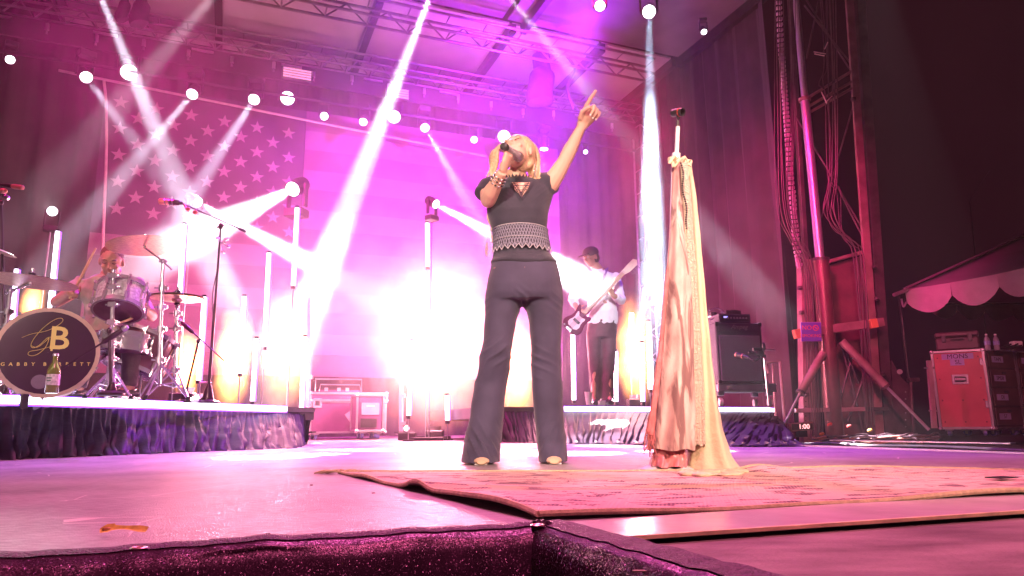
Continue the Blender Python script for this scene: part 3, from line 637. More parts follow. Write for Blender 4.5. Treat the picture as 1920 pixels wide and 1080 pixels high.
# bass drum
KY = 4.45; kc = D(90, 661, KY); kax = (V((-.0, -.6, .25)) + EYE - kc); kax.z = 0; kax = (kax.normalized() + V((.06, 0, 0))).normalized()
KR = .272
kick = drum('bass_drum', kc - kax * .2, kax, KR, .4, 'big bass drum facing the camera with a gold monogram on its dark head', DHEAD, hoopm=HOOP, lugs=10, hr=.016, front_only=True)
kr = kax.cross(Z) * -1; kr = Z.cross(kax)           # right in the picture
face = kc + kax * .012
def K_(px, py):                                   # photo pixel -> bass drum face plane
    return PL(px, py, face, kax)
def kpath(pts, r, name='monogram_stroke', k=6):
    P = cat_rom([K_(*p) for p in pts], k); n = len(P); rr = [r * 1.8 * (1.0 + .55 * math.sin(math.pi * i / n)) for i in range(n)]
    MB().path(P, rr, 6, flat=.35, up=kax).build(name, GOLD, kick)
kpath([(41, 633), (60, 626), (85, 621), (104, 613), (117, 603), (116, 597), (106, 598), (92, 606), (76, 620), (63, 636), (58, 648), (63, 652), (74, 647), (88, 634), (96, 632)], .0022)
kpath([(58, 648), (70, 651), (84, 641), (92, 634), (86, 650), (74, 662), (62, 667), (53, 665), (56, 659), (72, 656), (95, 650)], .0022)
text_obj('monogram_letter', 'B', GOLD, kick, K_(111, 636), kr, Z, .205, .002, bold=True)
bx = K_(98, 612); MB().box((K_(99, 613) + K_(99, 658)) / 2, (.012, (K_(99, 613) - K_(99, 658)).length, .004), (kr, Z, kax)).build('monogram_stem', GOLD, kick, smooth=False)
xs = [5, 20, 34, 48, 62, 84, 98, 112, 126, 140, 153, 166]
for x, ch in zip(xs, 'GABBYBARRETT'): text_obj('name_letter', ch, GOLD, kick, K_(x, 683), kr, Z, .030, .001, bold=True)
MB().lathe(K_(74, 716) , kax, [(.001, .001), (.045, .001), (.045, .004), (.001, .004)], 24).build('port_sticker', mat('silver_sticker', (.45, .35, .45), .2, .5), kick)
# rack tom, tilted to the player; floor tom, snare
tc = D(226, 562, 4.9); drum('rack_tom', tc, V((-.12, .38, .92)), .158, .2, 'clear sparkling rack tom above the bass drum, its dark underside showing', DHEAD2, lugs=8)
drum('floor_tom', D(262, 662, 5.25), V((.25, .25, .93)), .2, .30, 'smoky drum low behind the rack tom next to the cymbal stands', DHEAD2, mat('smoky_shell', (.20, .09, .12), .2, .2), lugs=8)
drum('snare_drum', D(232, 646, 5.05), V((0, .12, 1)), .165, .13, 'chrome snare drum between the bass drum and the smoky floor drum', DHEAD2, CHROME, lugs=8)
def legs3(t, base, h, spread, r, m, rot=.4):
    for k in range(3):
        a = rot + k * 2.094; f = V((math.cos(a) * spread, math.sin(a) * spread, 0)); z0 = V((base.x, base.y, ZR))
        l = MB().tube(z0 + Z * h, z0 + f + Z * .012, r, n=6).tube(z0 + Z * h * .4, z0 + f * .5 + Z * (h * .5), r * .7, n=5).build('leg', m, t)
        MB().tube(z0 + f + Z * .0, z0 + f + Z * .025, r * 1.7, n=8).build('rubber_foot', RUBBER, l)
def cymbal(px, py, y, R, nrm, label, stand=None, name='cymbal', tilt_stand=True, m=BRONZE):
    c = D(px, py, y); nrm = V(nrm).normalized()
    t = thing(name, V((c.x, c.y, c.z - .02)), label, 'cymbal', 'cymbals of the drum kit')
    MB().lathe(c, nrm, [(R, -.016), (R * .8, -.006), (R * .45, .002), (R * .22, .006), (R * .17, .018), (R * .08, .028), (.006, .03), (.006, .027), (R * .16, .014), (R * .22, .003), (R * .8, -.009), (R, -.018)], 48).build('bronze_disc', m, t)
    w = MB().lathe(c + nrm * .03, nrm, [(.02, 0), (.024, .012), (.01, .02)], 12).build('felt', RUBBER, t); MB().tube(c + nrm * .045, c + nrm * .075, .009, n=8).build('wing_nut', CHROME, t)
    return c
def boom_stand(c, top_px, base_px, y, label, r=.013):
    """chrome cymbal stand: tripod, two tubes with clamps, boom arm to the cymbal"""
    jt = D(*top_px, y); b_ = D(*base_px, y); b_.z = ZR; t = thing('cymbal_stand', b_, label, 'cymbal stand', 'chrome stands of the drum kit')
    mid = lerp(b_, jt, .5)
    MB().tube(b_ + Z * .1, mid, r * 1.25, n=10).build('lower_tube', CHROME, t); MB().tube(mid, jt, r, n=10).build('upper_tube', CHROME, t)
    for k in (.28, .5, .66, .8): p = lerp(b_, jt, k); MB().tube(p - Z * .022, p + Z * .022, r * 2.0, n=10).box(p + V((.03, -.01, 0)), (.04, .016, .03)).tube(p + V((-.05, -.01, 0)), p + V((.0, -.01, 0)), .007, n=6).build('clamp', CHROME, t)
    MB().ell(jt, (.022, .022, .022), nu=10, nv=6).tube(jt - V((.03, 0, 0)), jt + V((.03, 0, 0)), .01, n=8).build('tilter', CHROME, t)
    if c is not None: e = jt + (jt - c) * .45; MB().tube(c - Z * .03, jt, .008, n=8).tube(jt, e, .008, n=8).tube(c - Z * .035, c + Z * .02, .01, n=8).build('boom_arm', CHROME, t)
    legs3(t, b_, .26, .2, .008, CHROME, .4 + top_px[0])
    return t
c1 = cymbal(272, 457, 5.15, .265, (-.13, .02, .99), 'large crash cymbal tilted over the drummer’s head'); boom_stand(c1, (306, 490), (296, 745), 5.1, 'thick chrome stand carrying the cymbal over the drummer')
c2 = cymbal(58, 524, 4.55, .275, (.05, .03, .99), 'wide ride cymbal almost edge-on above the bass drum'); boom_stand(c2, (20, 545), (-6, 748), 4.9, 'chrome stand behind the bass drum at the left frame edge')
c3 = cymbal(-18, 463, 4.8, .17, (.25, .05, .96), 'cymbal cut off by the left frame edge'); boom_stand(c3, (-40, 500), (-50, 748), 5.1, 'chrome stand mostly outside the left frame edge')
c4 = cymbal(333, 556, 5.35, .195, (.0, .0, 1), 'upper plate of the hi-hat pair at the right of the kit'); cymbal(333, 561, 5.35, .195, (.0, .0, -1), 'lower plate of the hi-hat pair at the right of the kit')
boom_stand(None, (332, 548), (326, 745), 5.35, 'hi-hat stand with a straight rod right of the thick chrome stand', .011)
MB().tube(D(332, 500, 5.35), D(332, 560, 5.35), .006)
# column that carries the rack tom: the shiny stack in front of the tom
t = thing('tom_mount', D(205, 745, 4.75), 'shiny chrome tom mount standing between bass drum and snare', 'drum mount'); p0 = D(207, 742, 4.75); p1 = D(213, 505, 4.75)
p0.z = ZR
MB().tube(p0, lerp(p0, p1, .42), .02, n=12).build('lower_tube', CHROME, t); MB().tube(lerp(p0, p1, .42), p1, .014, n=12).build('upper_tube', CHROME, t)
for k in (.15, .3, .42, .58, .72, .86, .95): MB().box(lerp(p0, p1, k), (.055, .04, .035)).tube(lerp(p0, p1, k) - V((.05, 0, 0)), lerp(p0, p1, k) + V((.05, 0, 0)), .009, n=8).build('clamp', CHROME, t, bevel=.006)
legs3(t, p0, .2, .16, .009, CHROME, 1.2)
# pedal and small hardware on the riser behind the kick
for (x, y_, yy, lb) in ((232, 735, 5.0, 'flat chrome pedal on the riser right of the bass drum'), (372, 742, 5.9, 'small chrome pedal near the microphone stand foot')):
    g_ = D(x, y_, yy); g_.z = ZR; t = thing('foot_pedal', g_, lb, 'pedal', 'foot pedals'); MB().box(g_ + Z * .012, (.12, .26, .02)).build('base_plate', CHROME, t, bevel=.004)
    MB().box(g_ + Z * .05, (.09, .22, .012), (V((1, 0, 0)), V((0, .95, .3)), V((0, -.3, .95)))).build('footboard', CHROME, t, bevel=.004); MB().tube(g_ + V((-.05, .12, 0)), g_ + V((-.05, .12, .18)), .008).tube(g_ + V((.05, .12, 0)), g_ + V((.05, .12, .18)), .008).tube(g_ + V((-.05, .12, .18)), g_ + V((.05, .12, .18)), .008).build('frame', CHROME, t)
# ---- microphone stands on the riser
MBLK = mat('stand_black', (.07, .035, .05), .35, .5, var=.2)
MICB = mat('mic_body_copper', (.62, .30, .22), .35, .5, var=.2)
def mic_body(p0, p1, r, parent, name='microphone'):
    d = (p1 - p0).normalized(); L_ = (p1 - p0).length
    o = MB().lathe(p0, d, [(r * .5, 0), (r * .95, L_ * .04), (r, L_ * .12), (r, L_ * .42), (r * .9, L_ * .46)], 14).build('grille', MICB, parent)
    MB().lathe(p0, d, [(r * .9, L_ * .46), (r * .92, L_ * .5), (r * .8, L_ * .85), (r * .5, L_ * .9), (r * .5, L_)], 14).build('handle', MBLK, parent)
b_ = D(390, 748, 5.9); b_.z = ZR; t = thing('microphone_stand', b_, 'tall boom microphone stand on the drum riser, microphone level with the stars', 'microphone stand')
j = D(414, 424, 5.9); MB().tube(b_ + Z * .06, lerp(b_, j, .55), .013, n=10).build('lower_tube', MBLK, t); MB().tube(lerp(b_, j, .55), j, .009, n=10).build('upper_tube', MBLK, t)
MB().lathe(b_, Z, [(.1, 0), (.1, .012), (.05, .03), (.03, .12), (.016, .16)], 20).build('round_base', MBLK, t)
e0_, e1_ = D(461, 434, 5.95), D(341, 381, 5.5); MB().tube(e0_, e1_, .007, n=8).tube(e0_, lerp(e0_, e1_, .12), .014, n=8).build('boom', MBLK, t); MB().ell(j, (.022, .022, .03)).tube(j - V((.035, 0, .01)), j + V((.03, 0, .01)), .01, n=8).build('boom_clamp', MBLK, t)
MB().tube(D(345, 383, 5.5), D(352, 396, 5.5), .007).ell(D(352, 392, 5.5), (.02, .02, .016)).ell(D(366, 398, 5.5), (.02, .02, .02)).build('shock_mount', mat('red_metal', (.5, .1, .1), .3, .6), t)
mic = thing('microphone', D(320, 380, 5.5), 'copper coloured studio microphone on the end of the tall boom', 'microphone'); mic_body(D(297, 377, 5.45), D(343, 381, 5.5), .026, mic)
for k in (.3, .45, .6): p = lerp(D(297, 377, 5.45), D(343, 381, 5.5), k); MB().ringband(p, V((1, 0, 0)), .024, .03, .008, 14).build('ring', CHROME, mic)
t2 = thing('clamped_mic_holder', D(420, 470, 5.88), 'cluster of chrome clips on the pole of the tall microphone stand', 'clip', None)
for x, y_ in ((408, 447), (420, 455), (428, 462), (419, 472), (424, 448)): MB().ell(D(x, y_, 5.87), (.02, .02, .013)).tube(D(x, y_, 5.87), D(415, 455, 5.89), .005, n=6).build('clip', CHROME, t2)
tag(MB().path(cat_rom([D(414, 430, 5.92), D(408, 500, 5.95), D(398, 560, 5.97), D(402, 640, 5.97), D(390, 735, 5.95)]), .004, 5).build('microphone_cable', BLK), 'thin black cable hanging along the tall microphone stand', 'cable')
def short_stand(base_px, top_px, m0, m1, y, label, mlabel):
    b_ = D(*base_px, y); b_.z = ZR; j = D(*top_px, y); t = thing('short_microphone_stand', b_, label, 'microphone stand', 'low microphone stands'); MB().tube(b_, j, .009, n=8).build('pole', MBLK, t)
    MB().lathe(b_, Z, [(.08, 0), (.08, .015), (.03, .03), (.014, .08)], 18).build('round_base', MBLK, t)
    a, b2 = D(*m0, y), D(*m1, y); MB().tube(a, b2, .006, n=8).ell(j, (.016, .016, .02)).build('boom', MBLK, t)
    m_ = thing('microphone', b2, mlabel, 'microphone'); d = (b2 - a).normalized(); MB().lathe(b2 - d * .02, d, [(.008, 0), (.016, .02), (.018, .09), (.014, .14), (.006, .15)], 12).build('mic_body', MBLK, m_); MB().lathe(b2 + d * .13, d, [(.016, 0), (.019, .02), (.012, .035)], 12).build('grille', ALU, m_)
short_stand((208, 744), (205, 620), (118, 690), (196, 640), 4.35, 'low boom stand in front of the snare, slanting up to the right', 'slim grey microphone pointing up in front of the rack tom')
short_stand((345, 744), (372, 640), (420, 676), (360, 622), 5.8, 'low boom stand left of the tall microphone stand', 'small dark microphone at the hi-hat')
short_stand((12, 748), (2, 380), (-30, 330), (-12, 347), 4.9, 'stand at the left frame edge with only its tip in view', 'red lit microphone poking in at the left frame edge')
mt_ = thing('overhead_mic', D(15, 350, 4.8), 'copper microphone tip entering at the left frame edge above the cymbals', 'microphone'); mic_body(D(44, 352, 4.8), D(0, 346, 4.85), .018, mt_); MB().ell(D(6, 358, 4.8), (.03, .02, .02)).build('clip', MICB, mt_)
# ---- bottle on the riser edge
g_ = D(96, 740, 4.02); g_.z = ZR; bt = thing('beer_bottle', g_, 'green glass bottle standing on the riser edge in front of the bass drum', 'bottle')
GLS = mat('green_glass', (.42, .50, .12), .08, var=.2, trans=.55, spec=.8, coat=.5)
s_ = 1.0
MB().lathe(g_, Z, [(.030, 0), (.034, .006), (.034, .12), (.030, .145), (.016, .175), (.013, .19), (.0125, .215), (.014, .22), (.014, .226), (.011, .228)], 24).build('glass', GLS, bt)
MB().lathe(g_ + Z * .045, Z, [(.0345, 0), (.0348, .002), (.0348, .06), (.0345, .062)], 24, cap=False).build('label', mat('bottle_paper_label', (.72, .70, .66), .6, var=.35, scale=60), bt)
MB().lathe(g_ + Z * .212, Z, [(.0152, 0), (.0155, .01), (.013, .016), (.001, .017)], 16).build('cap', mat('pale_cap', (.8, .8, .82), .3, .6), bt)
for k, (w_, hh) in enumerate(((.03, .085), (.022, .07))): MB().box(g_ + V((.0, -.0352, hh)), (w_, .001, .006)).build('print_band', mat('bottle_print', (.1, .25, .15), .6), bt)
# ================================================================== AMPLIFIER, CASES, FURNITURE OF THE STAGE
GRL = mat('speaker_grille', (.34, .31, .36), .7, var=.2, scale=200, bump=.6, bscale=300)
TOLEX = mat('black_tolex', (.06, .05, .07), .6, bump=.4, bscale=300)
y = 8.6; c00 = D(1334, 728, y); c10 = D(1424, 722, y); ax = V((.985, .17, 0)); ay = Z.cross(ax); w_ = .60; h_ = .74; cb = D(1378, 722, y)
cs = thing('amp_dolly', V((cb.x, cb.y, ZR)), 'low silver wheeled case tray under the bass amplifier', 'dolly')
zt = cb.z
MB().box(V((cb.x, cb.y, zt - .045)) + ax * .03, (.74, .5, .085), (ax, ay, Z)).build('tray', mat('dolly_grey', (.35, .30, .36), .5, .2), cs, bevel=.006)
for s in (-1, 1): MB().box(V((cb.x, cb.y, zt - .045 + s * .042)) + ax * .03 - ay * .252, (.745, .012, .012), (ax, ay, Z)).build('rail', ALU, cs)
for s in (-.2, .25): MB().box(V((cb.x, cb.y, zt - .045)) + ax * s - ay * .258, (.07, .012, .05), (ax, ay, Z)).build('latch', CHROME, cs, bevel=.003)
for sx in (-.28, .34):
    for sy in (-.17, .17):
        p = V((cb.x, cb.y, 0)) + ax * sx + ay * sy; cst = MB().box(V((p.x, p.y, zt - .11)), (.07, .07, .05)).build('caster', ALU, cs); MB().tube(V((p.x - .02, p.y, ZR + .045)), V((p.x + .02, p.y, ZR + .045)), .045, n=16).build('wheel', WHITE, cst)
am = thing('bass_cabinet', V((cb.x, cb.y, zt)), 'tall bass speaker cabinet with grey grille on the right riser', 'amplifier')
cc = V((cb.x, cb.y, zt + h_ / 2)); MB().box(cc, (w_, .38, h_), (ax, ay, Z)).build('cabinet', TOLEX, am, bevel=.012)
fr = -ay * .192
MB().box(cc + fr * 1.01 - Z * .06, (w_ * .88, .012, h_ * .74), (ax, ay, Z)).build('grille', GRL, am, bevel=.003)
MB().box(cc + fr * 1.0 + Z * .31, (w_ * .88, .012, .09), (ax, ay, Z)).build('logo_panel', TOLEX, am)
text_obj('logo', 'Ampeg', CHROME, am, cc + fr * 1.06 + Z * .315, ax, Z, .075, .002, bold=True, shear=.35)
for sx in (-1, 1):
    for sz in (-1, 1): MB().box(cc + ax * sx * (w_ / 2 - .02) + Z * sz * (h_ / 2 - .02) - ay * .18, (.05, .04, .05), (ax, ay, Z)).build('corner', DARKM, am, bevel=.006)
for i in range(26): MB().box(cc + fr * 1.05 + Z * (-.06 - h_ * .36 + i * h_ * .72 / 25), (w_ * .86, .004, .006), (ax, ay, Z)).build('grille_cord', GRL, am, smooth=False)
hd = thing('amplifier_head', cc + Z * h_ / 2, 'small amplifier head with a row of knobs on top of the bass cabinet', 'amplifier head'); hc = cc + Z * (h_ / 2 + .06) - ax * .02
MB().box(hc, (.42, .3, .11), (ax, ay, Z)).build('case', TOLEX, hd, bevel=.01); MB().box(hc - ay * .152, (.36, .006, .07), (ax, ay, Z)).build('front_panel', DARKM, hd)
for i in range(7): MB().tube(hc - ay * .155 + ax * (-.1 + i * .04), hc - ay * .175 + ax * (-.1 + i * .04), .013, n=10).build('knob', CHROME, hd)
MB().box(hc - ay * .157 - ax * .12 + Z * .012, (.05, .004, .02), (ax, ay, Z)).build('display', mat('blue_display', (.2, .2, .8), .3, emit=(.35, .3, 1), es=2), hd)
ps = thing('tuner_box', hc + Z * .055, 'small dark box with loose cables on top of the amplifier head', 'box'); MB().box(hc + Z * .085 + ax * .03, (.2, .15, .05), (ax, ay, Z)).build('box_body', DARKM, ps, bevel=.005); MB().box(hc + Z * .112 + ax * .06, (.08, .08, .02), (ax, ay, Z)).build('lid', BLK, ps)
for k, pts in enumerate(([(1330, 582), (1345, 578), (1362, 590), (1372, 602)], [(1332, 600), (1348, 592), (1352, 606)], [(1365, 585), (1385, 588), (1395, 600)])):
    tag(MB().path(cat_rom([D(a, b_, y - .05) for a, b_ in pts]), .007, 6).build('amp_cable', mat('grey_cable', (.2, .15, .25), .5)), ['grey cable arching left off the amplifier head', 'short cable curling beside the bright tube by the amplifier', 'cable lying over the small box on the amplifier'][k], 'cable')
# microphone on a side clamp in front of the cabinet
sm = thing('amp_mic_stand', V((D(1440, 760, 7.9).x, 7.9, ZR)), 'short silver stand with dark clamp right of the bass cabinet', 'microphone stand')
MB().tube(D(1433, 672, 7.9), V((D(1442, 762, 7.9).x, 7.9, ZR)), .011, n=8).build('pole', ALU, sm); MB().ell(D(1425, 662, 7.9), (.05, .03, .04)).box(D(1420, 655, 7.9), (.10, .04, .03)).ell(D(1432, 650, 7.9), (.02, .02, .05)).tube(D(1404, 660, 7.9), D(1436, 668, 7.9), .014).build('clamp', BLK, sm)
MB().tube(D(1430, 656, 7.9), D(1453, 656, 7.9), .006, n=6).build('side_rod', ALU, sm)
am_ = thing('amp_microphone', D(1395, 668, 7.95), 'dark microphone with copper rings against the grille of the bass cabinet', 'microphone'); MB().lathe(D(1378, 664, 8.1), D(1404, 671, 7.95) - D(1378, 664, 8.1), [(.014, 0), (.028, .02), (.03, .06), (.024, .11), (.018, .2)], 14).build('mic_body', BLK, am_)
for k in (.1, .55): MB().ringband(lerp(D(1378, 664, 8.1), D(1404, 671, 7.95), k), D(1404, 671, 7.95) - D(1378, 664, 8.1), .028, .033, .015, 14).build('ring', MICB, am_)
MB().path(cat_rom([D(1404, 671, 7.95), D(1415, 676, 7.9), D(1425, 670, 7.9)]), .012, 8).build('cable', BLK, am_)
# rail of the stairs behind the riser
rl = thing('hand_rail', D(1470, 792, 9.0), 'pink lit metal hand rail standing behind the right riser', 'railing')
yr = 9.2; P = lambda x, y_: D(x, y_, yr)
MB().path([P(1472, 800), P(1462, 678), P(1424, 682)], .02, 8).build('frame', mat('rail_paint', (.6, .42, .42), .4, .3), rl)
for a, b_ in (((1448, 680), (1455, 790)), ((1436, 681), (1440, 700))): MB().tube(P(*a), P(*b_), .012).build('bar', mat('rail_paint'), rl)
# cup on the riser and the pedal tuner beside it
g_ = D(1104, 757, 7.35); g_.z = ZR; cp = thing('plastic_cup', g_, 'clear plastic cup with a dark band at the bass player’s feet', 'cup')
MB().lathe(g_, Z, [(.028, 0), (.042, .13), (.045, .132), (.041, .13), (.026, .004)], 18, cap=False).build('cup_wall', mat('cloudy_plastic', (.7, .65, .68), .2, trans=.4), cp); MB().lathe(g_, Z, [(.028, .004), (.036, .075), (.0, .075)], 18).build('drink', mat('cola', (.12, .03, .02), .1), cp)
g_ = D(1128, 756, 7.6); g_.z = ZR; tp = thing('effects_pedal', g_, 'small pale effects pedal between the bass player’s shoes', 'pedal'); MB().box(g_ + Z * .025, (.08, .12, .05)).build('box_body', ALU, tp, bevel=.006); MB().tube(g_ + Z * .05, g_ + Z * .07, .014).build('switch', CHROME, tp)
# ---- road cases
def road_case(c, ax, ay, w_, d_, h_, name, label, cat, face, wheels=True, trim=.03, lid=None):
    c = V(c); t = thing(name, V((c.x, c.y, c.z - (.1 if wheels else 0))), label, cat)
    MB().box(c + Z * h_ / 2, (w_, d_, h_), (ax, ay, Z)).build('box_body', face, t, bevel=.004)
    for sx in (-1, 1):
        for sy in (-1, 1): MB().box(c + ax * sx * (w_ / 2) + ay * sy * (d_ / 2) + Z * h_ / 2, (trim, trim, h_ + .012), (ax, ay, Z)).build('corner_rail', ALU, t, bevel=.004)
    for sz in (0, 1):
        for sy in (-1, 1): MB().box(c + ay * sy * (d_ / 2) + Z * h_ * sz, (w_ - trim, trim * .9, trim), (ax, ay, Z)).build('edge_rail', ALU, t, bevel=.004)
        for sx in (-1, 1): MB().box(c + ax * sx * (w_ / 2) + Z * h_ * sz, (trim * .9, d_ - trim, trim), (ax, ay, Z)).build('edge_rail', ALU, t, bevel=.004)
    for sx in (-1, 1):
        for sz in (0, 1): MB().ell(c + ax * sx * w_ / 2 - ay * d_ / 2 + Z * h_ * sz, (.03, .03, .03), (ax, ay, Z), 10, 8).build('ball_corner', CHROME, t)
    if wheels:
        for sx in (-1, 1):
            for sy in (-1, 1):
                p = c + ax * sx * (w_ / 2 - .09) + ay * sy * (d_ / 2 - .08); cs = MB().box(p - Z * .02, (.09, .09, .03), (ax, ay, Z)).box(p - Z * .045, (.05, .03, .06), (ax, ay, Z)).build('caster', ALU, t, bevel=.003)
                MB().tube(p - Z * .055 - ax * .018, p - Z * .055 + ax * .018, .045, n=16).build('wheel', mat('caster_wheel', (.12, .14, .4), .4), cs)
    return t
RED = mat('red_case_laminate', (.50, .10, .12), .38, var=.08, scale=6, bump=.08, bscale=200, spec=.6)
PLUM = mat('plum_case_laminate', (.14, .05, .12), .35, var=.15, spec=.5)
def latch(p, ax, ay, t, s=.06, name='latch'): o = MB().box(p, (s, .012, s * 1.15), (ax, ay, Z)).build(name, CHROME, t, bevel=.006); MB().box(p - ay * .009, (s * .5, .012, s * .5), (ax, ay, Z)).build('latch_dish', DARKM, o)
# big case left of centre with a number sticker
ax = U; ay = W
pb = D(582, 802, 10.0); w1 = .56 * 1.9; zb = .1; h1 = D(582, 737, 10.0).z - zb
cA = V((pb.x, pb.y, zb)) + ax * w1 / 2 + ay * .35
t = road_case(cA, ax, ay, w1, .6, h1 - .12, 'road_case', 'long plum road case behind the drum riser with a diamond sticker reading 4', 'road case', PLUM, wheels=True)
t0 = road_case(cA + Z * (h1 - .10), ax, ay, w1 + .02, .62, .10, 'case_tray', 'pale edged lid section lying on the plum road case', 'case lid', PLUM, wheels=False, trim=.035)
for s in (-1, .62): latch(cA + ax * s * w1 * .42 - ay * .315 + Z * (h1 - .14), ax, ay, t, .12)
q = cA - ay * .312 + ax * .06 + Z * h1 * .42; R45 = (ax * .85 + Z * .5).normalized(); U45 = ay.cross(R45) * -1
MB().box(q, (.17, .006, .17), ((ax + Z * .75).normalized(), ay, (Z - ax * .75).normalized())).build('sticker', mat('grey_sticker', (.42, .36, .40), .5), t, smooth=False)
text_obj('sticker_number', '4', BLK, t, q - ay * .006, ax, Z, .14, .001, bold=True)
# smaller open rack case to its right
pb = D(669, 798, 9.6); cB = V((pb.x, pb.y, .12)) + ax * .18 + ay * .25; hB = D(669, 741, 9.6).z - .12
t = road_case(cB, ax, ay, .36, .45, hB, 'rack_case', 'small open rack case on wheels with pale trim right of the plum road case', 'rack case', PLUM)
MB().box(cB - ay * .232 + Z * hB * .62, (.24, .01, .16), (ax, ay, Z)).build('front_panel', mat('rack_grey', (.35, .25, .3), .5), t); MB().box(cB - ay * .24 + Z * hB * .7, (.1, .01, .02), (ax, ay, Z)).build('rack_label', WHITE, t); MB().box(cB - ay * .236 + Z * hB * .22 - ax * .02, (.22, .01, .12), (ax, ay, Z)).build('front_panel', DARKM, t)
# keyboard-like tray with handle on the long case
kb = cA + Z * (h1 + .03) - ax * .12; t = thing('equipment_tray', kb - Z * .02, 'low pale framed tray with a tubular handle on the plum road case', 'tray')
MB().box(kb + Z * .0, (.62, .4, .05), (ax, ay, Z)).build('box_body', PLUM, t, bevel=.004); MB().path([kb - ay * .21 - ax * .3 + Z * .0, kb - ay * .21 - ax * .28 + Z * .10, kb - ay * .21 + ax * .28 + Z * .10, kb - ay * .21 + ax * .3 + Z * .0], .009, 6).build('handle', ALU, t)
MB().path([kb + ay * .1 - ax * .32 + Z * .0, kb + ay * .1 - ax * .32 + Z * .2, kb + ay * .1 + ax * .36 + Z * .2, kb + ay * .1 + ax * .36], .012, 6).build('rail', ALU, t)
for s in (-.2, -.02, .1): MB().box(kb - ay * .215 + ax * s + Z * .03, (.05, .01, .05), (ax, ay, Z)).build('socket', ALU, t)
# pale upright posts either side of that gap
PST = mat('pale_post', (.62, .45, .58), .4, .4)
for x, x2, y0, y1, yy, lb in ((581, 576, 556, 812, 8.4, 'pale upright post at the right end of the drum riser'), (752, 752, 640, 812, 9.4, 'pale upright post left of the white glare')):
    a, b_ = D(x, y0, yy), D(x2, y1, yy); b_.z = max(b_.z, 0.0); t = thing('screen_post', b_, lb, 'post', 'posts beside the cases'); MB().box((a + b_) / 2, (.05, .05, (a - b_).length), (V((1, 0, 0)), (a - b_).normalized().cross(V((1, 0, 0))), (a - b_).normalized())).build('post', PST, t, bevel=.004)
    MB().box(b_ + Z * .01, (.16, .16, .02)).build('foot_plate', DARKM, t)
    for k in (.1, .4): MB().box(lerp(b_, a, k) + V((.03, -.02, 0)), (.06, .05, .05)).build('bracket', ALU, t, bevel=.004)
fx = D(764, 806, 9.2); t = thing('floor_lamp', V((fx.x, fx.y, 0)), 'small floor lamp at the foot of the pale post left of the glare', 'floor lamp'); MB().box(V((fx.x, fx.y, .05)), (.22, .16, .1)).build('housing', HOUS, t, bevel=.01); MB().tube(fx + V((0, -.06, .02)), fx + V((0, -.09, .02)), .035, n=14).build('lens', mat('dim_lens', (.8, .8, .8), .3, emit=(1, .9, .95), es=2.5), t)
MB().box(V((fx.x + .3, fx.y + .1, .03)), (.5, .04, .04)).build('rail', DARKM, t)
tag(MB().path(cat_rom([G(700, 818), G(722, 814), G(730, 811), G(742, 814), G(756, 819)]), .012, 6).build('floor_cable', BLK), 'loop of black cable on the floor right of the rack case', 'cable')
# ---- case stack at the far right
Y0 = 9.5; ax = V((.84, -.54, 0)).normalized(); ay = Z.cross(ax)
p0 = D(1764, 803, Y0); zb = p0.z; wR = .58; hR = D(1752, 661, Y0).z - zb
c = V((p0.x, p0.y, zb)) + ax * wR / 2 + ay * .35
t = road_case(c, ax, ay, wR, .7, hR, 'red_road_case', 'tall red road case with tape label MONS SL and recessed handle', 'road case', RED, trim=.035)
TAPE = mat('pale_blue_tape', (.40, .38, .62), .6, var=.1); INK = mat('marker_ink', (.03, .02, .04), .6)
fz = -ay * .352
MB().box(c + fz + Z * hR * .93 + ax * .0, (.36, .004, .075), (ax, ay, Z)).build('tape_label', TAPE, t, smooth=False); MB().box(c + fz + Z * hR * .855 - ax * .01, (.16, .004, .085), (ax, ay, Z)).build('tape_label', TAPE, t, smooth=False)
text_obj('tape_text', 'MONS', INK, t, c + fz * 1.01 + Z * hR * .93, ax, Z, .085, .001); text_obj('tape_text', 'SL', INK, t, c + fz * 1.01 + Z * hR * .855, ax, Z, .08, .001)
hp = c + fz + Z * hR * .63; MB().box(hp, (.19, .008, .13), (ax, ay, Z)).build('handle_dish', CHROME, t, bevel=.02); MB().box(hp - ay * .008, (.13, .01, .07), (ax, ay, Z)).build('dish_recess', DARKM, t, bevel=.01); MB().box(hp - ay * .018, (.12, .012, .028), (ax, ay, Z)).build('handle', WHITE, t, bevel=.006)
for zz in (.85, .3): MB().box(c + fz + ax * (wR / 2 - .02) + Z * hR * zz, (.06, .02, .09), (ax, ay, Z)).build('hinge', CHROME, t, bevel=.005)
for i in range(3):
    for k in range(4): MB().ell(c + fz + ax * (-.23 + i * .23) + Z * (.08 + k * hR * .28), (.010, .006, .010), nu=6, nv=4).build('rivet', DARKM, t)
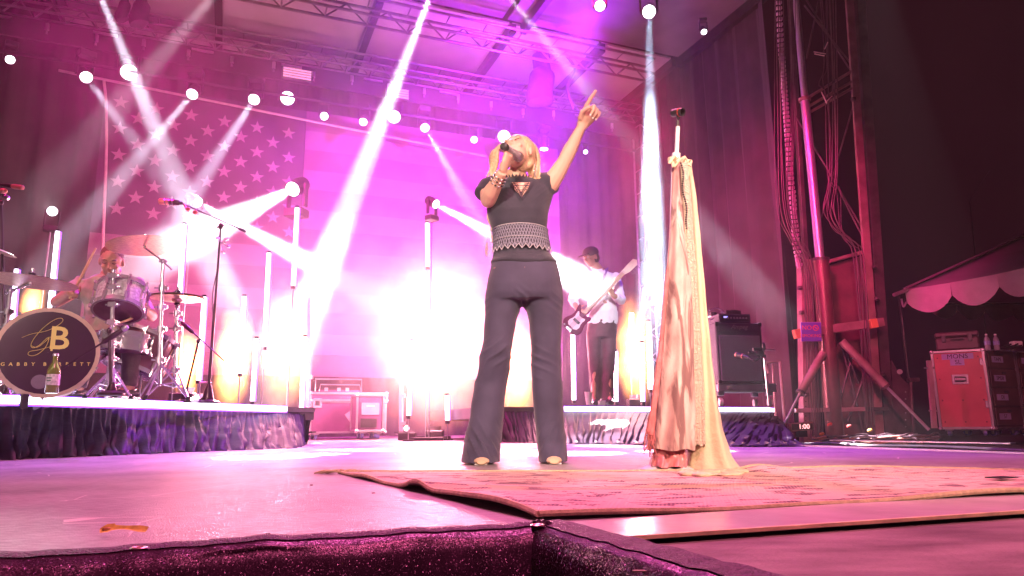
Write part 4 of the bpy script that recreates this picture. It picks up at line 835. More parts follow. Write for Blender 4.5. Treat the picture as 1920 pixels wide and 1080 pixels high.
# drawer case beside it
dx = V((.93, -.37, 0)).normalized(); dx = V((.90, .43, 0)).normalized(); dy = Z.cross(dx); wD = .62
BRN = mat('brown_drawer_ply', (.10, .05, .05), .5, var=.3, scale=4)
for n_i, off, lbl, txts in ((0, 0.0, 'brown drawer case with taped labels right of the red road case', ('TAPE', 'SM58', 'DI', '57')), (1, .66, 'second drawer case cut by the right frame edge', ('XLR', '', '', ''))):
    cD = c + ax * (wR / 2 + .02) - ay * .35 + dx * (wD / 2 + off + .02) + dy * .26
    td = road_case(cD, dx, dy, wD, .5, hR, 'drawer_case', lbl, 'drawer case', BRN, trim=.025)
    for k in range(4):
        zc = hR * (.88 - k * .245); dr = MB().box(cD - dy * .26 + Z * zc, (wD - .06, .02, hR * .225), (dx, dy, Z)).build('drawer', BRN, td, bevel=.006)
        MB().box(cD - dy * .274 + Z * (zc + .07), (.09, .01, .03), (dx, dy, Z)).build('pull', BLK, dr, bevel=.004)
        if txts[k]: MB().box(cD - dy * .272 - dx * .1 + Z * (zc - .0), (.24, .004, .08), (dx, dy, Z)).build('tape_label', TAPE, dr, smooth=False); text_obj('tape_text', txts[k], INK, dr, cD - dy * .276 - dx * .1 + Z * zc, dx, Z, .07, .001)
# hard shell case on top
PEL = mat('dark_shell_plastic', (.10, .05, .065), .45, bump=.1)
pc = c + Z * (hR + .02) - ay * .1; sc_ = thing('hard_shell_case', pc, 'dark plastic equipment case with two latches on top of the red road case', 'case')
MB().box(pc + Z * .09 + ax * .02, (.50, .34, .17), (ax, ay, Z)).build('lower_shell', PEL, sc_, bevel=.02); MB().box(pc + Z * .215 + ax * .02, (.51, .35, .07), (ax, ay, Z)).build('lid', PEL, sc_, bevel=.02)
for s in (-.13, .17): MB().box(pc + Z * .16 + ax * s - ay * .18, (.05, .02, .09), (ax, ay, Z)).build('latch', DARKM, sc_, bevel=.004)
MB().box(pc + Z * .15 + ax * .02 - ay * .19, (.16, .02, .03), (ax, ay, Z)).build('handle', BLK, sc_, bevel=.004)
for k, px in enumerate((1853, 1870)):
    g_ = D(px, 657, 9.15); bt = thing('water_bottle', g_, ['left one of the two clear water bottles on the drawer case', 'right one of the two clear water bottles on the drawer case'][k], 'water bottle', 'water bottles')
    MB().lathe(g_, Z, [(.034, 0), (.036, .01), (.033, .05), (.036, .07), (.036, .13), (.03, .16), (.014, .185), (.013, .2)], 18).build('bottle_body', mat('clear_pet', (.75, .72, .85), .1, trans=.6), bt)
    MB().lathe(g_ + Z * .198, Z, [(.016, 0), (.016, .018), (.0, .019)], 14).build('cap', WHITE, bt); MB().lathe(g_ + Z * .07, Z, [(.037, 0), (.037, .055)], 18, cap=False).build('label', mat('bottle_wrap', (.3, .3, .6), .5, var=.3, scale=40), bt)
g_ = D(1895, 654, 9.2); t = thing('tool_clutter', g_, 'loose hand tools and adapters lying on the drawer case', 'tools'); 
for k in range(5): MB().tube(g_ + V((-.12 + k * .04, 0, .02)), g_ + V((-.06 + k * .045, -.05, .04 + .02 * (k % 2))), .012, n=6).build('tool', DARKM, t)
g_ = D(1906, 652, 9.25); tag(MB().box(g_ + Z * .05, (.12, .1, .07)).build('small_radio', WHITE, bevel=.01), 'small pale box on the drawer case at the right frame edge', 'box')
# ladder-like rack upright left of the red case
t = thing('rack_upright', D(1745, 803, 9.2), 'pink lit perforated upright left of the red road case', 'upright'); P = lambda x, y_: D(x, y_, 9.2)
MB().box((P(1742, 676) + P(1752, 803)) / 2, (.06, .04, (P(1742, 676) - P(1752, 803)).length), (V((1, 0, 0)), V((0, 1, 0)), (P(1742, 676) - P(1752, 803)).normalized())).build('post', mat('rail_paint'), t)
for a, b_ in (((1733, 690), (1752, 690)), ((1742, 770), (1758, 770))): MB().tube(P(*a), P(*b_), .012).build('peg', ALU, t)
# ================================================================== RUG
def rug_mat():
    m = mat('flat_woven_rug', (.70, .50, .42), .8, var=.08, scale=3, bump=.0, detail=6); n = m.node_tree; L = n.links; b = n.nodes['Principled BSDF']
    uv = n.nodes.new('ShaderNodeUVMap'); uv.uv_map = 'UVMap'
    def N(t, **k):
        x = n.nodes.new(t)
        for a, v in k.items():
            if a == 'op': x.operation = v
            else: x.inputs[a].default_value = v
        return x
    def math_(op, a, b_=None, clamp=False):
        x = n.nodes.new('ShaderNodeMath'); x.operation = op; x.use_clamp = clamp
        for i, s in enumerate((a, b_)):
            if s is None: continue
            if isinstance(s, (int, float)): x.inputs[i].default_value = s
            else: L.new(s, x.inputs[i])
        return x.outputs[0]
    sx = n.nodes.new('ShaderNodeSeparateXYZ'); L.new(uv.outputs[0], sx.inputs[0]); u, v = sx.outputs[0], sx.outputs[1]      # metres
    # weave: fine crossed ribs
    wu = math_('SINE', math_('MULTIPLY', u, 620.)); wv = math_('SINE', math_('MULTIPLY', v, 420.)); wv2 = math_('MULTIPLY', wu, wv)
    bp = n.nodes.new('ShaderNodeBump'); bp.inputs['Strength'].default_value = .55; bp.inputs['Distance'].default_value = .002; L.new(wv2, bp.inputs['Height']); L.new(bp.outputs[0], b.inputs['Normal'])
    # dark broken strokes of the pattern, running mostly along the rug
    def strokes(sxv, syv, thr, off, rot=0.0, wid=.018):
        mp = n.nodes.new('ShaderNodeMapping'); mp.inputs['Scale'].default_value = (sxv, syv, 1); mp.inputs['Location'].default_value = (off, off * .7, 0); mp.inputs['Rotation'].default_value = (0, 0, rot); L.new(uv.outputs[0], mp.inputs[0])
        nz = N('ShaderNodeTexNoise', Scale=2.5, Detail=2.0); L.new(mp.outputs[0], nz.inputs['Vector'])
        line = math_('LESS_THAN', math_('ABSOLUTE', math_('SUBTRACT', nz.outputs['Fac'], .5)), wid)
        n2 = N('ShaderNodeTexNoise', Scale=7.0, Detail=3.0); mp2 = n.nodes.new('ShaderNodeMapping'); mp2.inputs['Location'].default_value = (off * 3, 1.3, 0); L.new(uv.outputs[0], mp2.inputs[0]); L.new(mp2.outputs[0], n2.inputs['Vector'])
        return math_('MULTIPLY', line, math_('GREATER_THAN', n2.outputs['Fac'], thr))
    s1 = strokes(.8, 3.0, .50, 0.0, 0, .030); s2 = strokes(2.2, 6.5, .55, 5.0, .3, .020); s3 = strokes(5, 2.0, .58, 9.0, .1, .020)
    dk = math_('MAXIMUM', math_('MAXIMUM', s1, s2), s3)
    rowd = math_('LESS_THAN', math_('ABSOLUTE', math_('SUBTRACT', math_('MODULO', math_('ADD', v, 3.0), .62), .30)), .012)
    dash = math_('GREATER_THAN', math_('SINE', math_('MULTIPLY', u, 55.)), .1); brk = N('ShaderNodeTexNoise', Scale=2.2, Detail=1.0); L.new(uv.outputs[0], brk.inputs['Vector'])
    rowd = math_('MULTIPLY', math_('MULTIPLY', rowd, dash), math_('GREATER_THAN', brk.outputs['Fac'], .5)); dk = math_('MAXIMUM', dk, rowd)
    dith = math_('GREATER_THAN', math_('ADD', wu, wv), -1.1); dk = math_('MULTIPLY', math_('MULTIPLY', dk, dith), .95)
    # ochre-green band near the left end
    bd = math_('MULTIPLY', math_('LESS_THAN', math_('ABSOLUTE', math_('SUBTRACT', v, .62)), .075), math_('LESS_THAN', u, 1.0)); bn = N('ShaderNodeTexNoise', Scale=5.0, Detail=2.0); L.new(uv.outputs[0], bn.inputs['Vector'])
    bd = math_('MULTIPLY', bd, math_('ADD', math_('MULTIPLY', bn.outputs['Fac'], 1.2), 0.0, True))
    src = b.inputs['Base Color'].links[0].from_socket
    m1 = n.nodes.new('ShaderNodeMixRGB'); m1.inputs[2].default_value = (.46, .42, .18, 1); L.new(src, m1.inputs[1]); L.new(bd, m1.inputs[0])
    big = N('ShaderNodeTexNoise', Scale=1.3, Detail=3.0); L.new(uv.outputs[0], big.inputs['Vector']); m3 = n.nodes.new('ShaderNodeMixRGB'); m3.inputs[2].default_value = (.52, .44, .24, 1); L.new(m1.outputs[0], m3.inputs[1]); L.new(math_('MULTIPLY', math_('SUBTRACT', big.outputs['Fac'], .5, True), 2.2, True), m3.inputs[0])
    m2 = n.nodes.new('ShaderNodeMixRGB'); m2.inputs[2].default_value = (.10, .035, .07, 1); L.new(m3.outputs[0], m2.inputs[1]); L.new(dk, m2.inputs[0]); L.new(m2.outputs[0], b.inputs['Base Color'])
    return m
BL = G(636, 888); FL = G(1010, 977); FR = G(1920, 932); BR = G(1920, 886)
uF = (FR - FL).normalized(); uB = (BR - BL).normalized(); RL = 2.55
def rug_z(u, v):        # u along, v from front (0) to back (1)
    z = .006
    if u < .5:
        e = max(0, 1 - u / .16)
        z += e * (.024 * math.exp(-((v - .44) / .055) ** 2) + .020 * math.exp(-((v - .12) / .12) ** 2) + .010 * math.exp(-((v - .3) / .08) ** 2) + .006 * math.exp(-((v - .75) / .1) ** 2)) * e ** .5
    z += .010 * math.exp(-((u - .62) / .03) ** 2) * math.exp(-((v - 1.0) / .12) ** 2) * 2.0
    z += .012 * math.exp(-((u - .46) / .09) ** 2) * math.exp(-(v / .10) ** 2)
    z += .014 * math.exp(-((v - 1.0) / .10) ** 2) * max(0, math.sin((u - .6) * 9)) * (u > .6)
    z += .0035 * noise.noise(V((u * 9, v * 7, 0))) + .0015
    return z
def rug_p(u, v, dz=0):
    f = FL + uF * u * RL; b_ = BL + uB * u * RL; p = lerp(f, b_, v); p += uF * (.010 * noise.noise(V((0, v * 9, 4))) * max(0, 1 - u * 20))
    return V((p.x, p.y, rug_z(u, v) + dz))
nu, nv = 150, 90
q = MB(); q.grid(lambda u, v: rug_p(u, v), nu, nv); q.grid(lambda u, v: rug_p(u, v, -.005), nu, nv)
rug = thing('rug', (FL + BL) / 2, 'pink and ochre flat woven rug with dark broken patterns and a rucked left edge', 'rug')
ro = q.build('weave', rug_mat(), rug, angle=60)
uvl = ro.data.uv_layers.new(name='UVMap'); off = wloc(rug)
for lp in ro.data.loops:
    i = lp.vertex_index % ((nu + 1) * (nv + 1)); uu = (i % (nu + 1)) / nu; vv = (i // (nu + 1)) / nv; uvl.data[lp.index].uv = (uu * RL, vv * 1.62)
BND = mat('rug_binding', (.62, .50, .30), .8, var=.2, scale=60, bump=.4, bscale=300)
for pts in ([rug_p(i / 90, 0, -.001) for i in range(91)], [rug_p(i / 90, 1, -.001) for i in range(91)], [rug_p(0, i / 60, -.002) for i in range(61)]): MB().path(pts, .0065, 6).build('binding_cord', BND, rug)
q = MB(); rnd = random.Random(4)
for i in range(26): p = BL + V((.0 + rnd.uniform(-.02, .08), rnd.uniform(-.04, .02), .008)); q.path([p, p + V((-.03 + rnd.uniform(-.02, .02), rnd.uniform(-.01, .02), .006)), p + V((-.07, rnd.uniform(-.01, .03), -.004))], .0025, 5)
tag(q.build('loose_threads', BND, rug), kind='stuff')
# small black foam wedge and pale strip at the right end of the rug
g_ = G(1878, 897, .012); t = thing('tape_square', g_, 'black tape square with a pale strip at the right end of the rug', 'tape')
MB().box(g_ + V((.0, 0, .003)), (.075, .05, .003), (U, W, Z)).build('black_piece', BLK, t, smooth=False); MB().box(g_ + V((.09, -.005, .006)), (.11, .035, .003), (U, W, Z)).build('pale_piece', WHITE, t, smooth=False)
# ================================================================== STAGE SKIRT of glittering mesh in the foreground
def glitter(name, base, spk):
    m = mat(name, base, .36, .55, var=.3, scale=30); n = m.node_tree; L = n.links; b = n.nodes['Principled BSDF']; tc = n.nodes.new('ShaderNodeTexCoord')
    vo = n.nodes.new('ShaderNodeTexVoronoi'); vo.inputs['Scale'].default_value = 640; L.new(tc.outputs['Object'], vo.inputs['Vector'])
    nm = n.nodes.new('ShaderNodeVectorMath'); nm.operation = 'SUBTRACT'; nm.inputs[1].default_value = (.5, .5, .5); L.new(vo.outputs['Color'], nm.inputs[0])
    sc = n.nodes.new('ShaderNodeVectorMath'); sc.operation = 'SCALE'; L.new(nm.outputs[0], sc.inputs[0]); v2 = n.nodes.new('ShaderNodeSeparateColor'); L.new(vo.outputs['Color'], v2.inputs[0]); pw = n.nodes.new('ShaderNodeMath'); pw.operation = 'GREATER_THAN'; pw.inputs[1].default_value = .80; L.new(v2.outputs[2], pw.inputs[0]); mu = n.nodes.new('ShaderNodeMath'); mu.operation = 'MULTIPLY_ADD'; mu.inputs[1].default_value = 1.5; mu.inputs[2].default_value = spk * .6; L.new(pw.outputs[0], mu.inputs[0]); L.new(mu.outputs[0], sc.inputs['Scale'])
    ge = n.nodes.new('ShaderNodeNewGeometry'); ad = n.nodes.new('ShaderNodeVectorMath'); ad.operation = 'ADD'; L.new(ge.outputs['Normal'], ad.inputs[0]); L.new(sc.outputs[0], ad.inputs[1])
    no = n.nodes.new('ShaderNodeVectorMath'); no.operation = 'NORMALIZE'; L.new(ad.outputs[0], no.inputs[0]); L.new(no.outputs[0], b.inputs['Normal'])
    return m
SPK = glitter('glitter_mesh', (.075, .022, .06), .42); HEM = mat('mesh_hem', (.10, .045, .09), .6, var=.4, scale=90, bump=.6, bscale=200)
def lipcloth(p0, d, L_, out, name, label, wob, rise, hemw, flipx=1):
    t = thing(name, p0, label, 'stage skirt')
    def edge(u): s_ = u * L_; return p0 + d * s_
    prof = [(-hemw, .001), (-hemw * .8, .009), (-hemw * .25, .008), (.008, .002 + rise), (.024, -.006 + rise), (.036, -.020), (.044, -.05), (.050, -.15), (.055, -.30), (.06, -.6)]
    def fn(u, v):
        x = v * (len(prof) - 1); i = min(int(x), len(prof) - 2); f = x - i; o = lerp(prof[i][0], prof[i + 1][0], f); z = lerp(prof[i][1], prof[i + 1][1], f); s_ = u * L_
        w1 = noise.noise(V((s_ * 5 + wob, 0, 0))); w2 = noise.noise(V((s_ * 14, v * 2, wob)))
        fl_ = .008 * w2 * v + .006 * math.sin(s_ * 26 + v * 4) * max(0, v - .6)
        return edge(u) + out * (o + .012 * w1 * (v < .45) + fl_) + Z * (z + (.006 * w1 + .003 * noise.noise(V((s_ * 22, 3, wob)))) * (v < .7))
    n_ = int(L_ * 130)
    MB().grid(lambda u, v: fn(u, lerp(.30, 1, v)), n_, 26).build('mesh_cloth', SPK, t, angle=180)
    MB().grid(lambda u, v: fn(u, lerp(0, .34, v)) + Z * .002, n_, 5).build('hem', HEM, t, angle=180)
    return fn, t
outL = V((-EL.y, EL.x, 0)) * -1; outL = outL if outL.y < 0 else -outL
fnL, skL = lipcloth(C0 - EL * .01, EL, 1.7, outL, 'stage_skirt', 'glittering purple mesh cloth over the stage edge at the bottom left', 1.0, .003, .024)
outR = V((-TD.y, TD.x, 0)); outR = outR if outR.x < 0 else -outR
fnR, skR = lipcloth(C0 - TD * .01, TD, .95, outR, 'stage_skirt', 'purple mesh cloth running from the stage corner towards the bottom right', 7.0, .004, .060)
for px, lb in ((260, 'metal eyelet in the skirt hem by the yellow leaf'), (1008, 'metal eyelet in the skirt at the stage corner')):
    g_ = G(px, 1029 if px < 500 else 986, .018); a = thing('eyelet', g_, lb, 'eyelet', 'eyelets of the stage skirt'); MB().lathe(g_, Z, [(.0055, 0), (.0105, 0), (.0115, .0016), (.0085, .003), (.0055, .0016), (.0055, 0)], 24, cap=False).build('ring', mat('brass_ring', (.75, .5, .4), .3, .9), a); MB().lathe(g_ - Z * .0005, Z, [(.0055, 0), (.0, .0002)], 16, cap=False).build('hole', BLK, a)
# knot where the two cloths meet
kn = MB()
for k in range(7):
    a = k * .9; p = C0 + V((.012 * math.cos(a), .012 * math.sin(a) - .02, .012)); kn.path(cat_rom([p, p + V((.012 * math.cos(a + 2), -.006, -.02)), p + V((.02 * math.sin(a), -.012, -.08)), p + V((.03 * math.sin(a), -.01, -.3))], 5), [.007] * 5 + [.011] * 5 + [.014] * 6, 7)
tag(kn.build('gathered_cloth', SPK), 'bunched purple cloth tied at the stage corner', 'cloth knot')
# ---- yellow leaf on the boards and small litter
g0, g1_ = G(186, 1003, .004), G(274, 1005, .004); t = thing('leaf', g0, 'dry yellow winged seed leaf lying on the stage boards at lower left', 'leaf')
ld = (g1_ - g0).normalized(); ls = Z.cross(ld); LL = (g1_ - g0).length; LFM = mat('dry_leaf', (.80, .62, .12), .6, var=.3, scale=60, bump=.2); SDM = mat('seed_brown', (.45, .22, .08), .6)
MB().grid(lambda u, v: g0 + ld * (u * LL) + (ls * .7 + Z * .55) * ((v - .5) * (.022 if u < .28 else .012 + .003 * math.sin(u * 9)) * min(1, u * 12 + .1)) + Z * (.008 + .003 * math.sin(u * 3) + .004 * abs(v - .5)), 24, 4).build('wing', LFM, t); MB().ell(g0 + ld * .013 + Z * .009, (.009, .004, .004), (ld, ls, Z), 10, 8).build('seed', SDM, t)
LIT = mat('floor_litter', (.35, .28, .22), .8)
for k, (x, y_, w) in enumerate(((1205, 1072, 'short pale splinter at the bottom right of the skirt'), (962, 885, 'tiny dark chip behind the left half of the rug'), (584, 910, 'dark crumb on the boards left of the rug'), (650, 850, 'curled pale paper scrap on the boards beyond the rug'), (502, 1002, 'dark crumb near the skirt hem'), (1432, 1068, 'pale splinter on the dark runway floor'), (700, 925, 'dark flake beside the rucked rug edge'))):
    g_ = G(x, y_, .002 if k not in (0, 5) else -.009); s_ = .004 if k not in (0, 5) else .012
    tag(MB().box(g_ + Z * .001, (s_ * 2.2, s_ * .5, .002), (V((1, .1 * k, 0)).normalized(), Z.cross(V((1, .1 * k, 0)).normalized()), Z)).build('splinter', LIT if k in (0, 5, 3) else BLK, bevel=.0004), w, 'litter')
# ================================================================== MICROPHONE STAND WITH SCARVES
b_ = G(1250, 882); YM = b_.y
def S(x, y_, o=0): return D(x, y_, YM + o)
ms = thing('scarf_microphone_stand', V((b_.x, b_.y, 0)), 'white microphone stand with an empty black clip at the front of the stage', 'microphone stand')
WPT = mat('white_gloss_paint', (.80, .76, .76), .2, coat=.5, var=.03)
top = S(1271, 238); low = S(1262, 872)
MB().tube(S(1265, 300), V((b_.x, b_.y, .03)), .0135, n=14).build('lower_tube', WPT, ms); MB().tube(top, S(1268.5, 292), .0095, n=14).build('upper_tube', WPT, ms)
MB().tube(S(1268, 288), S(1267, 306), .019, n=14).build('clutch', WPT, ms)
MB().lathe(V((b_.x, b_.y, 0)), Z, [(.105, 0), (.105, .008), (.085, .018), (.04, .032), (.02, .045)], 32).build('round_base', WPT, ms)
MB().tube(S(1271, 240), S(1271, 226), .008, .006, 10).build('swivel', BLK, ms)
cd = V((.55, -.75, -.25)).normalized(); cpos = S(1271, 211)
MB().lathe(cpos - cd * .028, cd, [(.014, 0), (.0175, 0), (.0185, .056), (.0150, .056), (.014, 0)], 20, cap=False).build('clip', BLK, ms); MB().box(S(1271, 220), (.014, .014, .02)).build('clip_neck', BLK, ms, bevel=.003)
MB().ringband(cpos + cd * .010, cd, .0175, .0195, .004, 20).build('red_mark', mat('red_mark', (.6, .08, .05), .4), ms)
def drapery(rows, seed, m, name, label, folds, yo=0.0, wrap=.35, amp=.012, fr=None, cat='scarf'):
    """closed hanging cloth: rows of (y, x_left, x_right, depth) in the plane of the stand"""
    rr = []; NN = 56
    import bisect
    ys = [r[0] for r in rows]
    steps = 60
    for k in range(steps + 1):
        y_ = lerp(ys[0], ys[-1], k / steps); i = min(max(bisect.bisect_right(ys, y_) - 1, 0), len(rows) - 2); f = (y_ - ys[i]) / (ys[i + 1] - ys[i]); f = f * f * (3 - 2 * f) * .4 + f * .6
        xl, xr, dp = [lerp(rows[i][j], rows[i + 1][j], f) for j in (1, 2, 3)]
        a, c = S(xl, y_, yo), S(xr, y_, yo); mid = (a + c) / 2; hw = (c - a).length / 2; ax_ = (c - a).normalized(); v = k / steps; ring = []
        for j in range(NN):
            t_ = 2 * math.pi * j / NN; ct, st = math.cos(t_), math.sin(t_)
            fo = math.sin(t_ * folds + seed + 1.2 * math.sin(v * 3 + seed)) * .6 + math.sin(t_ * folds * 1.9 + seed * 2 + v * 4) * .4
            dpt = dp * (1 + .0) * st + amp * fo * (.25 + v)
            ring.append(mid + ax_ * (ct * hw) + V((0, dpt, 0)) + V((0, 0, .004 * math.sin(t_ * 5 + seed) if v > .97 else 0)))
        rr.append(ring)
    return tag(MB().ring(rr, cap=False).build(name, m, angle=180), label, cat)
def tie_dye():
    m = mat('tie_dye_cloth', (.42, .25, .22), .75, scale=3.0, sheen=.3, col2=(.76, .58, .50), bump=.12, bscale=60, detail=5, stretch=(5, 5, 2.0)); n = m.node_tree; L = n.links; b = n.nodes['Principled BSDF']
    tc = n.nodes.new('ShaderNodeTexCoord'); mp = n.nodes.new('ShaderNodeMapping'); mp.inputs['Rotation'].default_value = (0, .62, 0); mp.inputs['Scale'].default_value = (26, 9, 4.5); L.new(tc.outputs['Object'], mp.inputs[0])
    w1 = n.nodes.new('ShaderNodeTexNoise'); w1.inputs['Scale'].default_value = 1.0; w1.inputs['Detail'].default_value = 4; w1.inputs['Distortion'].default_value = .8; L.new(mp.outputs[0], w1.inputs['Vector'])
    r = n.nodes.new('ShaderNodeMapRange'); r.inputs['From Min'].default_value = .49; r.inputs['From Max'].default_value = .57; r.inputs['To Max'].default_value = .85; L.new(w1.outputs['Fac'], r.inputs['Value'])
    mx = n.nodes.new('ShaderNodeMixRGB'); mx.inputs[2].default_value = (.17, .08, .08, 1); src = b.inputs['Base Color'].links[0].from_socket; L.new(src, mx.inputs[1]); L.new(r.outputs[0], mx.inputs[0]); L.new(mx.outputs[0], b.inputs['Base Color'])
    return m
drapery([(300, 1263, 1284, .02), (345, 1261, 1288, .03), (420, 1256, 1292, .05), (520, 1249, 1297, .07), (640, 1240, 1301, .09), (740, 1229, 1302, .10), (800, 1222, 1300, .11), (842, 1214, 1300, .11)], 1.0, tie_dye(), 'tie_dye_scarf', 'brown and pink blotched scarf hanging from the white microphone stand', 5, -.02, amp=.014)
PNK = mat('pink_satin', (.72, .22, .24), .3, sheen=.3, var=.25, scale=20)
LACE = mat('cream_lace', (.72, .62, .48), .75, var=.1, scale=90, bump=1.0, bscale=160, col2=(.86, .76, .58)); CREAM = mat('cream_cloth', (.74, .60, .38), .8, var=.10, scale=6, sheen=.3, bump=.25, bscale=60)
drapery([(302, 1278, 1296, .02), (380, 1284, 1307, .03), (460, 1288, 1314, .045), (560, 1292, 1322, .06), (660, 1294, 1332, .075), (740, 1294, 1341, .09), (800, 1290, 1352, .10), (850, 1288, 1368, .11), (886, 1283, 1390, .13)], 3.3, CREAM, 'cream_scarf', 'long cream cloth hanging at the right of the microphone stand and touching the rug', 4, .03, amp=.016)
drapery([(306, 1276, 1290, .012), (400, 1282, 1298, .015), (520, 1288, 1306, .015), (640, 1293, 1314, .015), (740, 1294, 1320, .015), (835, 1300, 1322, .012)], 5.1, LACE, 'lace_scarf', 'narrow pale lace strip between the blotched scarf and the cream cloth', 4, -.065, amp=.007)
# crumpled hem of the cream cloth on the rug, pink wrap at the foot, fringe
q = MB()
for k in range(16):
    u = k / 15; p = G(lerp(1284, 1392, u), 887 + 3 * math.sin(k * 2), .012); q.ell(p + V((0, .02 * math.sin(k), 0)), (.03, .036, .009 + .004 * math.sin(k * 1.7)), nu=10, nv=6)
o = q.build('cloth_hem', CREAM); tag(o, 'crumpled cream cloth hem piled on the rug', 'cloth'); remesh(o, .005, 6)
drapery([(838, 1228, 1284, .05), (856, 1222, 1286, .07), (874, 1219, 1284, .085)], 2.0, PNK, 'pink_wrap', 'shiny pink satin bunched over the foot of the microphone stand', 7, -.03, amp=.02, cat='cloth')
fr = thing('red_scarf', S(1218, 830, -.05), 'thin red fringed scarf along the left edge of the blotched scarf', 'scarf'); REDC = mat('red_scarf_cloth', (.50, .16, .16), .7, var=.3, scale=30)
MB().path(cat_rom([S(1263, 320, -.02), S(1258, 440, -.03), S(1247, 560, -.05), S(1238, 660, -.07), S(1226, 760, -.09), S(1218, 815, -.09)], 5), [.004] * 8 + [.008] * 8 + [.012] * 6 + [.016] * 4, 8).build('cloth_strip', REDC, fr)
q = MB(); rnd = random.Random(2)
for k in range(26): a = S(1212 + rnd.uniform(0, 16), 806 + rnd.uniform(-4, 10), -.09 + rnd.uniform(-.02, .02)); q.path([a, a + V((rnd.uniform(-.012, .006), 0, -.03)), a + V((rnd.uniform(-.02, .012), 0, -rnd.uniform(.05, .09)))], .0018, 4)
tag(q.build('fringe', REDC, fr), kind='stuff')
# ribbon knot and bead string at the top
rb = thing('ribbon_knot', S(1272, 305, -.03), 'cream ribbon knot tied at the top of the scarves', 'ribbon'); rnd = random.Random(5)
for k in range(9):
    a = S(1262 + rnd.uniform(0, 26), 296 + rnd.uniform(-2, 12), -.02 - rnd.uniform(0, .02)); MB().path(cat_rom([a, a + V((rnd.uniform(-.03, .02), -.01, rnd.uniform(-.005, .02))), a + V((rnd.uniform(-.03, .03), -.015, -.02))], 4), .006, 6, flat=.5).build('ribbon_loop', CREAM, rb)
MB().path(cat_rom([S(1262, 298, -.02), S(1254, 296, -.03), S(1256, 306, -.03)], 4), .007, 6, flat=.4).build('ribbon_end', CREAM, rb)
bd_ = thing('bead_string', S(1290, 420, -.07), 'string of dark beads lying between the scarves near the top', 'beads')
for k in range(30): MB().ell(S(1277 + k * .42 + 2 * math.sin(k * .4), 306 + k * 4.2, -.085), (.0045, .0045, .0045), nu=6, nv=5).build('bead', DARKM, bd_)
# ================================================================== MAST TOWER at the right, with cables
YT = 9.5
def T(x, y_, o=0): return D(x, y_, YT + o)
TPK = mat('mast_dull_red', (.36, .20, .20), .5, .15, var=.3, scale=4, bump=.15)
TDK = mat('mast_dark_steel', (.12, .075, .085), .45, .4, var=.3, scale=5, bump=.15)
ROD = mat('hydraulic_rod', (.80, .76, .80), .30, .7, var=.03)
tw = thing('mast_tower', V((T(1570, 825).x, YT, -.13)), 'tall steel mast tower with hydraulic ram and cross braces right of the stage', 'mast')
def beam(name, a, b_, w_, d_, m, par=None, bev=.004):
    d = (b_ - a).normalized(); x = (V((1, 0, 0)) - d * d.x).normalized() if abs(d.x) < .9 else (Z - d * d.z).normalized()
    return MB().box((a + b_) / 2, (w_, d_, (b_ - a).length), (x, d.cross(x), d)).build(name, m, par if par else tw, bevel=bev)
beam('post', T(1514, 832), T(1508, 488), .16, .16, TPK); beam('post', T(1531, 832, .3), T(1478, -60, .3), .06, .10, TDK)
beam('post', T(1650, 830), T(1588, -60), .11, .05, TPK); beam('post', T(1664, 830, .08), T(1606, -60, .08), .13, .16, TDK)  # pinkish plate and dark box: lit face and shaded side put into colours
MB().path([T(1567, 832, -.15), T(1538, 490, -.15)], .112, 24).build('mast_cylinder', mat('mast_cylinder_paint', (.22, .09, .10), .35, .3, var=.25, scale=3, bump=.1), tw)
MB().ringband(T(1538, 490, -.15), T(1538, 490) - T(1567, 832), .055, .12, .04, 24).build('gland_ring', TDK, tw)
MB().tube(T(1538, 490, -.15), T(1509, 186, -.15), .062, .062, 20).build('lower_rod', ROD, tw); MB().tube(T(1509, 186, -.15), T(1487, -60, -.15), .048, n=20).build('upper_rod', ROD, tw)
MB().ringband(T(1509, 190, -.15), Z, .05, .082, .05, 20).build('collar', TPK, tw)
for (a, b_) in (((1500, 192), (1598, 133)), ((1510, 203), (1600, 152)), ((1512, 214), (1602, 163))): MB().tube(T(*a), T(*b_), .022, n=8).build('tie_rod', TPK, tw)
beam('cross_channel', T(1492, 626, -.2), T(1655, 604, -.2), .11, .10, TPK)
for a, b_ in (((1489, 627), (1500, 625)), ((1630, 608), (1643, 606))): beam('end_block', T(*a, -.27), T(*b_, -.27), .12, .1, mat('orange_block', (.75, .27, .12), .5, .1))
beam('lower_crossbar', T(1491, 770, -.2), T(1622, 767, -.2), .055, .06, mat('rail_paint')); beam('lower_crossbar', T(1622, 767, -.1), T(1665, 767, -.1), .05, .05, TDK)
# inset plate between the posts
pl = MB().prism([T(1552, 498, .1), T(1620, 478, .1), T(1645, 828, .1), T(1570, 828, .1)], V((0, .03, 0))).build('back_plate', mat('plum_plate', (.20, .07, .09), .55, var=.3, scale=3, bump=.1), tw, smooth=False)
beam('plate_frame', T(1548, 492, .05), T(1628, 470, .05), .05, .06, TPK)
for a, b_ in (((1500, -20), (1592, 128)), ((1540, -20), (1512, 110)), ((1492, 218), (1630, 450)), ((1602, 190), (1540, 408)), ((1508, 10), (1600, 125)), ((1560, 330), (1625, 460))): MB().tube(T(*a, .05), T(*b_, .05), .013, n=6).build('cross_brace', TDK, tw)
for x, y_ in ((1500, 540), (1503, 586), (1640, 500), (1645, 560), (1600, 186), (1657, 700), (1512, 740)): MB().box(T(x, y_, -.08), (.06, .05, .05)).ell(T(x, y_, -.11), (.02, .02, .02), nu=8, nv=6).build('lug', TDK, tw, bevel=.004)
for k in range(9): MB().tube(T(1511, 735 + k * 9, -.09), T(1511, 735 + k * 9, -.08), .008, n=8).build('bolt_hole', BLK, tw)
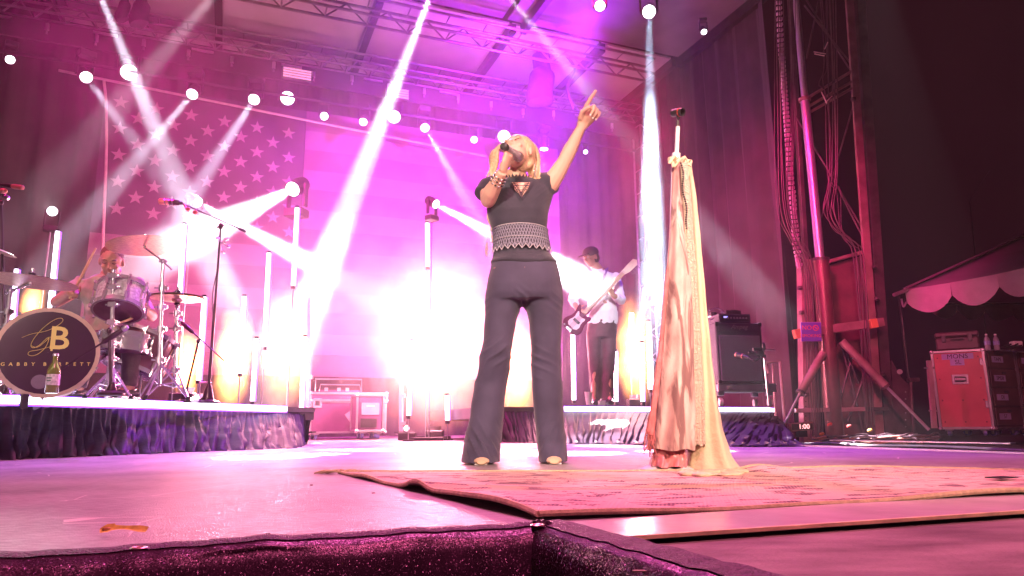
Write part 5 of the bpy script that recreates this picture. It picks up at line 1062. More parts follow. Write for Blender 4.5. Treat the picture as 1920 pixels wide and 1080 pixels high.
# outrigger legs: thick sleeve then bright rod
for (a, b_, c_) in (((1543, 662), (1500, 738), (1468, 802)), ((1578, 640), (1663, 726), (1742, 806))):
    MB().path([T(*a, -.25), T(*b_, -.35)], .052, 14).build('outrigger_sleeve', TPK, tw); MB().path([T(*b_, -.35), T(*c_, -.5)], .02, 10).build('outrigger_rod', ROD, tw); MB().ringband(T(*b_, -.35), T(*b_, -.35) - T(*c_, -.5), .02, .06, .03, 14).build('gland_ring', TDK, tw)
for a, b_ in (((1578, 645), (1625, 830)), ((1600, 660), (1572, 760)), ((1585, 655), (1610, 720)), ((1622, 700), (1590, 790))): MB().tube(T(*a, -.1), T(*b_, -.1), .016, n=6).build('brace_strut', TDK, tw)
# bolted gusset foot at the right of the tower
gs = thing('gusset_foot', T(1700, 830), 'dark triangular steel foot with bolt holes behind the outrigger rod', 'steel foot')
MB().prism([T(1672, 676), T(1690, 708), T(1708, 725), T(1714, 826), T(1676, 826)], V((0, .06, 0))).build('plate', TDK, gs, smooth=False)
MB().tube(T(1687, 697, -.02), T(1687, 697, .0), .035, n=16).build('bolt', STEEL, gs)
for k in range(6): MB().tube(T(1698, 735 + k * 13, -.02), T(1698, 735 + k * 13, .0), .01, n=8).build('bolt_hole', STEEL, gs)
MB().box(T(1712, 712, -.02), (.14, .08, .05)).build('clamp', TDK, gs, bevel=.005); MB().tube(T(1708, 716, -.03), T(1712, 826, -.03), .02, n=8).build('post', TDK, gs)
# no smoking sign
sg = thing('no_smoking_sign', T(1522, 638, -.3), 'small square NO SMOKING sign fixed to the mast tower', 'sign'); sa = V((1, .06, 0)).normalized(); sz = V((.05, 0, 1)).normalized(); sn = sa.cross(sz)
so = T(1521, 622, -.32); sw, shh = .27, .25
MB().box(so, (sw, .012, shh), (sa, sn, sz)).build('board', mat('sign_violet', (.20, .10, .62), .4, var=.05), sg, smooth=False)
SGR = mat('sign_red', (.85, .16, .18), .45, var=.05)
for s in (-1, 1):
    MB().box(so + sz * s * shh * .49 + sn * -.009, (sw + .012, .008, .014), (sa, sn, sz)).build('border', mat('sign_border', (.85, .55, .7), .4), sg, smooth=False); MB().box(so + sa * s * sw * .49 + sn * -.009, (.014, .008, shh - .02), (sa, sn, sz)).build('border', mat('sign_border'), sg, smooth=False)
fz_ = -1 if sn.y > 0 else 1
text_obj('sign_text', 'NO', SGR, sg, so + V((0, -.009, 0)) + sz * .05 - sa * .06, sa, sz, .085, .001)
text_obj('sign_text', 'SMOKING', SGR, sg, so + V((0, -.009, 0)) - sz * .055, sa, sz, .058, .001)
MB().ringband(so + V((0, -.010, 0)) + sz * .05 + sa * .06, V((0, 1, 0)), .030, .040, .002, 20).build('ring_mark', SGR, sg, smooth=False); MB().box(so + V((0, -.011, 0)) + sz * .05 + sa * .06, (.07, .002, .010), ((sa - sz * .7).normalized(), sn, (sz + sa * .7).normalized())).build('ring_bar', SGR, sg, smooth=False)
# cables down the tower
CBL = mat('cable_sheath', (.10, .055, .06), .45, var=.3)
groups = [([(1462, -40), (1464, 200), (1470, 380), (1490, 450), (1512, 490), (1518, 560), (1524, 700), (1532, 820)], 5, 'bundle on the left post', 4.5),
          ([(1485, -40), (1490, 200), (1486, 330), (1494, 430), (1514, 480), (1530, 560), (1534, 690), (1538, 815)], 4, 'thin strands between left post and ram', 3.5),
          ([(1557, -40), (1562, 150), (1564, 320), (1556, 390), (1572, 430), (1600, 455), (1612, 480), (1620, 600), (1632, 800)], 6, 'bundle in the middle of the tower', 3.6),
          ([(1540, -40), (1548, 120), (1540, 150), (1550, 180), (1556, 260), (1560, 340), (1576, 360), (1580, 430), (1604, 460)], 2, 'loose kinked strand in the middle of the tower', 5)]
k_ = 0
ORD = ['outermost', 'second', 'third', 'fourth', 'fifth', 'sixth', 'innermost']
for pts, n_, what, sp in groups:
    for i in range(n_):
        q = [T(x + (i - n_ / 2) * sp + random.uniform(-2.6, 2.6), y_ + random.uniform(-8, 8), -.22 - .01 * i) for x, y_ in pts]
        tag(MB().path(cat_rom(q, 6), random.uniform(.005, .008), 5).build('tower_cable', CBL), '%s cable of the %s' % (ORD[i], what), 'cable', 'cables hanging down the mast tower')
fk = thing('pale_cable_ties', T(1545, 105, -.3), 'pale loose tie ends sticking out of the kinked cable high on the tower', 'cable ties')
for a, b_ in (((1526, 97), (1548, 101)), ((1527, 101), (1546, 105)), ((1546, 92), (1552, 79)), ((1548, 192), (1560, 180)), ((1540, 172), (1550, 194))): MB().tube(T(*a, -.3), T(*b_, -.3), .008, n=5).build('tie', mat('pale_tie', (.7, .5, .5), .4), fk)
# chain of pale links hanging at the left of the tower
ch = thing('link_chain', T(1500, 505), 'string of pale dashes, a hoist chain, hanging along the left side of the mast tower', 'chain')
cp_ = cat_rom([T(1459, -20, -.1), T(1464, 80, -.1), T(1470, 160, -.1), T(1476, 240, -.1), T(1482, 330, -.1), T(1490, 420, -.1), T(1499, 500, -.1)], 10)
LK = mat('pale_link', (.75, .55, .66), .4, .3)
for i in range(len(cp_) - 1):
    p = (cp_[i] + cp_[i + 1]) / 2; d = (cp_[i + 1] - cp_[i]).normalized(); MB().box(p, (.075, .05, .04), (V((1, 0, 0)), V((0, 1, 0)), Z)).build('link', LK, ch, smooth=False)
cp2 = cat_rom([T(1488, 360, -.12), T(1490, 400, -.12), T(1488, 440, -.12), T(1494, 480, -.12), T(1500, 505, -.12)], 5)
for i in range(len(cp2) - 1): MB().box(cp2[i], (.05, .04, .035)).build('link', LK, ch, smooth=False)
# digital clock
ck = thing('digital_clock', G(1500, 812, -.05), 'small digital clock with pink digits on the floor left of the mast tower', 'clock'); cp_ = D(1502, 800, 8.2)
MB().box(cp_, (.27, .06, .095), (V((.99, .03, .08)).normalized(), V((0, 1, 0)), Z)).build('case', mat('clock_case', (.4, .12, .12), .4), ck, bevel=.006)
MB().box(cp_ + V((0, -.032, 0)), (.24, .008, .07)).build('face', mat('clock_face', (.12, .03, .03), .3), ck)
text_obj('digits', '1:00', mat('clock_digits', (.9, .6, .6), .4, emit=(1, .45, .45), es=2.0), ck, cp_ + V((.02, -.038, 0)), V((1, 0, 0)), Z, .075, .001, bold=True)
MB().box(cp_ + V((0, 0, -.08)), (.1, .08, .07)).build('foot', BLK, ck)
# heap of coiled cable and plugs on the wing floor
for k in range(12):
    cx = 1560 + k * 16 + random.uniform(-8, 8); g_ = D(cx, 815 + random.uniform(-3, 3), 8.6 + random.uniform(-.3, .3)); g_.z = -.11 + .012 * (k % 3); r_ = random.uniform(.14, .26); pts = []
    for i in range(26):
        a = i * .5; pts.append(g_ + V((math.cos(a) * r_ * (1 + .15 * math.sin(i * 1.3)), math.sin(a) * r_ * .8, .02 + i * .0035 + .03 * abs(math.sin(i * .8 + k)))))
    tag(MB().path(pts, .012, 6).build('cable_coil', mat('orange_cable', (.55, .24, .16), .5) if k % 3 == 0 else CBL), ('%s cable coil in the heap under the mast tower, ' % ('orange' if k % 3 == 0 else 'dark')) + ['by the clock', 'left of the ram foot', 'at the ram foot', 'right of the ram foot', 'below the orange end block', 'in the middle of the heap', 'just past the middle', 'beneath the outrigger', 'near the right post', 'by the gusset foot', 'beyond the gusset foot', 'next to the red case'][k], 'cable coil', 'cable coils under the tower')
for x, y_, c_, w in ((1552, 797, (.8, .05, .05), 'red plug on the floor left of the ram foot'), (1588, 800, (.85, .1, .08), 'red cap on a box under the lower crossbar'), (1627, 808, (.9, .6, .1), 'yellow plug on the cable heap'), (1537, 815, (.9, .35, .1), 'orange plug below the digital clock')):
    g_ = D(x, y_, 8.5); tag(MB().lathe(g_, V((1, .2, .3)), [(.010, 0), (.018, .012), (.018, .05), (.01, .06)], 10).build('plug', mat('plug_' + w[:6].strip(), c_, .4)), w, 'plug')
# dark cloth and cable along the stage side
tag(MB().path(cat_rom([G(1480, 834), G(1560, 831), G(1640, 836), G(1760, 838), G(1930, 846)], 8), .03, 8, flat=.4).build('edge_cloth', CLOTHB), 'crumpled strip of black cloth lying along the bright stage edge', 'cloth strip')
# ================================================================== TENT
YN = 11.0
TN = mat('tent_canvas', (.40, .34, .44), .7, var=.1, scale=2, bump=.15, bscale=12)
tn = thing('tent', D(1800, 800, YN + 2), 'open sided tent with a scalloped white canopy edge at the right', 'tent')
ca = D(1697, 543, YN); cb_ = D(2150, 435, YN - 1.2)
pk = D(2250, 290, YN + 3.2); bk_ = D(1752, 566, YN + 4.5); bk2 = D(2300, 560, YN + 4.5)
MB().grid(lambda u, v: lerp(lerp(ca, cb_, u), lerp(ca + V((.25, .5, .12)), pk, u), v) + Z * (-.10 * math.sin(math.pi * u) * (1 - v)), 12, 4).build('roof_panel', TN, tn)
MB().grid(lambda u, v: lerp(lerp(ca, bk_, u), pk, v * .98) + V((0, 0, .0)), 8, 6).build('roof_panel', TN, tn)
def valance(a, b_, n_, h0, name, m, ph=0):
    L_ = (b_ - a).length; d = (b_ - a).normalized(); nr = d.cross(Z).normalized()
    for i in range(n_):
        q = MB(); u0, u1 = i / n_, (i + 1) / n_
        def fn(u, v, u0=u0, u1=u1):
            x = lerp(u0, u1, u); p = lerp(a, b_, x) - Z * (.10 * math.sin(math.pi * x)); dd = h0 * (.50 + .50 * math.sin(math.pi * u) ** .7)
            return p - Z * dd * v + nr * (.05 * math.sin(u * 6 + i) * v)
        q.grid(fn, 10, 4).build(name, m, tn)
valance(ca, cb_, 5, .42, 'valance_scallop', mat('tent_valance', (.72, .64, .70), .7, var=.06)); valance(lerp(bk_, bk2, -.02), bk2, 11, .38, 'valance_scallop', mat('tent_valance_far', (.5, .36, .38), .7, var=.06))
MB().tube(D(1676, 553, YN - .1), ca + V((.05, 0, 0)), .03, n=8).tube(ca, bk_, .025, n=8).build('eave_pole', ROD, tn); MB().tube(bk_ - Z * .06, bk2 - Z * .06, .03, n=8).build('eave_pole', DARKM, tn)
MB().path(cat_rom([D(1690, 560, YN - .05), D(1694, 575, YN - .05), D(1700, 566, YN - .05)]), .015, 6).build('guy_knot', TN, tn)
for p in (V((bk2.x, bk2.y, 0)), ): MB().tube(V((p.x, p.y, -1.2)), V((p.x, p.y, bk2.z)), .03).build('pole', DARKM, tn)
MB().tube(V((ca.x + .06, ca.y + .3, -1.2)), ca + V((.06, .3, 0)), .022, n=8).build('pole', DARKM, tn)
# faint bare pole in the night sky
pz = [D(1830, 490, 16), D(1822, 410, 16), D(1818, 378, 16)]
t = thing('bent_pole', V((pz[0].x, 16, -1.2)), 'faint thin bent pole standing in the dark above the tent', 'pole'); MB().path([V((pz[0].x, 16, -1.2))] + pz, .012, 5).build('pole', DARKM, t); MB().tube(pz[2], D(1855, 320, 16), .008, n=5).build('whip', DARKM, t)
# ================================================================== PEOPLE
SKIN = mat('warm_skin', (.70, .45, .34), .5, var=.07, scale=12, spec=.4)
SKIN2 = mat('tanned_skin', (.50, .27, .19), .5, var=.10, scale=10, spec=.4)
HAIRB = mat('blonde_hair', (.50, .33, .17), .42, scale=40, col2=(.86, .70, .48), stretch=(6, 6, .5), spec=.6)
DENIM = mat('dark_denim', (.019, .017, .046), .75, scale=6, var=.2, sheen=.25, bump=.25, bscale=500, col2=(.040, .036, .080))
TOPM = mat('black_denim_top', (.015, .016, .034), .75, scale=8, var=.2, sheen=.3, bump=.25, bscale=400, col2=(.030, .030, .055))
NAIL = mat('pale_nail', (.85, .72, .70), .2)
def axes(fw, roll=0.0):
    fw = V(fw).normalized(); up = (Z - fw * fw.z).normalized(); rt = fw.cross(up)       # rt = person's right side
    q = Quaternion(fw, roll); return rt * 1.0, fw, up
def head_parts(q, c, fw, s=1.0, roll=0.0, jaw=1.0):
    """cranium, jaw, nose, ears, lips; c = centre of the head"""
    rt, fw, up = axes(fw); Q = Quaternion(fw, roll); rt = Q @ rt; up = Q @ up
    A = (rt, fw, up)
    q.ell(c + up * .028 * s - fw * .012 * s, (.074 * s, .092 * s, .088 * s), A, 20, 14)
    q.ell(c - up * .030 * s + fw * .018 * s, (.060 * s * jaw, .066 * s, .072 * s), A, 18, 12)
    q.ell(c - up * .080 * s + fw * .050 * s, (.028 * s * jaw, .026 * s, .022 * s), A, 12, 8)       # chin
    q.path([c + up * .018 * s + fw * .078 * s, c - up * .006 * s + fw * .092 * s, c - up * .026 * s + fw * .102 * s], [.008 * s, .010 * s, .014 * s], 8)
    for g in (-1, 1):
        q.ell(c - up * .030 * s + fw * .090 * s + rt * g * .011 * s, (.008 * s, .009 * s, .007 * s), A, 8, 6)
        q.ell(c - up * .008 * s - fw * .005 * s + rt * g * .077 * s, (.010 * s, .018 * s, .032 * s), A, 8, 8)      # ear
        q.ell(c + up * .030 * s + fw * .072 * s + rt * g * .030 * s, (.024 * s, .010 * s, .008 * s), A, 8, 6)       # brow ridge
        q.ell(c - up * .022 * s + fw * .064 * s + rt * g * .036 * s, (.022 * s, .014 * s, .018 * s), A, 8, 6)       # cheek
    q.ell(c - up * .050 * s + fw * .080 * s, (.024 * s, .010 * s, .007 * s), A, 10, 6); q.ell(c - up * .060 * s + fw * .078 * s, (.020 * s, .010 * s, .007 * s), A, 10, 6)
    return A
def face_marks(c, A, s, t, browm, eyem, closed=False, lip=None):
    rt, fw, up = A
    for g in (-1, 1):
        e = c + up * .012 * s + fw * .081 * s + rt * g * .031 * s
        MB().path([e + rt * -.016 * s - fw * .004 * s + up * .020 * s, e + up * .025 * s + fw * .0 * s, e + rt * .016 * s - fw * .005 * s + up * .019 * s], .0028 * s, 6).build('eyebrow', browm, t)
        if closed: MB().path([e - rt * .014 * s - fw * .003 * s, e - up * .004 * s + fw * .001 * s, e + rt * .014 * s - fw * .004 * s], .0022 * s, 6).build('eyelashes', eyem, t)
        else: MB().ell(e - fw * .002 * s, (.012 * s, .006 * s, .006 * s), A, 10, 6).build('eye', WHITE, t); MB().ell(e + fw * .003 * s, (.005 * s, .002 * s, .005 * s), A, 8, 6).build('iris', eyem, t)
    if lip: MB().ell(c - up * .054 * s + fw * .087 * s, (.022 * s, .007 * s, .009 * s), A, 10, 6).build('lips', lip, t)
def finger(q, base, d, n, L_, r, curl):
    """three bones; d = direction, n = direction it curls towards"""
    d = V(d).normalized(); n = (V(n) - d * V(n).dot(d)).normalized(); p = V(base); P_ = [p]; a = 0
    for k, l in enumerate((.44, .31, .25)):
        a += curl[k]; dd = d * math.cos(a) + n * math.sin(a); p = p + dd * L_ * l; P_.append(p)
    q.path(P_, [r, r * .95, r * .86, r * .7], 8); q.ell(P_[-1], (r * .7,) * 3, nu=8, nv=6); return P_[-1], dd
def hand(q, wrist, d, palm_n, side, curls, thumb, s=1.0, idx_straight=False):
    """d: wrist->knuckles, palm_n: direction the palm faces, side: towards the thumb"""
    d = V(d).normalized(); pn = (V(palm_n) - d * V(palm_n).dot(d)).normalized(); sd = V(side); sd = (sd - d * sd.dot(d) - pn * sd.dot(pn)).normalized()
    kn = wrist + d * .085 * s; q.ring([[wrist + sd * .024 * s * math.cos(t) + pn * .017 * s * math.sin(t) for t in [2 * math.pi * i / 12 for i in range(12)]],
                                       [wrist + d * .045 * s + sd * .037 * s * math.cos(t) + pn * .017 * s * math.sin(t) for t in [2 * math.pi * i / 12 for i in range(12)]],
                                       [kn + sd * .036 * s * math.cos(t) + pn * .013 * s * math.sin(t) for t in [2 * math.pi * i / 12 for i in range(12)]]])
    tips = []
    for k, (off, L_) in enumerate(((.028, .074), (.009, .082), (-.010, .076), (-.028, .060))):
        tips.append(finger(q, kn + sd * off * s - d * .006 * s, d + sd * off * .8, pn, L_ * s, (.0100 - .0005 * k) * s, curls[k]))
    tb = wrist + d * .022 * s + sd * .024 * s + pn * .006 * s; td = (V(thumb)).normalized()
    q.path([tb, tb + (td * .6 + sd * .3 + d * .2).normalized() * .034 * s, tb + td * .062 * s], [.0125 * s, .0105 * s, .008 * s], 8); q.ell(tb + td * .062 * s, (.008 * s,) * 3, nu=8, nv=6)
    return tips
# ------------------------------------------------------------------ the singer
YS = 3.45
def P(x, y_, o=0.0): return D(x, y_, YS + o)
KS = YS / F * 1.03
sg_o = V((P(962, 868).x, YS, 0))
sing = thing('person', sg_o, 'woman in dark flared jeans and black lace top singing, one arm pointing up', 'person')
q = MB()
hc = P(970, 287, -.03)
HA = head_parts(q, hc, (-.40, -.80, .46), .98, roll=.12)
q.path([P(966, 318, .03), P(972, 345, .035), P(974, 370, .03)], [.052, .053, .07], 14)                               # neck
q.path([P(973, 345, .04), P(974, 380, .03), P(973, 430, .03), P(976, 480, .03), P(982, 520, .03)], [.07, .11, .10, .105, .12], 16, flat=.62, up=(1, 0, 0))   # torso under the clothes
q.path([P(930, 350, .04), P(1020, 346, .04)], [.05, .05], 12)
# her right arm (microphone)
sR, eR, wR_ = P(921, 352, .02), P(915, 376, -.06), P(942, 322, -.22)
q.path([sR, lerp(sR, eR, .5) + V((-.006, 0, 0)), eR], [.050, .045, .040], 12); q.ell(eR, (.038, .038, .038))
q.path([eR, lerp(eR, wR_, .3) + V((-.004, 0, 0)), lerp(eR, wR_, .7), wR_], [.040, .041, .032, .025], 12)
m0, m1 = P(943, 273, -.30), P(968, 291, -.155)
md = (m1 - m0).normalized()
hd_ = (P(952, 297, -.24) - wR_).normalized()
hand(q, wR_, hd_, md.cross(hd_) * -1 + V((.25, -.1, .3)), V((-.2, 0, 1)), [(.55, 1.1, .9)] * 4, m1 - m0 + V((0, 0, .03)), 1.02)
# her left arm, stretched up and pointing
sL, eL_, wL = P(1028, 348, .03), P(1058, 303, -.03), P(1090, 238, -.10)
q.path([sL, lerp(sL, eL_, .5) + V((.004, 0, 0)), eL_], [.052, .045, .037], 12); q.ell(eL_, (.036, .036, .036)); q.path([eL_, lerp(eL_, wL, .3), lerp(eL_, wL, .7), wL], [.037, .038, .030, .0235], 12)
dh = (P(1106, 210, -.12) - wL).normalized()
tipsL = hand(q, wL, dh, V((.35, -.85, -.30)), V((-.75, -.1, .45)), [(.15, .08, .05), (1.15, 1.3, .8), (1.25, 1.35, .8), (1.3, 1.3, .8)], V((.45, -.55, .45)), 1.22)
# feet inside the hems
q.path([P(950, 520, .03), P(938, 600, .03), P(931, 670, .03), P(910, 800, .03)], [.07, .055, .045, .035], 12); q.path([P(1015, 520, .03), P(1021, 600, .03), P(1024, 670, .03), P(1032, 800, .03)], [.07, .055, .045, .035], 12)
for fx_ in ((902, 864), (1037, 864)): a = P(*fx_, .02); a.z = .03; q.path([P(fx_[0], 800, .03), a + V((0, .02, .05)), a + V((0, -.02, 0)), a + V((0, -.05, -.008))], [.030, .024, .018, .012], 10)
body = q.build('body', SKIN, sing); remesh(body, .005, 3, .4)
for tp, dd in tipsL[1:]: MB().ell(tp + dd * .003 - V((0, .004, 0)), (.0065, .004, .008), nu=8, nv=6).build('fingernail', NAIL, sing)
LIPM = mat('rose_lips', (.55, .16, .16), .35); LASH = mat('dark_lash', (.05, .03, .03), .6)
face_marks(hc, HA, .98, sing, mat('brow_hair', (.25, .14, .07), .7), LASH, closed=True)
# hair: cap and long locks, swept behind the shoulders
rt, fw, up = HA
q = MB(); q.ell(hc + up * .034 - fw * .026, (.085, .096, .090), HA, 22, 14)
q.ell(hc + up * .0 - fw * .062, (.074, .045, .075), HA, 16, 10)
rnd = random.Random(11)
def lock(p0, p1, p2, p3, r0, r1, nm=None): q.path(cat_rom([p0, p1, p2, p3], 4), [r0 * .8] * 4 + [r0] * 4 + [lerp(r0, r1, .5)] * 4 + [r1 * .5], 7, flat=.5)
for k in range(26):      # picture-left side
    f = rnd.random(); lock(hc + up * .11 - fw * (.02 + .02 * f) + rt * .01 * f, P(938 - 8 * f, 272 + 8 * f, -.03 + .05 * f), P(930 - 11 * f + rnd.uniform(-3, 3), 305 + rnd.uniform(-5, 5), .0 + .06 * f), P(921 + rnd.uniform(-4, 8), 328 + rnd.uniform(-6, 12), .03 + .06 * f), .016, .008)
for k in range(34):      # picture-right side, fuller, wavy
    f = rnd.random(); lock(hc + up * .11 - fw * (.02 * f) - rt * .01, P(992 + 6 * f, 265 + 5 * f, -.01 + .05 * f), P(1000 + 8 * f, 296 + rnd.uniform(-5, 5), .0 + .07 * f), P(1004 + rnd.uniform(-9, 9), 322 + rnd.uniform(-12, 16), .02 + .06 * f), .012 + .008 * f, .006)
for k in range(14):      # loose curls at the nape and beside the neck
    f = rnd.random(); a = P(1000 + rnd.uniform(-8, 6), 300, .02 + .06 * f); pts = [a] + [P(1001 + rnd.uniform(-12, 12), 308 + 9 * j + rnd.uniform(-3, 3), .0 + .07 * f) for j in range(1, 4)]; q.path(cat_rom(pts, 4), .009, 6, flat=.6)
for k in range(16):      # long ends behind the back, showing beside the waist
    a = P(955 + rnd.uniform(-16, 30), 330, .12); lock(a, P(930 + rnd.uniform(-12, 60), 380, .13), P(922 + rnd.uniform(-8, 60), 420, .12), P(918 + rnd.uniform(-5, 60), 465 + rnd.uniform(-10, 12), .11), .014, .005)
hair = q.build('hair', HAIRB, sing); remesh(hair, .006, 2, .4)
q = MB()
for k in range(60):
    sd_ = 1 if k % 3 else -1; f = rnd.random()
    if sd_ > 0: pts = [hc + up * .118 - fw * .02, P(997 + 4 * f, 268, .0), P(1008 + 5 * f, 300, .0 + .05 * f), P(1000 + rnd.uniform(-6, 14), 330 + rnd.uniform(-4, 8), -.02)]
    else: pts = [hc + up * .118 - fw * .02, P(935 - 4 * f, 276, -.03), P(926 - 5 * f, 308, .0), P(918 + rnd.uniform(-6, 8), 334 + rnd.uniform(-4, 8), .02)]
    q.path(cat_rom(pts, 5), .0021, 4)
for k in range(10): q.path(cat_rom([P(918, 440 + k * 3, .1), P(912 - k % 3, 455 + k * 2, .1), P(914 + rnd.uniform(-6, 4), 475 + k, .1)], 4), .0013, 4)
tag(q.build('loose_hair', HAIRB, sing), kind='stuff')
for off in ((1003, 318), (944, 318)): e = P(*off, -.03); q = MB(); q.ringband(e, V((1, .3, 0)), .014, .017, .004, 18); q.tube(e + Z * .015, e + Z * .035, .002, n=5).tube(e - Z * .016, e - Z * .04, .004, .002, 5); q.build('earring', CHROME, sing) if off[0] > 990 else None
# ---- garment lofts from the measured outline
def loft(rows, m, name, parent, dep=.62, yo=.03, NN=40, fold=0.0, seed=0, vox=.006, sm=2, extra=None, build=True):
    rr = []
    steps = int((rows[-1][0] - rows[0][0]) / 3) + 2
    for k in range(steps + 1):
        y_ = lerp(rows[0][0], rows[-1][0], k / steps); i = 0
        while i < len(rows) - 2 and rows[i + 1][0] < y_: i += 1
        f = (y_ - rows[i][0]) / (rows[i + 1][0] - rows[i][0])
        g = [rows[max(i - 1, 0)], rows[i], rows[i + 1], rows[min(i + 2, len(rows) - 1)]]
        def cr(j): a, b_, c_, d_ = [r[j] for r in g]; t = f; return .5 * ((2 * b_) + (c_ - a) * t + (2 * a - 5 * b_ + 4 * c_ - d_) * t * t + (3 * b_ - a - 3 * c_ + d_) * t ** 3)
        xl, xr = cr(1), cr(2); dd = lerp(rows[i][3], rows[i + 1][3], f) if len(rows[0]) > 3 else dep; oo = lerp(rows[i][4], rows[i + 1][4], f) if len(rows[0]) > 4 else yo
        a, c_ = P(xl, y_, oo), P(xr, y_, oo); mid = (a + c_) / 2; hw = (c_ - a).length / 2
        rr.append([mid + V((hw * math.copysign(abs(math.cos(t)) ** .9, math.cos(t)), hw * dd * math.sin(t), 0)) + V((0, fold * math.sin(t * 6 + seed + y_ * .03), 0)) for t in [2 * math.pi * j / NN for j in range(NN)]])
    return rr
# jeans
q = MB()
q.ring(loft([(490, 921, 1043, .70), (505, 918, 1048, .72), (522, 914, 1052, .74), (540, 911, 1054, .74), (556, 910, 1056, .70), (566, 911, 1056, .62)], None, '', None))
q.ring(loft([(535, 912, 986, .95, .03), (560, 910, 984, .95, .03), (580, 909, 977, .98, .03), (600, 908, 970, .98, .02), (640, 904, 963, 1.0, .01), (660, 899, 960, 1.0, .01), (690, 896, 958, .9, .02), (720, 889, 951, .9, .03), (755, 882, 946, .9, .03), (790, 877, 943, .95, .03), (830, 869, 940, 1.05, .02), (855, 865, 938, 1.25, .0), (867, 863, 938, 1.35, -.01)], None, '', None))
q.ring(loft([(535, 972, 1055, .9, .03), (560, 978, 1057, .9, .03), (580, 985, 1056, .95, .03), (600, 989, 1054, 1.0, .03), (640, 993, 1053, 1.0, .02), (680, 995, 1054, .95, .02), (720, 996, 1055, .95, .03), (755, 998, 1056, .95, .03), (790, 1001, 1058, 1.0, .03), (830, 1006, 1062, 1.1, .02), (855, 1009, 1064, 1.35, .0), (867, 1010, 1065, 1.45, -.01)], None, '', None))
je = q.build('jeans', DENIM, sing); remesh(je, .007, 6, .5)
def crease(o, centre_list, seed=0):
    """press shallow folds into the cloth around given spots: (px, py, radius, wave length, depth, slant)"""
    me = o.data; off = wloc(o)
    nrm = [V(v.normal) for v in me.vertices]
    cs = [(P(x, y_, -.05), r, wl, dp, sl) for x, y_, r, wl, dp, sl in centre_list]
    for i, v in enumerate(me.vertices):
        p = v.co + off; d = 0
        for c_, r, wl, dp, sl in cs:
            dz = p.z - c_.z; dx_ = p.x - c_.x; rr_ = math.sqrt(dx_ * dx_ + dz * dz)
            if rr_ < r: ph = (dz + dx_ * sl) / wl * 6.28 + 2.0 * noise.noise(p * 9 + V((seed, 0, 0))); d += 1.7 * dp * (1 - rr_ / r) * (1 - abs(math.sin(ph * .5))) ** 2.2 * (.4 + noise.noise(V((p.x * 11, p.y * 11, seed + p.z * 5))) * 1.2)
        d += .0035 * noise.noise(p * 14) + .006 * noise.noise(V((p.x * 9, p.y * 9, p.z * 3.5)))
        v.co += nrm[i] * (d - .002)
    me.update()
crease(je, [(990, 562, .10, .040, .007, .9), (925, 565, .10, .045, .005, -.8), (1045, 570, .09, .045, .005, .8), (935, 662, .11, .055, .009, -.7), (1015, 672, .12, .05, .009, .55), (900, 700, .12, .09, .008, -1.4), (903, 832, .15, .08, .014, 1.8), (1036, 838, .14, .08, .012, -1.8)], 3)
STI = mat('denim_stitch', (.42, .22, .22), .7)
for pts in ([(984, 500), (983, 530), (986, 552)], [(925, 503), (935, 500), (944, 494)], [(1040, 510), (1030, 508), (1022, 500)], [(992, 498), (996, 520), (988, 545)]):
    MB().path(cat_rom([P(x, y_, -.098 + abs(x - 984) * .0010) for x, y_ in pts], 5), .0016, 4).build('stitching', STI, sing)
for xl, xr in ((866, 937), (1012, 1063)):
    pts = []
    for i in range(13): t = i / 12; x = lerp(xl, xr, t); pts.append(P(x, 853 + 5 * math.sin(math.pi * t), -.095 * math.sin(math.pi * t) - .0))
    MB().path(pts, .0018, 4).build('hem_stitching', STI, sing)
SHOE = mat('nude_shoe', (.62, .45, .30), .35)
for x0, x1 in ((880, 926), (1020, 1058)):
    a, b_ = P((x0 + x1) / 2, 860, .06), P((x0 + x1) / 2, 866, -.125); a.z = .024; b_.z = .017
    MB().path([a, lerp(a, b_, .5), b_, b_ + V((0, -.022, -.003))], [.030, .034, .036, .020], 14, flat=.50, up=(1, 0, 0)).build('shoe', SHOE, sing); MB().box(V(((a + b_) / 2).to_tuple()) * 1 + V((0, 0, -.018)), (.06, .20, .008)).build('shoe_sole', WHITE, sing, bevel=.004)
# top: torso and cap sleeves
q = MB()
q.ring(loft([(336, 950, 994, .9, .035), (341, 925, 1016, .6, .04), (348, 909, 1030, .55, .04), (362, 905, 1037, .56, .035), (380, 910, 1034, .62, .03), (400, 913, 1030, .66, .025), (418, 918, 1027, .66, .025), (434, 923, 1025, .68, .03), (450, 926, 1024, .70, .03), (468, 925, 1028, .70, .03), (484, 922, 1038, .72, .03), (494, 920, 1045, .73, .03)], None, '', None))
q.path([P(930, 346, .03), P(915, 351, .02), P(905, 366, -.01)], [.058, .057, .053], 14); q.path([P(1012, 344, .035), P(1030, 344, .03), P(1041, 342, .01)], [.060, .063, .057], 14)
q.ring(loft([(486, 921, 1041, .74, .03), (494, 919, 1046, .76, .03), (500, 940, 1030, .92, .02), (504, 968, 1000, 1.6, -.0)], None, '', None))
tp_ = q.build('top', TOPM, sing); remesh(tp_, .0065, 4, .5)
crease(tp_, [(935, 372, .09, .03, .006, 1.0), (1020, 370, .10, .03, .008, -1.0), (975, 395, .12, .05, .005, .0), (940, 480, .1, .03, .004, .5), (1015, 480, .1, .03, .004, -.5)], 9)
SEAM = mat('seam_thread', (.12, .10, .14), .7)
for pts in ([(938, 384), (960, 379), (990, 379), (1012, 385)], [(950, 388), (950, 410), (953, 432)], [(1000, 386), (998, 410), (995, 432)], [(975, 476), (975, 500)], [(940, 478), (938, 494)], [(1008, 478), (1012, 494)]):
    MB().path(cat_rom([P(x, y_, -.068 + abs(x - 975) ** 2 * .000026) for x, y_ in pts], 4), .0015, 4).build('seam', SEAM, sing)
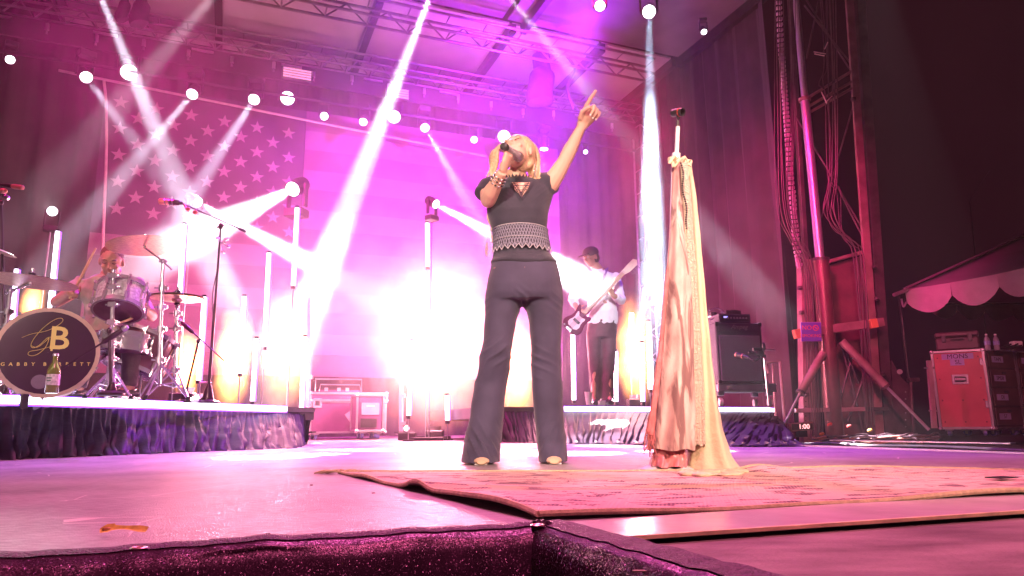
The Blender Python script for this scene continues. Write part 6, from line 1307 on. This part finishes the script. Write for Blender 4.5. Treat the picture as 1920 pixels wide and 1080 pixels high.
# lace collar with points, lace inset with skin showing through
LCE = mat('dark_lace', (.07, .05, .08), .7); q = MB()
for i in range(22):
    a = 2 * math.pi * i / 22; c_ = P(971, 340, .03); p = c_ + V((math.cos(a) * .062, math.sin(a) * .058, 0)); o_ = V((math.cos(a), math.sin(a), 0)); tt = V((-math.sin(a), math.cos(a), 0))
    q.prism([p - tt * .011 - Z * .022, p + tt * .011 - Z * .022, p + tt * .007 + Z * .004, p + Z * (.020 + .004 * (i % 2)) + o_ * .006, p - tt * .007 + Z * .004], o_ * .003)
q.build('lace_collar', LCE, sing, smooth=False)
cx_, cy_ = 975, 345
sk = MB().prism([P(960, 342, -.066), P(994, 342, -.066), P(990, 356, -.078), P(978, 369, -.084), P(966, 356, -.078)], V((0, .004, 0))).build('neckline_inset', SKIN, sing, smooth=False)
q = MB()
for i in range(9):
    t = i / 8; q.tube(P(959 + 19 * t, 341 + 29 * t, -.074 - .016 * t), P(962 + 14 * t + 12 * (1 - t) * .7, 341 + 18 * t, -.076 - .012 * t), .0015, n=4).tube(P(996 - 18 * t, 341 + 29 * t, -.074 - .016 * t), P(990 - 12 * t - 6 * (1 - t), 341 + 18 * t, -.076 - .012 * t), .0017, n=4)
for pts in ([(958, 340), (968, 356), (978, 371)], [(997, 340), (989, 356), (978, 371)], [(963, 342), (978, 362), (991, 342)], [(960, 348), (994, 348)], [(968, 356), (988, 356)]): q.path([P(x, y_, -.080 - (y_ - 340) * .0005) for x, y_ in pts], .002, 5)
q.build('lace_lattice', LCE, sing)
# broad lace belt
def lace_belt():
    m = mat('grey_lace_belt', (.16, .15, .19), .7, bump=.8, bscale=200, var=.1); n = m.node_tree; L = n.links; b = n.nodes['Principled BSDF']; uv = n.nodes.new('ShaderNodeUVMap'); uv.uv_map = 'UVMap'
    def W_(sx, sy, rot, thr):
        mp = n.nodes.new('ShaderNodeMapping'); mp.inputs['Scale'].default_value = (sx, sy, 1); mp.inputs['Rotation'].default_value = (0, 0, rot); L.new(uv.outputs[0], mp.inputs[0]); w_ = n.nodes.new('ShaderNodeTexWave'); w_.inputs['Scale'].default_value = 1; w_.inputs['Distortion'].default_value = .6; L.new(mp.outputs[0], w_.inputs['Vector'])
        g = n.nodes.new('ShaderNodeMath'); g.operation = 'GREATER_THAN'; g.inputs[1].default_value = thr; L.new(w_.outputs['Fac'], g.inputs[0]); return g.outputs[0]
    a, c_ = W_(2.4, .3, .0, .70), W_(2.2, 1.7, .5, .72); d_ = W_(2.2, 1.7, -.5, .72)
    mx = n.nodes.new('ShaderNodeMath'); mx.operation = 'MAXIMUM'; L.new(c_, mx.inputs[0]); L.new(d_, mx.inputs[1])
    mc = n.nodes.new('ShaderNodeMixRGB'); mc.inputs[1].default_value = (.035, .036, .06, 1); mc.inputs[2].default_value = (.24, .25, .33, 1); L.new(mx.outputs[0], mc.inputs[0]); L.new(mc.outputs[0], b.inputs['Base Color']); return m
rowsB = [(430, 926, 1023), (440, 924, 1024), (452, 926, 1026), (464, 926, 1029), (474, 925, 1032)]
def belt_p(t, v, grow=.010):
    y_ = lerp(431, 466, v) + (8 * math.sin((t + .0) * 2) * 0); y_ += 3.5 - 5.0 * math.sin(math.pi * t) * (1 - v * .5); zig = abs(((t * 13) % 1) - .5) * 2; y_ += max(0, v - .75) * 4 * 9 * (1 - zig) * .9
    xl, xr = lerp(924.5, 927, min(v * 2, 1)) - v * 2, lerp(1025, 1032, v); a, c_ = P(xl, y_, .03), P(xr, y_, .03); hw = (c_ - a).length / 2 + grow * .5; mid = (a + c_) / 2; an = math.pi + math.pi * t
    return mid + V((hw * math.cos(an), hw * .72 * math.sin(an) - grow * .6, 0))
q = MB(); NU, NV = 104, 10
q.grid(lambda u, v: belt_p(u, v), NU, NV); q.grid(lambda u, v: belt_p(u, v, .004), NU, NV)
be = q.build('lace_belt', lace_belt(), sing, angle=180); uvl = be.data.uv_layers.new(name='UVMap')
for lp in be.data.loops:
    i = lp.vertex_index % ((NU + 1) * (NV + 1)); uvl.data[lp.index].uv = ((i % (NU + 1)) / NU * 5.0, (i // (NU + 1)) / NV * 1.2)
MB().path([belt_p(i / 50, .0, .014) for i in range(51)], .0025, 5).build('belt_edge', mat('lace_edge', (.42, .42, .48), .6), sing); MB().path([belt_p(i / 104, 1.0, .014) for i in range(105)], .0022, 5).build('belt_edge', mat('lace_edge'), sing)
MB().path([belt_p(i / 50, .62, .014) for i in range(51)], .0016, 5).build('belt_edge', mat('lace_edge'), sing)
# bracelets, ring
for k in range(3):
    c_ = lerp(wR_, eR, .14 + k * .10); d_ = (eR - wR_).normalized(); a_, b2, _ = frame(d_); R_ = .029 + .002 * k
    for j in range(12): an = 2 * math.pi * j / 12; MB().ell(c_ + (a_ * math.cos(an) + b2 * math.sin(an)) * R_, (.0062, .0062, .0045), nu=6, nv=5).build('bracelet_link', CHROME if j % 2 else DARKM, sing)
c_ = lerp(wL, P(1106, 210, -.12), 1.15); MB().ringband(wL + dh * .093 * .98 + V((-.016, -.01, .012)), dh, .009, .012, .004, 14).build('finger_ring', CHROME, sing)
# ---- the microphone she holds
mic = thing('hand_microphone', m0, 'glittering pale hand microphone with dark end cap held at the singer’s mouth', 'microphone')
MB().lathe(m0, md, [(.010, 0), (.0185, .006), (.0195, .02), (.0185, .035)], 18).build('end_cap', BLK, mic)
MB().lathe(m0 + md * .035, md, [(.0185, 0), (.019, .02), (.020, .08), (.024, .125)], 18).build('handle', mat('rhinestone_white', (.88, .82, .84), .25, .2, var=.35, scale=260, bump=1.0, bscale=300), mic)
MB().lathe(m0 + md * .16, md, [(.024, 0), (.027, .012), (.026, .035), (.016, .052), (.004, .056)], 18).build('grille', ALU, mic)
# ------------------------------------------------------------------ bass player on the right riser
YB = 7.75
def B(x, y_, o=0.0): return D(x, y_, YB + o)
SHIRT = mat('white_shirt', (.74, .70, .72), .7, var=.06, sheen=.2, bump=.2, bscale=60); TROU = mat('dark_trousers', (.10, .055, .065), .75, var=.2, sheen=.3, bump=.2, bscale=60)
bp = thing('person', V((B(1128, 757).x, YB, ZR)), 'bass player in white shirt, dark cap and dark trousers playing on the right riser', 'person')
q = MB(); hb_ = B(1108, 483, 0.0); HB = head_parts(q, hb_, (-.75, -.55, -.28), 1.0)
q.path([hb_ - Z * .05 + V((.02, .03, 0)), B(1122, 506, .03), B(1128, 520, .03)], [.055, .058, .08], 12); q.path([B(1128, 515, .03), B(1130, 560, .03), B(1132, 600, .03)], [.13, .14, .14], 14, flat=.62, up=(1, 0, 0))
bsR, beR, bwR = B(1104, 518, .03), B(1074, 560, -.12), B(1080, 576, -.28); bsL, beL, bwL = B(1151, 516, .03), B(1164, 562, -.06), B(1149, 553, -.24)
for s_, e_, w_ in ((bsR, beR, bwR), (bsL, beL, bwL)): q.path([s_, e_], [.05, .042], 10); q.ell(e_, (.042,) * 3, nu=10, nv=8); q.path([e_, lerp(e_, w_, .4), w_], [.042, .038, .027], 10)
n0, n1 = B(1094, 590, -.34), B(1172, 509, -.30); nd = (n1 - n0).normalized()      # line of the guitar neck
hand(q, bwL, (B(1144, 543, -.30) - bwL), V((-.2, .9, -.1)), nd, [(.7, 1.1, .8)] * 4, nd + V((-.3, .2, .2)), 1.05); hand(q, bwR, (B(1092, 586, -.36) - bwR), V((.1, .9, -.2)), V((0, 0, 1)), [(.5, .8, .6)] * 4, V((.6, -.3, .2)), 1.05)
for hx, fx_ in ((1118, 1113), (1141, 1143)):
    a = B(hx, 608, .03); f_ = B(fx_, 755, .0); f_.z = ZR + .08; q.path([a, lerp(a, f_, .5), f_], [.055, .035, .028], 10); q.path([f_, f_ + V((0, -.08, -.04))], [.03, .025], 10)
bo = q.build('body', SKIN2, bp); remesh(bo, .009, 3, .45)
face_marks(hb_, HB, 1.0, bp, LASH, LASH)
rt_, fw_, up_ = HB
MB().ell(hb_ - up_ * .01 - fw_ * .03, (.080, .075, .08), HB, 14, 10).build('hair', mat('dark_hair', (.06, .03, .02), .6), bp)
CAP = mat('dark_cap', (.09, .05, .06), .8, bump=.3); MB().ell(hb_ + up_ * .055 - fw_ * .012, (.086, .104, .072), HB, 18, 12).build('cap', CAP, bp)
MB().path([hb_ + up_ * .05 + fw_ * .06, hb_ + up_ * .045 + fw_ * .12, hb_ + up_ * .03 + fw_ * .165], [.075, .070, .045], 14, flat=.10, up=rt_).build('cap_peak', CAP, bp)
def ringsB(rows, yo=.03, dep=.6, NN=30):
    return [[(B(l, y_, yo) + B(r, y_, yo)) / 2 + V(((B(r, y_).x - B(l, y_).x) / 2 * math.cos(t), (B(r, y_).x - B(l, y_).x) / 2 * dep * math.sin(t), 0)) for t in [2 * math.pi * j / NN for j in range(NN)]] for y_, l, r in rows]
q = MB(); q.ring(ringsB([(503, 1116, 1130), (508, 1108, 1140), (515, 1100, 1153), (530, 1099, 1156), (550, 1102, 1156), (575, 1103, 1156), (595, 1101, 1158), (607, 1102, 1158), (612, 1112, 1150)]))
for s_, e_, w_ in ((bsR, beR, bwR), (bsL, beL, bwL)): q.path([s_, lerp(s_, e_, .5), e_], [.075, .066, .06], 12); q.ell(e_, (.06,) * 3, nu=10, nv=8); q.path([e_, lerp(e_, w_, .72)], [.058, .045], 12)
sh = q.build('shirt', SHIRT, bp); remesh(sh, .010, 5, .5)
def rough(o, amp, sc, seed=0):
    me = o.data; nr = [V(v.normal) for v in me.vertices]
    for i, v in enumerate(me.vertices): v.co += nr[i] * amp * (noise.noise(v.co * sc + V((seed, 0, 0))) + .5 * noise.noise(v.co * sc * 2.3 + V((seed, 5, 0))))
rough(sh, .016, 11)
q = MB()
for g in (-1, 1): q.prism([B(1121 + g * 1, 505, -.07), B(1121 + g * 9, 503, -.05), B(1121 + g * 8, 516, -.08), B(1121 + g * 3, 514, -.09)], V((0, .008, 0)))
q.build('collar', SHIRT, bp, smooth=False)
for k in range(6): MB().ell(B(1124 + k * .4, 520 + k * 15, -.085), (.006, .003, .006), nu=6, nv=5).build('button', WHITE, bp)
q = MB(); q.ring(ringsB([(600, 1103, 1156), (612, 1102, 1157), (628, 1099, 1156), (634, 1100, 1155)], dep=.62))
for rows in ([(622, 1098, 1130), (650, 1100, 1127), (690, 1104, 1126), (725, 1107, 1127), (756, 1106, 1128)], [(622, 1124, 1157), (650, 1127, 1155), (690, 1128, 1152), (725, 1128, 1151), (756, 1127, 1152)]): q.ring(ringsB(rows, dep=.85))
tr = q.build('trousers', TROU, bp); remesh(tr, .011, 4, .5); rough(tr, .008, 10, 3)
for x in (1114, 1142): a = B(x, 757, .04); a.z = ZR + .045; MB().path([a + V((0, .03, 0)), a + V((0, -.08, -.005)), a + V((0, -.18, -.02))], [.05, .048, .032], 12, flat=.75, up=(1, 0, 0)).build('shoe', BLK, bp)
MB().path(cat_rom([B(1138, 503, .0), B(1134, 515, -.09), B(1124, 540, -.13), B(1112, 572, -.2), B(1100, 590, -.30)], 4), .026, 8, flat=.14, up=nd).build('guitar_strap', mat('violet_strap', (.16, .08, .22), .6), bp)
# bass guitar
bg_ = thing('bass_guitar', B(1082, 612, -.34), 'dark red bass guitar with a pale headstock held by the bass player', 'bass guitar')
gn = V((-.25, -.93, -.1)).normalized(); gx = nd; gy = gn.cross(gx).normalized(); gc = B(1085, 600, -.34)
def gpt(u, v): return gc + gx * u + gy * v
out = [(-.20, .02), (-.21, .09), (-.16, .15), (-.09, .155), (-.02, .125), (.05, .115), (.12, .135), (.18, .145), (.195, .125), (.16, .085), (.12, .05), (.12, -.05), (.14, -.085), (.145, -.115), (.11, -.13), (.05, -.12), (-.02, -.125), (-.10, -.155), (-.18, -.14), (-.22, -.07)]
out = [(a_ * .74, b__ * .74) for a_, b__ in out]
oc = cat_rom([gpt(*p) for p in out + [out[0]]], 3)[:-1]
MB().prism(oc, gn * .04).build('guitar_body', mat('cherry_lacquer', (.13, .02, .06), .15, coat=.8), bg_, bevel=.006)
oc2 = [gpt(u * .62 - .01, v * .6) + gn * .042 for u, v in out]; MB().prism(oc2, gn * .003).build('pickguard', mat('pearl_guard', (.65, .5, .55), .3), bg_, smooth=False)
MAPLE = mat('maple_neck', (.62, .40, .24), .35); NL = (n1 - gc).length; na = gc + gx * .10 + gn * .045; nb_ = gc + gx * (NL - .02) + gn * .045
MB().box((na + nb_) / 2, ((nb_ - na).length, .050, .022), (gx, gy, gn)).build('neck', MAPLE, bg_, bevel=.006)
hs = [gpt(NL - .03, -.022), gpt(NL + .03, -.045), gpt(NL + .15, -.05), gpt(NL + .19, -.01), gpt(NL + .17, .03), gpt(NL + .05, .03), gpt(NL - .03, .024)]; MB().prism([p + gn * .04 for p in hs], gn * .015).build('headstock', mat('pale_headstock', (.74, .62, .5), .3), bg_, smooth=False)
for k in range(4): p = gpt(NL + .035 + k * .035, -.055) + gn * .045; MB().tube(p, p - gy * .03, .005, n=6).ell(p - gy * .035, (.013, .013, .005), (gx, gn, gy), 8, 6).build('tuning_peg', CHROME, bg_)
for k in range(4): MB().tube(gpt(-.14, -.018 + k * .012) + gn * .062, gpt(NL, -.014 + k * .009) + gn * .062, .0016, n=4).build('string', CHROME, bg_)
MB().box(gpt(-.14, 0) + gn * .055, (.03, .07, .015), (gx, gy, gn)).build('bridge', CHROME, bg_, bevel=.003); MB().box(gpt(-.02, 0) + gn * .05, (.03, .08, .012), (gx, gy, gn)).build('pickup', BLK, bg_, bevel=.003)
for k in range(3): p = gpt(-.13 - .02 * k, .07 + .02 * k) + gn * .045; MB().tube(p, p + gn * .02, .011, n=10).build('knob', CHROME, bg_)
# ------------------------------------------------------------------ drummer
YD = 5.42
def Q(x, y_, o=0.0): return D(x, y_, YD + o)
dr = thing('person', V((Q(205, 745).x, YD, ZR)), 'drummer in an olive t-shirt bent over the drums with a stick raised', 'person')
OLV = mat('olive_tshirt', (.36, .36, .25), .8, var=.08, sheen=.2, bump=.2, bscale=80)
q = MB(); hd_c = Q(209, 490, -.05); HD = head_parts(q, hd_c, (.30, -.80, -.50), 1.08)
q.path([hd_c - Z * .04 + V((0, .05, 0)), Q(205, 515, .03), Q(203, 530, .06)], [.06, .065, .09], 12); q.path([Q(203, 525, .06), Q(203, 570, .10), Q(204, 620, .14)], [.15, .15, .14], 14, flat=.62, up=(1, 0, 0))
dsR, deR, dwR = Q(160, 532, .06), Q(106, 566, -.05), Q(135, 548, -.26); dsL, deL, dwL = Q(248, 534, .06), Q(284, 592, -.02), Q(268, 580, -.28)
for s_, e_, w_ in ((dsR, deR, dwR), (dsL, deL, dwL)): q.path([s_, lerp(s_, e_, .5), e_], [.062, .055, .045], 12); q.ell(e_, (.045,) * 3, nu=10, nv=8); q.path([e_, lerp(e_, w_, .35), w_], [.045, .044, .030], 12)
st0, st1 = Q(131, 560, -.34), Q(180, 465, -.42); sd_ = (st1 - st0).normalized()
hand(q, dwR, Q(139, 543, -.36) - dwR, V((.4, -.6, -.3)), sd_, [(.8, 1.3, .9)] * 4, sd_ + V((.2, -.2, 0)), 1.1); hand(q, dwL, Q(262, 573, -.36) - dwL, V((0, -.3, -.9)), V((-.8, -.2, .1)), [(.8, 1.2, .9)] * 4, V((-.8, -.5, 0)), 1.1)
for g in (-1, 1):
    hp_ = Q(205 + g * 18, 640, .12); kn = Q(205 + g * 42, 655, -.35); ft = V((kn.x + g * .02, kn.y - .02, ZR + .09)); q.path([hp_, kn], [.09, .06], 12); q.ell(kn, (.06,) * 3, nu=10, nv=8); q.path([kn, ft, ft + V((0, -.12, -.05))], [.055, .04, .03], 10)
bo = q.build('body', SKIN2, dr); remesh(bo, .009, 3, .45); face_marks(hd_c, HD, 1.08, dr, LASH, LASH, closed=True)
TAT = mat('tattoo_ink', (.10, .07, .09), .6)
rt_, fw_, up_ = HD; MB().ell(hd_c + up_ * .042 - fw_ * .022, (.083, .098, .090), HD, 18, 12).build('hair', mat('cropped_hair', (.16, .08, .05), .8, bump=.5, bscale=400), dr)
def ringsQ(rows, dep=.6, NN=30): return [[(Q(l, y_, o) + Q(r, y_, o)) / 2 + V(((Q(r, y_).x - Q(l, y_).x) / 2 * math.cos(t), (Q(r, y_).x - Q(l, y_).x) / 2 * dep * math.sin(t), 0)) for t in [2 * math.pi * j / NN for j in range(NN)]] for y_, l, r, o in rows]
q = MB(); q.ring(ringsQ([(512, 192, 222, .05), (517, 178, 238, .06), (526, 156, 252, .06), (545, 152, 258, .07), (575, 158, 254, .09), (610, 160, 250, .12), (640, 158, 252, .14)]))
q.path([dsR, lerp(dsR, deR, .48)], [.085, .078], 12); q.path([dsL, lerp(dsL, deL, .48)], [.085, .078], 12)
ts = q.build('tshirt', OLV, dr); remesh(ts, .010, 5, .5); rough(ts, .016, 10, 7)
q = MB(); q.ell(Q(205, 640, .14), (.19, .16, .12))
for g in (-1, 1): hp_ = Q(205 + g * 18, 640, .12); kn = Q(205 + g * 42, 655, -.35); ft = V((kn.x + g * .02, kn.y - .02, ZR + .09)); q.path([hp_, kn], [.10, .075], 12); q.ell(kn, (.075,) * 3, nu=10, nv=8); q.path([kn, ft], [.07, .055], 12)
pt = q.build('trousers', TROU, dr); remesh(pt, .011, 5, .5)
for g in (-1, 1): ft = V((Q(205 + g * 42, 655, -.35).x + g * .02, Q(205, 655, -.37).y, ZR + .045)); MB().path([ft + V((0, .05, 0)), ft + V((0, -.08, -.004)), ft + V((0, -.18, -.018))], [.05, .048, .034], 12, flat=.75, up=(1, 0, 0)).build('shoe', BLK, dr)
STK = mat('hickory', (.72, .50, .28), .45)
t = thing('drumstick', st0, 'pale drumstick raised upright in the drummer’s hand', 'drumstick'); MB().path([st0, lerp(st0, st1, .7), lerp(st0, st1, .95), st1], [.0095, .009, .006, .007], 10).build('stick', STK, t)
t0_ = Q(268, 578, -.36); t = thing('drumstick', t0_, 'drumstick in the drummer’s other hand, low behind the rack tom', 'drumstick'); MB().path([Q(275, 585, -.34), Q(240, 600, -.5), Q(222, 606, -.6)], [.0095, .009, .006], 10).build('stick', STK, t)
st_ = Q(205, 690, .15); t = thing('drum_stool', V((st_.x, st_.y, ZR)), 'round dark stool under the drummer', 'stool'); MB().lathe(V((st_.x, st_.y, ZR + .46)), Z, [(.0, 0), (.17, .0), (.18, .03), (.17, .07), (0, .08)], 24).build('seat', BLK, t); MB().tube(V((st_.x, st_.y, ZR + .1)), V((st_.x, st_.y, ZR + .46)), .02).build('pole', CHROME, t); legs3(t, V((st_.x, st_.y, ZR)), .22, .2, .01, CHROME)
# ------------------------------------------------------------------ haze and smoke in the air
hb = MB().box((0, 7, 5.0), (60, 40, 14.8))
hm = bpy.data.materials.new('stage_haze'); hm.use_nodes = True; n_ = hm.node_tree; n_.nodes.remove(n_.nodes['Principled BSDF'])
vp = n_.nodes.new('ShaderNodeVolumePrincipled'); vp.inputs['Density'].default_value = 0.003; vp.inputs['Color'].default_value = (.96, .94, .96, 1); vp.inputs['Anisotropy'].default_value = .0
n_.links.new(vp.outputs[0], n_.nodes['Material Output'].inputs['Volume'])
ho = hb.build('haze', hm, smooth=False, loc=(0, 7, 5.0)); tag(ho, kind='stuff')
def smoke(c, r, dens, label, lo=.38, hi=.66, sc=1.0, base=0.0, fall=1.6, seed=0.0):
    q = MB().ell(c, r, (U, W, Z), 16, 10); m = bpy.data.materials.new('smoke'); m.use_nodes = True; n = m.node_tree; L = n.links; n.nodes.remove(n.nodes['Principled BSDF'])
    tc = n.nodes.new('ShaderNodeTexCoord'); mp = n.nodes.new('ShaderNodeMapping'); mp.inputs['Scale'].default_value = tuple(1 / x for x in (r[0], r[1], r[2])); mp.inputs['Rotation'].default_value = (0, 0, 0)
    mr = n.nodes.new('ShaderNodeVectorRotate'); mr.rotation_type = 'Z_AXIS'; mr.inputs['Angle'].default_value = -ANG; L.new(tc.outputs['Object'], mr.inputs['Vector']); L.new(mr.outputs[0], mp.inputs[0])
    ln = n.nodes.new('ShaderNodeVectorMath'); ln.operation = 'LENGTH'; L.new(mp.outputs[0], ln.inputs[0])
    iv = n.nodes.new('ShaderNodeMath'); iv.operation = 'SUBTRACT'; iv.inputs[0].default_value = 1; iv.use_clamp = True; L.new(ln.outputs['Value'], iv.inputs[1])
    f1 = n.nodes.new('ShaderNodeMath'); f1.operation = 'MULTIPLY'; f1.inputs[1].default_value = fall; f1.use_clamp = True; L.new(iv.outputs[0], f1.inputs[0])
    nz = n.nodes.new('ShaderNodeTexNoise'); nz.noise_dimensions = '4D'; nz.inputs['W'].default_value = seed; nz.inputs['Scale'].default_value = sc; nz.inputs['Detail'].default_value = 3.5; nz.inputs['Distortion'].default_value = .6; L.new(tc.outputs['Object'], nz.inputs['Vector'])
    r1 = n.nodes.new('ShaderNodeMapRange'); r1.inputs['From Min'].default_value = lo; r1.inputs['From Max'].default_value = hi; r1.inputs['To Min'].default_value = base; r1.inputs['To Max'].default_value = 1; L.new(nz.outputs['Fac'], r1.inputs['Value'])
    m1 = n.nodes.new('ShaderNodeMath'); m1.operation = 'MULTIPLY'; L.new(f1.outputs[0], m1.inputs[0]); L.new(r1.outputs[0], m1.inputs[1])
    m2 = n.nodes.new('ShaderNodeMath'); m2.operation = 'MULTIPLY'; m2.inputs[1].default_value = dens; L.new(m1.outputs[0], m2.inputs[0])
    v = n.nodes.new('ShaderNodeVolumePrincipled'); v.inputs['Color'].default_value = (.97, .95, .97, 1); L.new(m2.outputs[0], v.inputs['Density']); L.new(v.outputs[0], n.nodes['Material Output'].inputs['Volume'])
    o = q.build('smoke', m, loc=c); return tag(o, kind='stuff')
sc_ = D(640, 420, 9.5)
smoke(V((-1.9, 10.2, 3.4)), (6.0, 3.8, 4.4), 0.10, '', sc=.85, base=.16, lo=.37, hi=.66)
smoke(D(820, 610, 9.2), (1.9, 1.1, 1.5), .34, '', sc=1.6, base=.2, seed=2)
smoke(D(600, 540, 8.6), (1.2, .9, 1.0), .22, '', sc=2, base=.1, seed=3)
smoke(D(400, 460, 8.0), (1.3, .9, .9), .12, '', sc=1.6, base=.0, seed=4)
smoke(D(1222, 380, 9.6), (.95, .8, 2.9), .16, '', sc=1.8, base=.15, seed=5, lo=.4, hi=.62)
smoke(D(1062, 512, 7.6), (.75, .5, .65), .4, '', sc=2.2, base=.2, seed=6)  # puff added to stand in for white glare over the bass player
smoke(D(1395, 480, 8.6), (1.3, .8, 1.4), .07, '', sc=1.5, base=.1, seed=8)
